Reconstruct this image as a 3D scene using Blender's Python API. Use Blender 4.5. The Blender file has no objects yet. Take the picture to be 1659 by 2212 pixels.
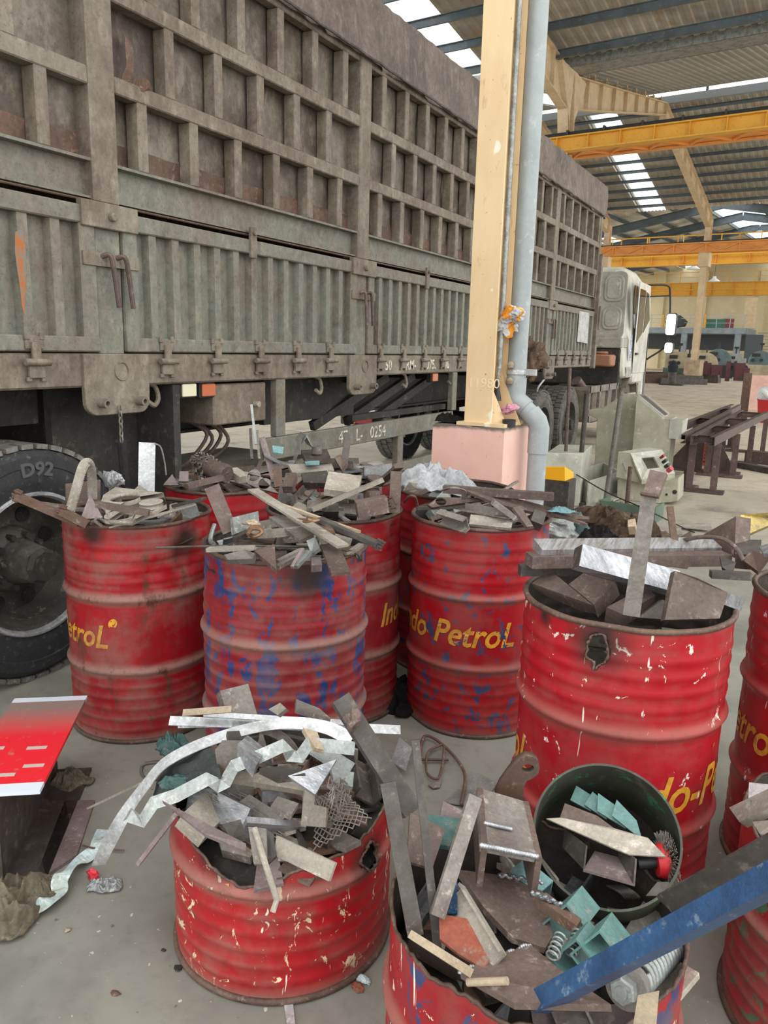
import bpy, bmesh, math, random
from mathutils import Vector, Matrix, noise
R = math.radians
V = Vector

# ------------------------------------------------------------------ camera
FPX = 1676.824
YAW, PITCH, ROLL = R(28.22433), R(12.04088), R(1.46814)
EYE = V((0, 0, 1.57))
_f = V((-math.sin(YAW) * math.cos(PITCH), math.cos(YAW) * math.cos(PITCH), -math.sin(PITCH)))
_r0 = V((math.cos(YAW), math.sin(YAW), 0)); _u0 = _r0.cross(_f)
_r = _r0 * math.cos(ROLL) + _u0 * math.sin(ROLL); _u = _r.cross(_f)
cam_data = bpy.data.cameras.new('camera'); cam = bpy.data.objects.new('camera', cam_data)
bpy.context.scene.collection.objects.link(cam)
cam_data.sensor_fit = 'VERTICAL'; cam_data.sensor_height = 36.0; cam_data.lens = 36.0 * FPX / 2212
cam_data.clip_start = 0.05; cam_data.clip_end = 400
cam.matrix_world = Matrix(((_r.x, _u.x, -_f.x, EYE.x), (_r.y, _u.y, -_f.y, EYE.y), (_r.z, _u.z, -_f.z, EYE.z), (0, 0, 0, 1)))
S = bpy.context.scene; S.camera = cam

# ------------------------------------------------------------------ daylight and exposure
world = bpy.data.worlds.new('daylight'); S.world = world; world.use_nodes = True
bg = world.node_tree.nodes['Background']
bg.inputs[0].default_value = (1.0, 1.0, 0.965, 1); bg.inputs[1].default_value = 1.9
S.view_settings.view_transform = 'Standard'; S.view_settings.look = 'None'
S.view_settings.gamma = 1.0; S.view_settings.use_curve_mapping = False
S.view_settings.exposure = 0.45
S.cycles.max_bounces = 8; S.cycles.diffuse_bounces = 5; S.cycles.glossy_bounces = 3; S.cycles.transmission_bounces = 4

def lin(h):
    c = [int(h[i:i + 2], 16) / 255 for i in (1, 3, 5)]
    return tuple((x / 12.92 if x <= .04045 else ((x + .055) / 1.055) ** 2.4) for x in c) + (1,)

# ------------------------------------------------------------------ where a picture ray meets the world
def ray(px, py): return _f + _r * ((px - 829.5) / FPX) - _u * ((py - 1106) / FPX)
def atz(px, py, z=0.0): d = ray(px, py); return EYE + d * ((z - EYE.z) / d.z)
def atx(px, py, x): d = ray(px, py); return EYE + d * (x / d.x)
def aty(px, py, y): d = ray(px, py); return EYE + d * (y / d.y)
def atd(px, py, D): d = ray(px, py); return EYE + d * (D / math.hypot(d.x, d.y))

# ------------------------------------------------------------------ naming and linking
COL = S.collection
def tag(o, label, cat, group=None, kind=None):
    o['label'] = label; o['category'] = cat
    if group: o['group'] = group
    if kind: o['kind'] = kind
    return o
def thing(name, label, cat, loc=(0, 0, 0), rz=0.0, group=None):
    o = bpy.data.objects.new(name, None); COL.objects.link(o); o.empty_display_size = .1
    o.location = loc; o.rotation_euler = (0, 0, rz)
    return tag(o, label, cat, group)
def mk(name, bm, m, parent=None, bevel=0.0, smooth=False, sub=False, center=False, loc=None):
    if bevel > 0:
        es = [e for e in bm.edges if len(e.link_faces) == 2 and e.calc_face_angle(0) > .5]
        bmesh.ops.bevel(bm, geom=es, offset=bevel, segments=1, profile=.6, affect='EDGES', clamp_overlap=True)
    c = V((0, 0, 0))
    if center and len(bm.verts):
        for v in bm.verts: c += v.co
        c /= len(bm.verts)
        c.z = min(v.co.z for v in bm.verts)
        for v in bm.verts: v.co -= c
    me = bpy.data.meshes.new(name); bm.to_mesh(me); bm.free()
    if smooth:
        for p in me.polygons: p.use_smooth = True
        if smooth != 'all':
            me.set_sharp_from_angle(angle=R(38))
    o = bpy.data.objects.new(name, me); COL.objects.link(o)
    if m: me.materials.append(m)
    o.location = c if loc is None else loc
    if parent: o.parent = parent
    return o
def struct(name, bm, m, bevel=0.0, smooth=False):
    o = mk(name, bm, m, None, bevel, smooth); o['kind'] = 'structure'; return o

# ------------------------------------------------------------------ shapes
def box(bm, c, s, M=None):
    M = M or Matrix.Identity(4)
    vs = [bm.verts.new(M @ V((c[0] + i * s[0] / 2, c[1] + j * s[1] / 2, c[2] + k * s[2] / 2))) for i in (-1, 1) for j in (-1, 1) for k in (-1, 1)]
    for f in ((0, 1, 3, 2), (4, 6, 7, 5), (0, 4, 5, 1), (2, 3, 7, 6), (0, 2, 6, 4), (1, 5, 7, 3)): bm.faces.new([vs[i] for i in f])
def bx(bm, x0, x1, y0, y1, z0, z1, M=None): box(bm, ((x0 + x1) / 2, (y0 + y1) / 2, (z0 + z1) / 2), (abs(x1 - x0), abs(y1 - y0), abs(z1 - z0)), M)
def frame(p1, p2, up=(0, 0, 1)):
    p1 = V(p1); p2 = V(p2); d = (p2 - p1).normalized(); up = V(up)
    if abs(d.dot(up)) > .98: up = V((0, 1, 0)) if abs(d.y) < .9 else V((1, 0, 0))
    s = d.cross(up).normalized(); u = s.cross(d)
    c = (p1 + p2) / 2
    return Matrix(((d.x, s.x, u.x, c.x), (d.y, s.y, u.y, c.y), (d.z, s.z, u.z, c.z), (0, 0, 0, 1))), (p2 - p1).length
def bar(bm, p1, p2, w, t, up=(0, 0, 1)):
    M, L = frame(p1, p2, up); box(bm, (0, 0, 0), (L, w, t), M)
def shaped(bm, prof, p1, p2, up=(0, 0, 1)):
    """closed outline prof [(side, up)] swept from p1 to p2"""
    M, L = frame(p1, p2, up)
    a = [bm.verts.new(M @ V((-L / 2, x, y))) for x, y in prof]; b = [bm.verts.new(M @ V((L / 2, x, y))) for x, y in prof]
    n = len(prof); bm.faces.new(a); bm.faces.new(b[::-1])
    for i in range(n): bm.faces.new((a[i], b[i], b[(i + 1) % n], a[(i + 1) % n]))
def Iprof(w, h, tf, tw):
    return [(-w/2, -h/2), (w/2, -h/2), (w/2, -h/2+tf), (tw/2, -h/2+tf), (tw/2, h/2-tf), (w/2, h/2-tf), (w/2, h/2), (-w/2, h/2), (-w/2, h/2-tf), (-tw/2, h/2-tf), (-tw/2, -h/2+tf), (-w/2, -h/2+tf)]
def Cprof(w, h, t): return [(0, -h/2), (w, -h/2), (w, -h/2+t), (t, -h/2+t), (t, h/2-t), (w, h/2-t), (w, h/2), (0, h/2)]
def Lprof(w, h, t): return [(0, 0), (w, 0), (w, t), (t, t), (t, h), (0, h)]
def plate(bm, pts, t, hint=None):
    """polygon in space given a thickness away from the eye side"""
    pts = [V(p) for p in pts]; n = V((0, 0, 0))
    for i in range(len(pts)): n += (pts[i] - pts[0]).cross(pts[(i + 1) % len(pts)] - pts[0])
    n.normalize()
    if n.dot((hint or EYE) - pts[0]) < 0: n = -n; pts = pts[::-1]
    a = [bm.verts.new(p) for p in pts]; b = [bm.verts.new(p - n * t) for p in pts]; k = len(pts)
    bm.faces.new(a); bm.faces.new(b[::-1])
    for i in range(k): bm.faces.new((a[i], b[i], b[(i + 1) % k], a[(i + 1) % k]))
    return n
def tube(bm, pts, r, n=8, closed=False, cap=True):
    pts = [V(p) for p in pts]; rings = []; k = len(pts); prev = None
    for i, p in enumerate(pts):
        if closed: d = (pts[(i + 1) % k] - pts[i - 1]).normalized()
        else: d = (pts[min(i + 1, k - 1)] - pts[max(i - 1, 0)]).normalized()
        if prev is None: s = d.cross(V((0, 0, 1)) if abs(d.z) < .9 else V((1, 0, 0))).normalized()
        else: s = (prev - d * prev.dot(d)).normalized()
        prev = s; u = d.cross(s); rr = r[i] if isinstance(r, (list, tuple)) else r
        rings.append([bm.verts.new(p + s * math.cos(a) * rr + u * math.sin(a) * rr) for a in [2 * math.pi * j / n for j in range(n)]])
    for i in range(k if closed else k - 1):
        A, B = rings[i], rings[(i + 1) % k]
        for j in range(n): bm.faces.new((A[j], A[(j + 1) % n], B[(j + 1) % n], B[j]))
    if cap and not closed: bm.faces.new(rings[0][::-1]); bm.faces.new(rings[-1])
def curve_pts(pts, n=6):
    """Catmull-Rom through points"""
    P = [V(p) for p in pts]; P = [P[0] * 2 - P[1]] + P + [P[-1] * 2 - P[-2]]; out = []
    for i in range(1, len(P) - 2):
        for j in range(n):
            t = j / n; a, b, c, d = P[i - 1], P[i], P[i + 1], P[i + 2]
            out.append(.5 * ((2 * b) + (c - a) * t + (2 * a - 5 * b + 4 * c - d) * t * t + (3 * b - a - 3 * c + d) * t ** 3))
    out.append(P[-2]); return out
def ribbon(bm, pts, w, t, up=(0, 0, 1), ups=None):
    """flat strip following points; w across, t thick along up"""
    pts = [V(p) for p in pts]; k = len(pts); R_ = []
    for i, p in enumerate(pts):
        d = (pts[min(i + 1, k - 1)] - pts[max(i - 1, 0)]).normalized(); U = V(ups[i]) if ups else V(up)
        s = d.cross(U).normalized(); u = s.cross(d)
        R_.append([bm.verts.new(p + s * a * w / 2 + u * b * t / 2) for a, b in ((-1, -1), (1, -1), (1, 1), (-1, 1))])
    for i in range(k - 1):
        for j in range(4): bm.faces.new((R_[i][j], R_[i][(j + 1) % 4], R_[i + 1][(j + 1) % 4], R_[i + 1][j]))
    bm.faces.new(R_[0][::-1]); bm.faces.new(R_[-1])
def lathe(bm, prof, n=32, M=None, close=False):
    """prof [(r, h)] about the local z axis"""
    M = M or Matrix.Identity(4); rings = []
    for r, h in prof:
        if r < 1e-5: rings.append([bm.verts.new(M @ V((0, 0, h)))])
        else: rings.append([bm.verts.new(M @ V((r * math.cos(2 * math.pi * j / n), r * math.sin(2 * math.pi * j / n), h))) for j in range(n)])
    prs = list(zip(rings, rings[1:])) + ([(rings[-1], rings[0])] if close else [])
    for A, B in prs:
        for j in range(n):
            q = (j + 1) % n
            if len(A) == 1 and len(B) == 1: continue
            if len(A) == 1: bm.faces.new((A[0], B[q], B[j]))
            elif len(B) == 1: bm.faces.new((A[j], A[q], B[0]))
            else: bm.faces.new((A[j], A[q], B[q], B[j]))
def AX(p, d):
    """matrix whose local z axis runs along d from p"""
    d = V(d).normalized(); x = d.orthogonal().normalized(); y = d.cross(x)
    return Matrix(((x.x, y.x, d.x, p[0]), (x.y, y.y, d.y, p[1]), (x.z, y.z, d.z, p[2]), (0, 0, 0, 1)))
def cyl(bm, p1, p2, r, n=16):
    p1 = V(p1); p2 = V(p2); L = (p2 - p1).length
    lathe(bm, [(0, 0), (r, 0), (r, L), (0, L)], n, AX(p1, p2 - p1))
def text_bm(txt, size, shear=0.0, bold=0.0, thick=0.0, cut=0.0):
    cu = bpy.data.curves.new('lettering', 'FONT'); cu.body = txt; cu.size = size; cu.shear = shear; cu.offset = bold; cu.extrude = thick
    cu.resolution_u = 3
    o = bpy.data.objects.new('lettering', cu); COL.objects.link(o)
    dg = bpy.context.evaluated_depsgraph_get(); me = bpy.data.meshes.new_from_object(o.evaluated_get(dg))
    bm = bmesh.new(); bm.from_mesh(me); bpy.data.objects.remove(o); bpy.data.curves.remove(cu); bpy.data.meshes.remove(me)
    if cut and bm.verts:
        x0 = min(v.co.x for v in bm.verts); x1 = max(v.co.x for v in bm.verts); x = x0 + cut
        while x < x1:
            bmesh.ops.bisect_plane(bm, geom=bm.verts[:] + bm.edges[:] + bm.faces[:], plane_co=(x, 0, 0), plane_no=(1, 0, 0)); x += cut
        y0 = min(v.co.y for v in bm.verts); y1 = max(v.co.y for v in bm.verts); y = y0 + cut
        while y < y1:
            bmesh.ops.bisect_plane(bm, geom=bm.verts[:] + bm.edges[:] + bm.faces[:], plane_co=(0, y, 0), plane_no=(0, 1, 0)); y += cut
    return bm

# ------------------------------------------------------------------ materials
class NT:
    def __init__(s, name, rough=.6, metal=0.0):
        s.m = bpy.data.materials.new(name); s.m.use_nodes = True; s.t = s.m.node_tree; s.n = s.t.nodes
        s.b = s.n['Principled BSDF']; s.b.inputs['Roughness'].default_value = rough; s.b.inputs['Metallic'].default_value = metal
        s.tc = s.n.new('ShaderNodeTexCoord').outputs['Object']
    def link(s, a, b): s.t.links.new(a, b)
    def mapped(s, scale=(1, 1, 1), loc=(0, 0, 0), src=None):
        m = s.n.new('ShaderNodeMapping'); m.inputs['Scale'].default_value = scale; m.inputs['Location'].default_value = loc
        s.link(src or s.tc, m.inputs[0]); return m.outputs[0]
    def noise(s, scale, detail=4, rough=.6, vec=None, dist=0.0):
        k = s.n.new('ShaderNodeTexNoise'); k.inputs['Scale'].default_value = scale; k.inputs['Detail'].default_value = detail
        k.inputs['Roughness'].default_value = rough; k.inputs['Distortion'].default_value = dist
        s.link(vec or s.tc, k.inputs['Vector']); return k.outputs[0]
    def ramp(s, fac, a, b, va=0.0, vb=1.0):
        k = s.n.new('ShaderNodeMapRange'); k.inputs[1].default_value = a; k.inputs[2].default_value = b
        k.inputs[3].default_value = va; k.inputs[4].default_value = vb; s.link(fac, k.inputs[0]); return k.outputs[0]
    def mix(s, fac, a, b):
        k = s.n.new('ShaderNodeMix'); k.data_type = 'RGBA'
        for src, i in ((fac, 0), (a, 6), (b, 7)):
            if isinstance(src, (int, float)): k.inputs[i].default_value = src
            elif isinstance(src, tuple): k.inputs[i].default_value = src
            elif isinstance(src, str): k.inputs[i].default_value = lin(src)
            else: s.link(src, k.inputs[i])
        return k.outputs[2]
    def mathn(s, op, a, b=0.0):
        k = s.n.new('ShaderNodeMath'); k.operation = op
        for src, i in ((a, 0), (b, 1)):
            if isinstance(src, (int, float)): k.inputs[i].default_value = src
            else: s.link(src, k.inputs[i])
        return k.outputs[0]
    def sep(s, vec=None):
        k = s.n.new('ShaderNodeSeparateXYZ'); s.link(vec or s.tc, k.inputs[0]); return k.outputs
    def bump(s, h, strength=.3, dist=.01):
        k = s.n.new('ShaderNodeBump'); k.inputs['Strength'].default_value = strength; k.inputs['Distance'].default_value = dist
        s.link(h, k.inputs['Height']); s.link(k.outputs[0], s.b.inputs['Normal'])
    def out(s, c):
        if isinstance(c, str): s.b.inputs['Base Color'].default_value = lin(c)
        else: s.link(c, s.b.inputs['Base Color'])
        return s.m

def worn(name, base, second, third=None, scale=6, lo=.48, hi=.62, rough=.6, metal=0.0, bump=.15, speck=None, vec=(1, 1, 1), amt=1.0, seed=0.0, world_=False, vary=True, grit=1.0):
    """base colour broken by patches of a second and flecks of a third"""
    k = NT(name, rough, metal)
    src = k.tc
    if world_:
        g = k.n.new('ShaderNodeNewGeometry'); src = g.outputs['Position']
    v = k.mapped(vec, (seed, seed * .7, seed * .3), src)
    n1 = k.noise(scale, 6, .65, v); c = k.mix(k.ramp(n1, lo, hi, 0, amt), base, second)
    n2 = k.noise(scale * 5, 5, .7, v)
    if third: c = k.mix(k.ramp(n2, .58, .66, 0, .85), c, third)
    if speck: c = k.mix(k.ramp(k.noise(scale * 9, 3, .6, v), .68, .7), c, speck)
    g3 = k.noise(95, 3, .75, v); g4 = k.noise(31, 5, .75, v)
    hs = k.n.new('ShaderNodeHueSaturation'); k.link(c, hs.inputs['Color'])
    val = k.ramp(g3, .3, .7, 1 - .2 * grit, 1 + .14 * grit); val = k.mathn('MULTIPLY', val, k.ramp(g4, .35, .62, 1 - .28 * grit, 1 + .08 * grit))
    if vary and not world_:
        oi = k.n.new('ShaderNodeObjectInfo'); val = k.mathn('MULTIPLY', val, k.ramp(oi.outputs['Random'], 0, 1, .78, 1.18))
    k.link(val, hs.inputs['Value']); c = hs.outputs[0]
    if bump: k.bump(g4, bump * 1.6, .004)
    return k.out(c)

def flat(name, c, rough=.5, metal=0.0):
    k = NT(name, rough, metal); return k.out(c)

M = {}
M['steel'] = worn('dusty_steel', '#85807a', '#6a5f5a', '#a39d93', 7, .42, .62, .62, .15)
M['steel_dark'] = worn('dark_mill_steel', '#56524f', '#453c39', '#716b66', 6, .42, .62, .55, .3)
M['steel_brown'] = worn('brown_mill_steel', '#6f5f58', '#5c4c46', '#8d8078', 7, .42, .62, .65, .15)
M['steel_light'] = worn('pale_dusty_steel', '#a69f93', '#8b847a', '#bdb6ab', 8, .42, .62, .7, .1)
M['silver'] = worn('bright_cut_steel', '#b4b6bb', '#8c8f95', '#d6d8dd', 10, .42, .6, .36, .7, vec=(1, 4, 1))
M['silver_brushed'] = worn('ground_bright_steel', '#d0d2d8', '#a9a4a0', '#e9ebee', 14, .42, .6, .34, .65, vec=(6, .6, 1))
M['rust'] = worn('rusty_steel', '#665248', '#5f4636', '#8a7c6e', 7, .42, .58, .75, .05)
M['rust_orange'] = worn('orange_primer', '#96503b', '#7a4a3a', '#7f746d', 6, .5, .64, .6)
M['purple'] = worn('purplish_dusty_steel', '#86797a', '#6c5c5b', '#9c9290', 8, .42, .62, .65, .1)
M['teal'] = worn('teal_primer', '#577d7a', '#475f5e', '#85817b', 7, .5, .64, .5)
M['teal_light'] = worn('pale_teal_paint', '#7ba3a5', '#5f8588', '#9a9f9c', 7, .5, .64, .5)
M['aluminium'] = worn('white_aluminium', '#c3c6ca', '#9fa1a2', '#dededf', 8, .45, .62, .4, .35)
M['zinc'] = worn('dusty_galvanised', '#9ba09f', '#7b7f7e', '#b7b9b5', 8, .45, .62, .45, .5)
M['copper'] = worn('copper', '#97745a', '#7c5a45', '#b89a80', 9, .45, .62, .5, .5)
M['cream_stick'] = worn('cream_weathered', '#b3a28a', '#8f7e6a', '#c4b8a4', 8, .45, .62, .7)
M['dark'] = worn('dull_black', '#332f2b', '#23201d', '#4a443f', 9, .42, .6, .9)
M['blue_paint'] = worn('scuffed_blue_paint', '#2c5480', '#1d4068', '#6f8296', 6, .42, .6, .42, .1)
M['cloth_grey'] = worn('grey_leather', '#5b6160', '#474c4c', '#6f7472', 8, .42, .62, .85)
M['cloth_white'] = worn('white_cloth', '#dcdfe3', '#c3c6ca', None, 8, .45, .62, .8)
M['cloth_beige'] = worn('soiled_beige_cloth', '#968d78', '#7d7564', '#aaa18c', 8, .45, .62, .9)
M['cloth_blue'] = worn('dirty_blue_plastic', '#6f8e94', '#56686c', '#8fb0b5', 8, .42, .62, .5)
M['cloth_brown'] = worn('brown_paper_scrap', '#6b5541', '#4d3f33', '#93806a', 8, .42, .62, .85)
M['cloth_black'] = worn('black_rag', '#2a2829', '#1c1b1c', '#3c393a', 8, .42, .62, .9)
M['pink_plastic'] = worn('pink_plastic_film', '#c58a9c', '#a86f85', '#e3bac6', 9, .42, .6, .25)
M['cream'] = None
# ================================================================== THE HALL
BETA = .083
HB = Matrix.Rotation(-BETA, 4, 'Z')                       # hall axes: u along the column rows, v across the bays
def B(u, v, z=0.0): return HB @ V((u, v, z))

def m_floor():
    k = NT('concrete_floor', .62); g = k.n.new('ShaderNodeNewGeometry'); P = g.outputs['Position']; s = k.sep(P)
    n1 = k.noise(.9, 6, .65, P); n2 = k.noise(5, 6, .7, P); st = k.noise(1.0, 5, .7, k.mapped((.9, .35, 1), (3, 1, 0), P), 1.5)
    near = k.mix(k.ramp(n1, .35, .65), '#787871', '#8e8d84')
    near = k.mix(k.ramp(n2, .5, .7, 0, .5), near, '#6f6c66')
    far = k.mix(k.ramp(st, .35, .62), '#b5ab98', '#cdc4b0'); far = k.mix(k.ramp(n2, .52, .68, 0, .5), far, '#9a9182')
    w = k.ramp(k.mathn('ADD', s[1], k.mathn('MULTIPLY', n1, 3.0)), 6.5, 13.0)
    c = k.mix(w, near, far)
    n3 = k.noise(46, 3, .5, P); c = k.mix(k.ramp(n3, .70, .73, 0, .8), c, '#c9c5ba')
    c = k.mix(k.ramp(k.noise(33, 3, .5, k.mapped((1, 1, 1), (7, 3, 0), P)), .72, .75, 0, .7), c, '#4a4643')
    oil = k.noise(1.6, 4, .6, k.mapped((1, 1, 1), (11, 5, 0), P)); c = k.mix(k.ramp(oil, .54, .68, 0, .6), c, '#5f5d57'); c = k.mix(k.ramp(k.noise(17, 6, .75, P), .52, .7, 0, .35), c, '#5e5b55')
    k.bump(n2, .08, .01); k.link(k.ramp(n1, .3, .7, .45, .7), k.b.inputs['Roughness'])
    return k.out(c)
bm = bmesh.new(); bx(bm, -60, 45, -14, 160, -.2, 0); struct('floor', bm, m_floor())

def m_roof(name, a, b, c2):
    k = NT(name, .5, .35); n = k.noise(1.1, 5, .6, k.mapped((.35, 1.2, 1))); n2 = k.noise(3.0, 3, .6, k.mapped((.6, .8, 1), (4, 2, 0)))
    c = k.mix(k.ramp(n, .35, .65), a, b); c = k.mix(k.ramp(n2, .56, .62, 0, .7), c, c2); return k.out(c)
MR = m_roof('weathered_roof_sheet', '#9a9a94', '#c3bfb4', '#b79a80')
MR2 = m_roof('grey_ribbed_roof_sheet', '#8d8f8a', '#a3a49d', '#9a9a92')
k = NT('translucent_skylight', .6); k.b.inputs['Base Color'].default_value = (.95, .95, .95, 1)
tr = k.n.new('ShaderNodeBsdfTranslucent'); tr.inputs[0].default_value = (.97, .98, 1, 1)
k.link(tr.outputs[0], k.n['Material Output'].inputs[0]); M['skylight'] = k.m
M['purlin'] = worn('dull_purlin_steel', '#5f6b72', '#525c62', '#8a8078', 2, .4, .6, .5, .3, bump=0, grit=.15, vary=False)
M['hall_cream'] = worn('cream_structural_paint', '#d9c3a3', '#c9b190', '#e6d6bc', 3, .42, .62, .6, bump=.05, grit=.25, vary=False)
M['crane_yellow'] = worn('crane_yellow_paint', '#e0a838', '#d39a30', '#b98435', 2.5, .5, .7, .5, bump=0, grit=.15, vary=False)
M['crane_orange'] = worn('crane_orange_paint', '#e39a4c', '#d4873f', None, 2.5, .5, .7, .5, bump=0, grit=.15, vary=False)
M['far_truss'] = worn('blue_grey_truss_paint', '#5c6a72', '#515d64', None, 2, .45, .6, .6, bump=0, grit=.15, vary=False)
M['cream_wall'] = worn('cream_far_wall', '#d8cba9', '#cdbf9d', '#e0d6b9', .35, .42, .62, .8, bump=0, grit=.15, vary=False)
M['cable'] = flat('black_cable_sleeve', '#2f3033', .6); M['mezz_grey'] = flat('light_grey_steel', '#8c9296', .6)

ROW2, ROW3, RIDGE1, RIDGE2, VAL = 25.25, 47.2, 14.9, 36.2, 25.25
ZR1, ZR2, ZV, ZE = 12.1, 12.2, 10.1, 9.35
def roof_sheet(name, u0, u1, va, za, vb, zb, m, pitch=.33, depth=.035):
    """trapezoid sheet, ribs running down the slope"""
    bm = bmesh.new(); A = []; Bv = []; u = u0
    while u < u1:
        for du, dz in ((0, 0), (.38, 0), (.5, 1), (.88, 1)):
            A.append(bm.verts.new(B(u + du * pitch, va, za + dz * depth))); Bv.append(bm.verts.new(B(u + du * pitch, vb, zb + dz * depth)))
        u += pitch
    for i in range(len(A) - 1): bm.faces.new((A[i], A[i + 1], Bv[i + 1], Bv[i]))
    return struct(name, bm, m)
def zon(v, va, za, vb, zb): return za + (zb - za) * (v - va) / (vb - va)
# slopes: (from v, z, to v, z); a skylight strip in the two falling ones
def strips(tagname, va, za, vb, zb, sky, u0=-42, u1=3.5, m=MR, pitch=.33):
    us = [u0] + [x for s in sorted(sky) for x in s] + [u1]; n = 0
    for i in range(0, len(us) - 1):
        if us[i + 1] - us[i] < .3: continue
        skyl = i % 2 == 1
        roof_sheet('ceiling', us[i], us[i + 1], va, za, vb, zb, M['skylight'] if skyl else m, .2 if skyl else pitch)
strips('near_fall', RIDGE1 + .6, ZR1 - .1, VAL, ZV + .12, [(-14.3, -12.4), (-21, -19.8)])
strips('near_rise', 3.6, ZV + .12, RIDGE1 - .6, ZR1 - .1, [])
strips('mid_rise', VAL, ZV + .12, RIDGE2 - .8, ZR2 - .1, [(-14.2, -12.8)], m=MR2, pitch=.25)
strips('mid_fall', RIDGE2 + .8, ZR2 - .05, ROW3, ZE + .1, [(-13.75, -12.25), (-25.5, -24)])
# ridge monitor: upstand with louvre sheet and its own lid
bm = bmesh.new()
for s in (-1, 1): bm_v = RIDGE2 + s * .85; bar(bm, B(-42, bm_v, ZR2 + .05), B(3.5, bm_v, ZR2 + .05), .2, .3)
struct('trim_1', bm, M['mezz_grey'])
bm = bmesh.new(); bx(bm, -42, 3.5, VAL - .42, VAL + .42, ZV - .02, ZV + .03, HB); bx(bm, -42, 3.5, VAL - .45, VAL - .40, ZV - .02, ZV + .22, HB); bx(bm, -42, 3.5, VAL + .4, VAL + .45, ZV - .02, ZV + .25, HB); struct('trim_4', bm, M['zinc'])
roof_sheet('ceiling', -42, 3.5, RIDGE2 - 1.5, ZR2 + .95, RIDGE2 + 1.5, ZR2 + .95, M['zinc'], .16, .03)
bm = bmesh.new(); u = -42
while u < 3.5:
    for s in (-1, 1): bar(bm, B(u, RIDGE2 + s * .85, ZR2), B(u, RIDGE2 + s * .85, ZR2 + .95), .1, .1)
    u += 2.8
struct('trim_2', bm, M['purlin'])
# purlins: one object each
def purlins(va, za, vb, zb, step, off, label, hh=.24):
    v = va + off; src = None
    while v < vb - .15:
        z = zon(v, va, za, vb, zb) - .03 - hh / 2; bm = bmesh.new()
        shaped(bm, Cprof(.07, hh, .02), B(-34, v, z), B(3.4, v, z))
        o = mk('roof_purlin', bm, M['purlin']); tag(o, label, 'roof purlin', label + ' set'); v += step
purlins(RIDGE1, ZR1, VAL, ZV, 1.35, 1.0, 'blue-grey steel purlin under the roof slope above the trailer')
purlins(RIDGE2 + .8, ZR2 - .05, ROW3, ZE + .1, .98, .5, 'blue-grey steel purlin under the far roof slope with the glowing skylight strip', .15)

# ---- cream portal frames, one thing each
def Ibeam_tapered(bm, p1, p2, h1, h2, w, tf=.03, tw=.02, sidev=None):
    """top edge from p1 to p2, web hanging down h1..h2; flange width w"""
    p1 = V(p1); p2 = V(p2); s = (p2 - p1).cross(V((0, 0, 1))).normalized()
    def slab(a, b, c, d, hw):
        vs = [bm.verts.new(q + s * e * hw) for e in (-1, 1) for q in (a, b, c, d)]
        for f in ((3, 2, 1, 0), (4, 5, 6, 7), (0, 1, 5, 4), (1, 2, 6, 5), (2, 3, 7, 6), (3, 0, 4, 7)): bm.faces.new([vs[i] for i in f])
    Z = V((0, 0, 1))
    slab(p1, p2, p2 - Z * tf, p1 - Z * tf, w / 2)
    slab(p1 - Z * (h1 - tf), p2 - Z * (h2 - tf), p2 - Z * h2, p1 - Z * h1, w / 2)
    slab(p1 - Z * tf, p2 - Z * tf, p2 - Z * (h2 - tf), p1 - Z * (h1 - tf), tw / 2)
    n = max(2, int((p2 - p1).length / 1.35))
    for i in range(n + 1):
        t = i / n; q = p1.lerp(p2, t); h = h1 + (h2 - h1) * t
        slab(q - s * 0 - (p2 - p1).normalized() * .008, q + (p2 - p1).normalized() * .008, q + (p2 - p1).normalized() * .008 - Z * (h - .01), q - (p2 - p1).normalized() * .008 - Z * (h - .01), w / 2 - .01)
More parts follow.
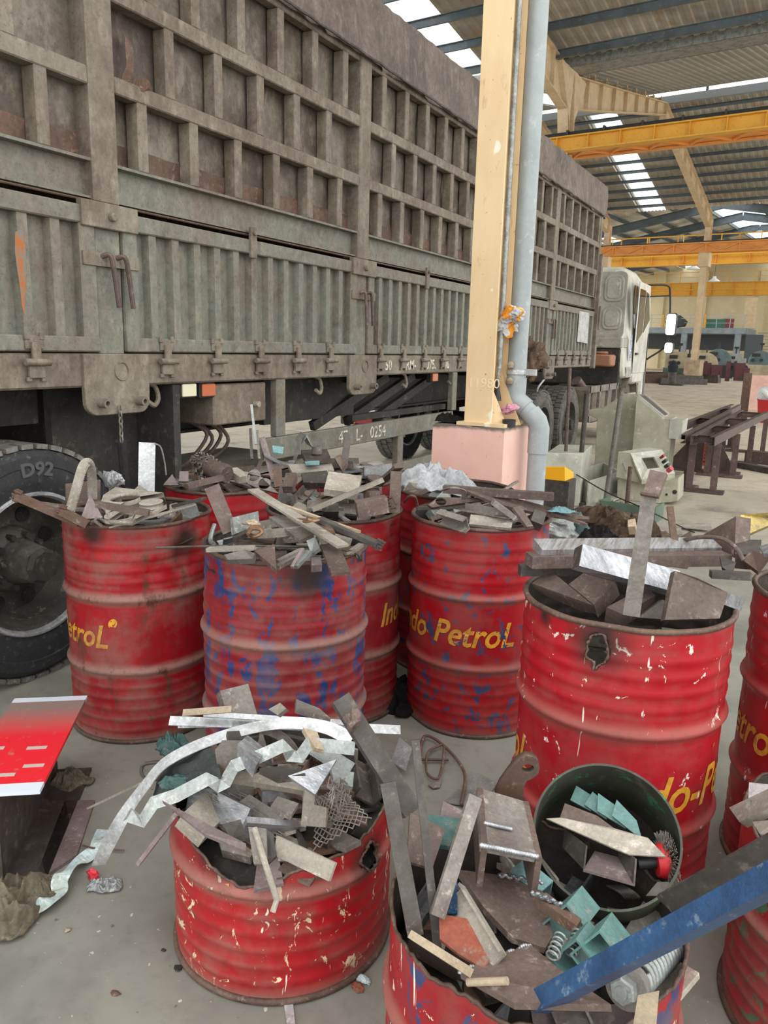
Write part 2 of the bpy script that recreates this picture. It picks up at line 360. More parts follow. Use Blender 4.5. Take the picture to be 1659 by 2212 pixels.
def portal(u, label, plinth=True):
    t = thing('portal_frame', label, 'roof frame', B(u, ROW2, 0), -BETA)
    Li = (Matrix.Translation(B(u, ROW2, 0)) @ HB).inverted()
    def part(name, bm, m=M['hall_cream'], **kw):
        bm.transform(Li); return mk(name, bm, m, t, **kw)
    for vc, top in ((ROW2, ZV - .2), (ROW3, ZE - .1)):
        bm = bmesh.new(); shaped(bm, Iprof(.34, .40, .03, .03), B(u, vc, .0), B(u, vc, 7.7 if vc == ROW2 else 7.0), up=B(0, 1, 0))
        if vc == ROW3: bx(bm, u - .28, u + .28, vc - .4, vc + .3, 6.3, 7.05, HB)
        shaped(bm, Iprof(.30, .46, .03, .03), B(u, vc + .1, 6.6), B(u, vc + .1, top - .4), up=B(0, 1, 0))
        part('column', bm, bevel=0)
        bm = bmesh.new(); bx(bm, u - .42, u + .42, vc - .5, vc + .5, 0, 1.25, HB); part('plinth', bm, M['plinth_tan'], bevel=.03)
    # haunch
    bm = bmesh.new()
    shaped(bm, Iprof(.34, .5, .03, .03), B(u, ROW2, 8.3), B(u, ROW2 - .3, ZV - .5), up=B(0, 1, 0))
    for s in (-1, 1):
        plate(bm, [B(u + .17, ROW2, ZV), B(u + .17, ROW2 + s * 1.1, ZV - .1 if s > 0 else ZV), B(u + .17, ROW2 + s * .2, ZV - 1.5)], .34, B(50, 0, 9))
    part('haunch', bm)
    bm = bmesh.new()
    Ibeam_tapered(bm, B(u, RIDGE1, ZR1 - .28), B(u, ROW2 - .1, ZV - .1), .6, 1.15, .3)
    part('rafter', bm)
    bm = bmesh.new()
    Ibeam_tapered(bm, B(u, ROW2 + .1, ZV - .1), B(u, RIDGE2, ZR2 - .28), 1.0, .48, .3)
    part('rafter', bm)
    bm = bmesh.new(); Ibeam_tapered(bm, B(u, RIDGE2, ZR2 - .28), B(u, ROW3, ZE - .2), .62, .8, .3); part('rafter', bm)
    for i in range(9):
        bm = bmesh.new(); v = ROW2 + .9 + i * 1.15; z = zon(v, ROW2, ZV - .1, RIDGE2, ZR2 - .28)
        bx(bm, u - .14, u - .11, v - .05, v + .05, z, z + .18, HB); bx(bm, u + .08, u + .11, v - .05, v + .05, z, z + .18, HB); bx(bm, u - .15, u + .15, v - .01, v + .01, z, z + .12, HB)
        part('purlin_cleat', bm)
    return t
M['plinth_tan'] = worn('dusty_tan_plinth', '#b9a58a', '#a08b72', '#cbb99e', 3, .42, .62, .8, bump=.05, grit=.25, vary=False)
portal(-9.9, 'cream portal frame, its far column the slim one right of the truck cab')
portal(-15.5, 'cream portal frame mostly hidden behind the trailer, column end showing right of the tarpaulin corner')

# ---- crane runway on row 2 (yellow girder with orange surge plate)
t = thing('crane_runway_beam', 'large yellow crane girder with orange underside crossing above the trailer front', 'crane beam', B(-4, ROW2, 8.2), -BETA)
Li = (Matrix.Translation(B(-4, ROW2, 8.2)) @ HB).inverted()
def lp(name, bm, m, par=t, **kw): bm.transform(Li); return mk(name, bm, m, par, **kw)
z0, z1, vf = 7.68, 8.12, 24.95
bm = bmesh.new(); shaped(bm, Iprof(.34, z1 - z0, .035, .02), B(-20, vf, (z0 + z1) / 2), B(9, vf, (z0 + z1) / 2)); lp('girder', bm, M['crane_yellow'])
u = -20
while u < 9: bm = bmesh.new(); bx(bm, u - .01, u + .01, vf - .165, vf - .01, z0 + .03, z1 - .03, HB); lp('stiffener', bm, M['crane_yellow']); u += 1.0
bm = bmesh.new(); bx(bm, -20, 9, vf + .1, vf + 1.05, 8.0, 8.03, HB); bx(bm, -20, 9, vf + 1.0, vf + 1.08, 7.7, 8.02, HB); bx(bm, -20, 9, vf + .92, vf + 1.14, 7.68, 7.73, HB); bx(bm, -20, 9, vf + .1, vf + .95, 7.74, 7.76, HB)
u = -20
while u < 9:
    bar(bm, B(u, vf + .15, 7.71), B(u + .6, vf + .9, 7.71), .06, .07); bar(bm, B(u + .6, vf + .9, 7.71), B(u + 1.2, vf + .15, 7.71), .06, .07); u += 1.2
lp('surge_girder', bm, M['crane_orange'])
bm = bmesh.new(); tube(bm, [B(-20, vf - .1, z1 + .07), B(9, vf - .1, z1 + .07)], .045, 8); tube(bm, [B(-20, vf - .16, z1 + .02), B(9, vf - .16, z1 + .02)], .02, 6)
u = -20
while u < 9: bx(bm, u - .03, u + .03, vf - .22, vf - .05, z1, z1 + .14, HB); u += 1.15
lp('power_cable', bm, M['cable'])
# ---- runway on row 3 (orange truss face with handrail)
t3 = thing('crane_runway_beam', 'orange zigzag-braced crane girder resting on the slim cream column past the cab', 'crane beam', B(-4, ROW3, 7), -BETA)
Li = (Matrix.Translation(B(-4, ROW3, 7)) @ HB).inverted()
vf = 46.7
bm = bmesh.new(); bx(bm, -20, 9, vf, vf + .06, 7.1, 7.52, HB); bx(bm, -20, 9, vf - .14, vf + .2, 7.5, 7.56, HB); bx(bm, -20, 9, vf - .1, vf + .2, 7.05, 7.10, HB)
lp('girder', bm, M['crane_orange'], t3)
bm = bmesh.new(); u = -20
while u < 9:
    bar(bm, B(u, vf - .06, 7.5), B(u + .85, vf - .06, 7.12), .05, .07, up=B(0, 1, 0)); bar(bm, B(u + .85, vf - .06, 7.12), B(u + 1.7, vf - .06, 7.5), .05, .07, up=B(0, 1, 0))
    bx(bm, u - .03, u + .03, vf - .09, vf, 7.1, 7.52, HB); u += 1.7
lp('zigzag_brace', bm, M['crane_orange'], t3)
bm = bmesh.new(); bx(bm, -20, 9, vf - .05, vf + .1, 7.56, 7.63, HB); lp('power_cable', bm, M['cable'], t3)
bm = bmesh.new(); u = -19.5
while u < 9: bx(bm, u - .03, u + .03, vf + .7, vf + .76, 7.5, 8.08, HB); u += 1.6
bx(bm, -20, 9, vf + .7, vf + .76, 8.04, 8.08, HB); lp('handrail', bm, M['crane_yellow'], t3)
# ---- travelling crane bridge behind it
def bridge(v, z0, z1, label, ua=-26, ub=9):
    t = thing('overhead_crane_bridge', label, 'crane', B(-4, v, z0), -BETA); Lj = (Matrix.Translation(B(-4, v, z0)) @ HB).inverted()
    bm = bmesh.new(); shaped(bm, Iprof(.5, z1 - z0, .04, .03), B(ua, v, (z0 + z1) / 2), B(ub, v, (z0 + z1) / 2)); bx(bm, ua, ub, v - .3, v - .26, z0 + .55, z0 + .62, HB)
    bm.transform(Lj); mk('girder', bm, M['crane_yellow'], t)
    bm = bmesh.new(); u = ua + .5
    while u < ub: plate(bm, [B(u, v - .26, z0), B(u, v - .02, z0 + .02), B(u, v - .02, z1), B(u, v - .26, z0 + .6)], .03, B(u + 9, v, 8)); u += 1.9
    bm.transform(Lj); mk('gusset', bm, M['crane_orange'], t)
    bm = bmesh.new(); u = ua + .5
    while u < ub: bx(bm, u - .025, u + .025, v - .25, v - .2, z1, z1 + .95, HB); u += 2.2
    bx(bm, ua, ub, v - .25, v - .2, z1 + .9, z1 + .95, HB); bx(bm, ua, ub, v - .25, v - .2, z1 + .45, z1 + .49, HB); bm.transform(Lj); mk('handrail', bm, M['crane_yellow'], t)
bridge(52.3, 6.95, 7.75, 'yellow crane bridge hanging just behind the orange zigzag girder')
bridge(80.5, 7.0, 8.25, 'furthest yellow crane bridge with handrail in front of the cream end wall')

# ---- the hall beyond: gable trusses across, purlins along, roof sheets
def gable(v, u0, ur, u1, zl, zr, label):
    t = thing('gable_truss', label, 'roof truss', B(ur, v, zr), -BETA); Lj = (Matrix.Translation(B(ur, v, zr)) @ HB).inverted()
    for a, b, za, zb in ((u0, ur, zl, zr), (ur, u1, zr, zl)):
        bm = bmesh.new(); shaped(bm, Iprof(.3, .5, .03, .03), B(a, v, za), B(b, v, zb)); bm.transform(Lj); mk('rafter', bm, M['far_truss'], t)
UR = -10.6
for v, z in ((54, 10.6), (61, 10.9), (68.5, 11.2), (77, 11.4)):
    gable(v, UR - 15, UR, UR + 15, z - 2.6, z + .1, 'blue-grey gable truss of the far hall, %s' % {54: 'nearest one', 61: 'second one back', 68.5: 'third one back', 77: 'hindmost one'}[v])
def zg(u, top=11.35): return top + .25 - abs(u - UR) * 2.7 / 15
n = 0
for i in range(-9, 10):
    if i == 0: continue
    u = UR + i * 1.55; bm = bmesh.new(); bar(bm, B(u, 49.5, zg(u) - .5), B(u, 86, zg(u) + .3), .1, .22)
    tag(mk('far_purlin', bm, M['far_truss']), 'blue-grey purlin running away under the far hall roof', 'roof purlin', 'far hall purlins')
k = NT('pale_far_roof_sheet', .7); nn = k.noise(1.3, 4, .6, k.mapped((1, .2, 1))); M['far_roof'] = k.out(k.mix(k.ramp(nn, .4, .6), '#b9b6ac', '#dcd9d0'))
for a, b in ((UR - 16, UR - 9.9), (UR - 8.7, UR - 1.6), (UR + 1.6, UR + 16)):
    bm = bmesh.new(); vs = [bm.verts.new(B(*q)) for q in ((a, 49, zg(a) - .35), (b, 49, zg(b) - .35), (b, 88, zg(b) + .5), (a, 88, zg(a) + .5))]; bm.faces.new(vs); struct('ceiling', bm, M['far_roof'])
for a, b in ((UR - 9.9, UR - 8.7), (UR - 1.6, UR + 1.6)):
    bm = bmesh.new(); vs = [bm.verts.new(B(*q)) for q in ((a, 49, zg(a) - .3), (b, 49, zg(b) - .3), (b, 88, zg(b) + .55), (a, 88, zg(a) + .55))]; bm.faces.new(vs); struct('window_1', bm, M['skylight'])
# end wall with pilasters
bm = bmesh.new(); vs = [bm.verts.new(B(*q)) for q in ((-40, 88, 0), (14, 88, 0), (14, 88, 8.5), (UR, 88, 12.4), (-40, 88, 8.0))]; bm.faces.new(vs); struct('wall_far', bm, M['cream_wall'])
bm = bmesh.new()
for u in (-22.5, -18.2, -12.6, -7): bx(bm, u - .35, u + .35, 87.7, 88.0, 0, 10, HB)
struct('trim_3', bm, M['cream_wall'])
# high bay lamps
for px, py, Y in ((1499, 577, 60), (1543, 604, 70)):
    p = aty(px, py, Y); bm = bmesh.new(); lathe(bm, [(0, .25), (.12, .25), (.15, .1), (.45, -.12), (.46, -.15), (0, -.13)], 20)
    o = mk('high_bay_lamp', bm, flat('lamp_white', '#eef2f5', .4), smooth=True, loc=p)
    tag(o, 'white bell lamp hanging from the far roof, %s' % ('higher one left of the slim column' if py < 590 else 'lower one right of the slim column'), 'lamp')
    bm = bmesh.new(); tube(bm, [(0, 0, .2), (0, 0, 1.9)], .012, 6); mk('lamp_cord', bm, M['cable'], o)

# ---- mezzanine
mv = 76.5
t = thing('mezzanine', 'blue-grey steel mezzanine deck with handrail against the far wall', 'platform', B(-14, mv, 0), -BETA); Lj = (Matrix.Translation(B(-14, mv, 0)) @ HB).inverted()
def mp(name, bm, m): bm.transform(Lj); return mk(name, bm, m, t)
M['mezz'] = worn('dull_blue_grey_paint', '#8f99a2', '#7b858e', '#a8b0b6', 1.2, .42, .62, .6, bump=0, grit=.15, vary=False)
bm = bmesh.new(); bx(bm, -26, -12.0, mv, mv + 6, 3.45, 3.95, HB); mp('deck', bm, M['mezz'])
for u in (-25, -21.2, -17.2, -12.6): bm = bmesh.new(); bx(bm, u - .25, u + .25, mv + .1, mv + .5, 0, 3.5, HB); mp('column', bm, M['mezz'])
bm = bmesh.new()
for z in (4.35, 4.75, 5.05): bx(bm, -26, -12, mv, mv + .05, z, z + .05, HB)
u = -26
while u < -12: bx(bm, u - .03, u + .03, mv, mv + .06, 3.95, 5.1, HB); u += 1.15
mp('handrail', bm, flat('galvanised_rail', '#a9b1b6', .5))
for u in (-19.2, -15.5): bm = bmesh.new(); bx(bm, u - .09, u + .09, mv - .05, mv, 3.95, 5.1, HB); mp('rail_marker', bm, M['crane_yellow'])
bm = bmesh.new(); bx(bm, -26, -12, mv + 5.4, mv + 5.7, 2.0, 3.5, HB); mp('back_wall', bm, flat('dark_grey_sheet', '#565b60', .8))
bm = bmesh.new()
for i in range(13): bx(bm, -11.7 + i * .02, -10.4 + i * .02, mv + i * .28, mv + .3 + i * .28, .3 * i, .3 * i + .06, HB)
mp('stairs', bm, M['mezz'])
bm = bmesh.new(); bx(bm, -11.9, -10.5, mv, mv + .1, .9, 3.4, HB); mp('stair_panel', bm, flat('slate_panel', '#4d545c', .7))
for px, sx, h, c, nm, lb, cat in ((1462, 1.0, .9, '#4a4f55', 'air_compressor', 'dark round compressor standing on the mezzanine deck', 'compressor'), (1548, 1.6, .7, '#4c7d70', 'green_crate', 'green crate on the mezzanine deck', 'crate'), (1575, .8, .8, '#8a4552', 'maroon_crate', 'maroon crate on the mezzanine deck', 'crate'), (1562, .5, .7, '#d8dcdd', 'white_barrel', 'white barrel on the mezzanine deck', 'barrel')):
    p = aty(px, 690, 78.2); bm = bmesh.new()
    if 'compressor' in nm: lathe(bm, [(0, 0), (sx * .8, .1), (sx, h * .6), (sx * .6, h), (.2, h * 1.3), (0, h * 1.3)], 14)
    elif 'barrel' in nm: lathe(bm, [(0, 0), (sx * .7, 0), (sx * .7, h), (0, h)], 14)
    else: box(bm, (0, 0, h / 2), (sx, .8, h)); box(bm, (0, 0, h + .04), (sx * 1.05, .85, .08))
    tag(mk(nm, bm, flat(nm, c, .7), loc=(p.x, p.y, 3.95)), lb, cat)
for px in (1618,):
    p = aty(px, 700, 78); bm = bmesh.new(); bx(bm, -.5, .5, -.3, .3, 3.95, 6.6); tag(mk('roof_post', bm, M['hall_cream'], loc=(p.x, p.y, 0)), 'cream upright post at the right end of the mezzanine', 'post')

# ---- machines in the distance
M['mach_cream'] = worn('machine_cream', '#b3a78a', '#9c9278', None, 1.5, .45, .6, .5, bump=0, grit=.15, vary=False)
M['mach_green'] = worn('machine_green', '#5c6f60', '#4b5c50', None, 1.5, .45, .6, .5, bump=0, grit=.15, vary=False)
M['mach_blue'] = worn('machine_blue_grey', '#5f7478', '#4d6064', None, 1.5, .45, .6, .5, bump=0, grit=.15, vary=False)
M['maroon'] = worn('maroon_cabinet', '#5a2b33', '#46232a', None, 1.5, .45, .6, .5, bump=0, grit=.15, vary=False)
M['black_metal'] = flat('black_metal', '#1f2124', .5)
def machine(px, py, Y, w, h, m, m2, label, kind='machine_tool', dome=False):
    p = aty(px, py, Y); p.z = 0
    t = thing(kind, label, 'machine', p, R(8))
    bm = bmesh.new(); box(bm, (0, 0, h * .22), (w * 1.1, 1.6, h * .44)); mk('bed', bm, m2, t, bevel=.04)
    bm = bmesh.new()
    if dome: lathe(bm, [(0, -.6), (h * .42, -.6), (h * .45, 0), (h * .42, .6), (0, .6)], 18, Matrix.Translation((0, 0, h * .55)) @ Matrix.Rotation(R(90), 4, 'X'))
    else: box(bm, (-.1 * w, 0, h * .7), (w * .8, 1.3, h * .6)); box(bm, (.42 * w, -.2, h * .66), (w * .25, .9, h * .3))
    mk('housing', bm, m, t, bevel=.05)
    bm = bmesh.new(); box(bm, (-.2 * w, -.68, h * .82), (w * .3, .05, h * .12)); cyl(bm, (-.3 * w, -.66, h * .62), (-.3 * w, -.8, h * .62), h * .06); cyl(bm, (0, -.66, h * .62), (0, -.8, h * .62), h * .06); mk('control_panel', bm, M['black_metal'], t)
    bm = bmesh.new(); cyl(bm, (.5 * w, -.8, h * .4), (.5 * w, -.5, h * .4), h * .13); mk('handwheel', bm, M['black_metal'], t)
    bm = bmesh.new(); cyl(bm, (0, 0, h), (0, 0, h * 1.25), .05); box(bm, (0, 0, h * 1.25), (.3, .3, .15)); mk('signal_mast', bm, M['black_metal'], t)
machine(1462, 818, 50, 1.5, 1.7, M['mach_cream'], M['mach_green'], 'cream and green machine tool left of the slim cream column, with two dials')
machine(1484, 816, 53, .8, 1.6, M['black_metal'], M['mach_green'], 'black machine column beside the cream machine tool')
machine(1522, 808, 56, 1.3, 1.7, M['mach_cream'], M['black_metal'], 'brownish machine just right of the slim cream column', dome=True)
machine(1548, 806, 60, 1.8, 2.0, M['mach_blue'], M['black_metal'], 'blue-grey rounded machine in the middle of the far row', dome=True)
machine(1585, 806, 64, 1.3, 1.7, M['zinc'], M['black_metal'], 'grey machine at the right end of the far row')
machine(1640, 800, 70, 2.0, 2.0, M['mach_blue'], M['mach_cream'], 'pale blue-grey machine under the far stairs', dome=True)
for px, Y, w, h in ((1525, 50, .5, 1.1), (1547, 50, .6, 1.0), (1572, 53, .25, 1.2), (1597, 55, .6, 1.1), (1612, 55, .35, .8)):
    p = aty(px, 806, Y); p.z = 0; t = thing('maroon_cabinet', 'dark maroon cabinet in the row before the far machines', 'cabinet', p, R(6), 'maroon cabinets by the far machines')
    bm = bmesh.new(); box(bm, (0, 0, h / 2), (w, .7, h)); mk('body', bm, M['maroon'], t, bevel=.02); bm = bmesh.new(); box(bm, (0, -.37, h * .5), (w * .9, .03, h * .9)); box(bm, (w * .35, -.4, h * .55), (.05, .05, .3)); mk('door', bm, M['maroon'], t)
# clutter of bars on the floor by the far machines
for i, (px, py, L, a) in enumerate(((1418, 828, 3, 20), (1432, 824, 2.6, -10), (1425, 820, 3.4, 8), (1475, 830, 2.5, 30), (1470, 824, 2.2, 10), (1515, 826, 2.2, -25), (1518, 818, 2, 12))):
    p = atz(px, py, .0); bm = bmesh.new(); box(bm, (0, 0, .15), (L, .3, .3)); box(bm, (.2, .1, .38), (L * .7, .2, .16)); o = mk('steel_bar_stack', bm, M['steel_dark' if i % 2 else 'rust'], loc=p); o.rotation_euler.z = R(a)
    tag(o, 'dark stack of steel bars on the far floor beside the machines', 'steel bars', 'far bar stacks')
p = atz(1450, 832); t = thing('pipe_stand', 'black bucket-topped post on a flat foot, standing before the cream machine', 'stand', p)
bm = bmesh.new(); bx(bm, -.55, .55, -.4, .4, 0, .07); mk('base_plate', bm, M['black_metal'], t)
bm = bmesh.new(); cyl(bm, (0, 0, .05), (0, 0, .65), .2); mk('drum', bm, M['steel_dark'], t, smooth=True)
bm = bmesh.new(); lathe(bm, [(0, .65), (.22, .65), (.26, .95), (.12, 1.2), (0, 1.25)], 14); mk('cloth_top', bm, flat('navy_cloth', '#23272f', .9), t)
# pink plinth & red bin at the right edge
p = B(-3.3, 25.9, 0); bm = bmesh.new(); box(bm, (0, 0, .5), (1.0, 1.0, 1.0), Matrix.Rotation(-BETA, 4, 'Z'))
M['pink'] = worn('pale_pink_paint', '#dcb2a6', '#d0a398', '#e8cabd', 2.5, .45, .62, .7, bump=.03, grit=.2, vary=False)
tag(mk('column_plinth', bm, M['pink'], bevel=.03, loc=p), 'pink plinth cut by the right edge, far behind the trestles', 'plinth')
p = aty(1664, 882, 21); p.z = 0
t = thing('red_bin', 'red bin with a crumpled white sack, right edge beyond the trestles', 'bin', p)
bm = bmesh.new(); lathe(bm, [(0, 0), (.24, 0), (.3, .52), (.32, .55), (.28, .55), (.22, .05), (0, .05)], 20); mk('tub', bm, flat('bin_red', '#b8202a', .5), t, smooth=True)
bm = bmesh.new(); bmesh.ops.create_icosphere(bm, subdivisions=3, radius=.36)
for v in bm.verts: v.co = v.co * (1 + .5 * (noise.noise(v.co * 5))); v.co *= .8; v.co.z = v.co.z * .8 + .68
o = mk('white_sack', bm, M['cloth_white'], smooth='all', loc=p); tag(o, 'crumpled white sack on top of the red bin at the right edge', 'sack')
p = aty(1605, 900, 21.5); p.z = 0; bm = bmesh.new(); shaped(bm, Iprof(.18, .18, .02, .02), (0, 0, 0), (0, 0, 1.15)); tag(mk('steel_post', bm, M['rust'], loc=p), 'short upright steel post behind the trestles', 'post')
# ================================================================== THE TRAILER (its near side is the plane x = -3)
XT = -3.0
def m_truck(name, base, rust, dust, lo, hi, zr=False):
    k = NT(name, .7); g = k.n.new('ShaderNodeNewGeometry'); P = g.outputs['Position']
    n1 = k.noise(2.2, 7, .7, P); n2 = k.noise(14, 6, .7, k.mapped((1, 1, .5), (3, 2, 0), P)); n3 = k.noise(60, 3, .6, P)
    c = k.mix(k.ramp(n1, lo, hi, 0, .85), base, rust); c = k.mix(k.ramp(n2, .5, .68, 0, .7), c, dust)
    c = k.mix(k.ramp(n3, .60, .68, 0, .45), c, '#4b4038'); c = k.mix(k.ramp(k.noise(5, 7, .75, k.mapped((1, 1, 1), (8, 1, 3), P)), .56, .64, 0, .5), c, '#57483f'); st = k.noise(9, 4, .6, k.mapped((2.5, 2.5, .3), (0, 0, 0), P)); c = k.mix(k.ramp(st, .58, .72, 0, .6), c, rust)
    n4 = k.noise(26, 6, .75, P); hs = k.n.new('ShaderNodeHueSaturation'); k.link(c, hs.inputs['Color']); k.link(k.mathn('MULTIPLY', k.ramp(n1, .3, .7, 1.08, .78), k.ramp(n4, .32, .62, .72, 1.12)), hs.inputs['Value']); hs.inputs['Saturation'].default_value = .92
    k.bump(n4, .3, .006); return k.out(hs.outputs[0])
M['truck_green'] = m_truck('dusty_olive_grey_paint', '#73756a', '#7a6c60', '#8f8878', .46, .64)
M['truck_frame'] = m_truck('dusty_frame_paint', '#7d7566', '#6b5c4e', '#978c7b', .40, .60)
M['truck_sheet'] = m_truck('rust_stained_sheet', '#7a7266', '#574840', '#93897a', .40, .58)
M['tarp'] = m_truck('dusty_brown_tarpaulin', '#6e6058', '#574a44', '#8d8176', .42, .60)
M['under'] = worn('grimy_chassis', '#383633', '#272523', '#55514b', 3, .42, .62, .8)
M['rubber'] = worn('dusty_rubber', '#2a2b2d', '#222325', '#56534f', 7, .5, .66, .75, bump=.1)
M['rubber_dusty'] = worn('dust_covered_rubber', '#6d6a66', '#56534f', '#8b857e', 7, .42, .62, .85)
T = thing('semi_trailer', 'tall dusty grey-brown cargo trailer with ribbed sides and brown tarpaulin, left half of the picture', 'trailer', (-4.25, 6.0, 0))
TO = V((-4.25, 6.0, 0))
def tp(name, bm, m, par=None, **kw):
    bmesh.ops.translate(bm, verts=bm.verts, vec=-TO); return mk(name, bm, m, par or T, **kw)
POST = [.37, 2.77, 5.17, 7.57, 9.97]; YE = 12.2; PW = .155
def dent(bm, amp, sc, axis=0):
    for v in bm.verts: v.co[axis] += amp * noise.noise(v.co * sc)
bays = [(POST[i], POST[i + 1]) for i in range(4)] + [(9.97, YE)]
for i, y in enumerate(POST + [YE]):
    w = PW if i < 5 else .10
    bm = bmesh.new(); bx(bm, XT - .13, XT, y - w / 2, y + w / 2, 2.19, 3.55); tp('post', bm, M['truck_frame'], bevel=.008)
    bm = bmesh.new(); bx(bm, XT - .12, XT - .015, y - w / 2, y + w / 2, 1.5, 2.1)
    tp('lower_post', bm, M['truck_green'], bevel=.005)
    if i < 5:
        bm = bmesh.new(); bx(bm, XT - .02, XT + .02, y - .17, y + .17, 2.075, 2.19); cyl(bm, (XT + .02, y, 2.13), (XT + .045, y, 2.13), .022, 6); tp('hinge_bracket', bm, M['truck_frame'], bevel=.004)
        bm = bmesh.new(); bx(bm, XT - .005, XT + .012, y - .17, y + .17, 1.905, 1.965)
        lt = tp('latch', bm, M['truck_frame'])
        for s in (-.04, .05):
            bm = bmesh.new(); tube(bm, curve_pts([(XT + .01, y + s - .02, 1.95), (XT + .04, y + s, 1.955), (XT + .04, y + s + .02, 1.9), (XT + .035, y + s + .05, 1.72)], 4), .012, 8)
            bmesh.ops.translate(bm, verts=bm.verts, vec=-TO); mk('latch_handle', bm, M['steel_brown'], lt, smooth=True)
        # plate with two stub pipes below the post
        bm = bmesh.new(); n = 8; pr = []
        hw = .205
        pr = [(y - hw, 1.5), (y + hw, 1.5), (y + hw, 1.34)] + [(y + hw - .07 + .07 * math.cos(a), 1.30 + .07 * math.sin(a) - .02) for a in [-j * math.pi / 12 for j in range(1, 7)]] + [(y - hw + .07 + .07 * math.cos(a), 1.30 + .07 * math.sin(a) - .02) for a in [-math.pi / 2 - j * math.pi / 12 for j in range(0, 6)]] + [(y - hw, 1.34)]
        plate(bm, [(XT + .02, a, b) for a, b in pr], .03); g = tp('gusset_plate', bm, M['truck_frame'], bevel=.004)
        bm = bmesh.new()
        for s in (-.12, .12):
            lathe(bm, [(.012, .0), (.022, .0), (.024, .05), (.012, .05), (.012, 0)], 12, AX((XT + .02, y + s, 1.27), (1, 0, 0)))
        lathe(bm, [(.04, 0), (.046, 0), (.046, .006), (.04, .006)], 20, AX((XT + .02, y + .02, 1.42), (1, 0, 0)), True)
        tp('stub_pipes', bm, M['truck_frame'], smooth=True)
for bi, (a, b) in enumerate(bays):
    a0, b0 = a + PW / 2, b - (PW / 2 if bi < 4 else .05); last = bi == 4
    # stained backing sheet
    bm = bmesh.new(); bmesh.ops.create_grid(bm, x_segments=48, y_segments=36, size=.5)
    for v in bm.verts:
        y = a0 + (v.co.x + .5) * (b0 - a0); z = 2.3 + (v.co.y + .5) * 1.25; v.co = V((XT - .105, y, z)); v.co.x += .016 * noise.noise(V((0, y * 5, z * 3.5))) + .008 * noise.noise(V((3, y * 14, z * 9)))
    tp('side_sheet', bm, M['truck_sheet'], smooth='all')
    bm = bmesh.new(); bmesh.ops.create_grid(bm, x_segments=44, y_segments=5, size=.5)
    for v in bm.verts:
        y = a0 + (v.co.x + .5) * (b0 - a0); z = 2.36 + (v.co.y + .5) * .13; v.co = V((XT - .088 + .012 * noise.noise(V((9, y * 4, z * 6))), y, z + (.006 * noise.noise(V((1, y * 9, 0))) if v.co.y > .4 else 0)))
    tp('patch_strip', bm, M['rust_sheet'] if 'rust_sheet' in M else M.setdefault('rust_sheet', worn('rusty_patch_sheet', '#6b5345', '#4f3b33', '#877058', 5, .42, .6, .7, world_=True)), smooth='all')
    # frame lattice
    bm = bmesh.new()
    for z in (2.725, 3.115): bx(bm, XT - .075, XT - .004, a0, b0, z - .038, z + .038)
    bx(bm, XT - .08, XT - .01, a0, b0, 3.50, 3.56)
    for off, st, n, z0, z1 in ((.25, .365, 6, 2.375, 2.69), (.45, .37, 5, 2.76, 3.08), (.28, .37, 6, 3.15, 3.5)):
        for k_ in range(n):
            y = a + off + st * k_
            if y < b0 - .03: bx(bm, XT - .09, XT - .006, y - .033, y + .033, z0, z1)
    tp('lattice_frame', bm, M['truck_frame'], bevel=.006)
    # plain band with its two lips
    bm = bmesh.new(); bx(bm, XT - .07, XT - .06, a0, b0, 2.21, 2.37); bx(bm, XT - .09, XT - .01, a0, b0, 2.365, 2.378); bx(bm, XT - .09, XT - .02, a0, b0, 2.205, 2.215)
    dent(bm, .004, 3); tp('band_plate', bm, M['truck_green'])
    # drop side panel: frame, corrugated sheet
    ya, yb = a + .085, b - .085 if not last else b - .06
    bm = bmesh.new(); bx(bm, XT - .06, XT + .004, ya, yb, 2.085, 2.165); bx(bm, XT - .06, XT + .006, ya, yb, 1.51, 1.58)
    bx(bm, XT - .06, XT + .002, ya, ya + .09, 1.57, 2.09); bx(bm, XT - .06, XT + .002, yb - .09, yb, 1.57, 2.09)
    dp = tp('drop_side', bm, M['truck_green'], bevel=.006)
    bm = bmesh.new(); prof = []; y = ya + .09; step = .165; 
    while y < yb - .12:
        prof += [(y, -.05), (y + .075, -.05), (y + .085, -.008), (y + .135, -.008), (y + .145, -.05)]; y += step
    prof.append((yb - .09, -.05))
    lo = [bm.verts.new((XT + x, yy, 1.575)) for yy, x in prof]; hi = [bm.verts.new((XT + x, yy, 2.088)) for yy, x in prof]
    for j in range(len(lo) - 1): bm.faces.new((lo[j], lo[j + 1], hi[j + 1], hi[j]))
    tp('corrugated_sheet', bm, M['truck_green'])
    # hinges on the base rail
    for k_ in range(5):
        y = a + (.34 if bi != 2 else .27) + .4 * k_
        if y > b0 - .1: continue
        bm = bmesh.new(); bx(bm, XT + .006, XT + .016, y - .045, y + .045, 1.52, 1.575); bx(bm, XT + .014, XT + .03, y - .022, y + .022, 1.46, 1.55)
        cyl(bm, (XT + .03, y - .065, 1.465), (XT + .03, y + .065, 1.465), .017, 10); bx(bm, XT + .006, XT + .024, y - .04, y + .04, 1.395, 1.455)
        for s in (-1, 1): bx(bm, XT + .006, XT + .02, y + s * .038 - .012, y + s * .038 + .012, 1.56, 1.592); bx(bm, XT + .006, XT + .02, y + s * .038 - .012, y + s * .038 + .012, 1.38, 1.40)
        tp('hinge', bm, M['truck_frame'], bevel=.003)
    if 0 < bi < 4: 
        ym = (a + b) / 2 - .12; bm = bmesh.new(); bx(bm, XT, XT + .02, ym - .028, ym + .028, 2.06, 2.235); cyl(bm, (XT + .02, ym, 2.2), (XT + .035, ym, 2.2), .014, 8); tp('stop_plate', bm, M['truck_frame'], bevel=.003)
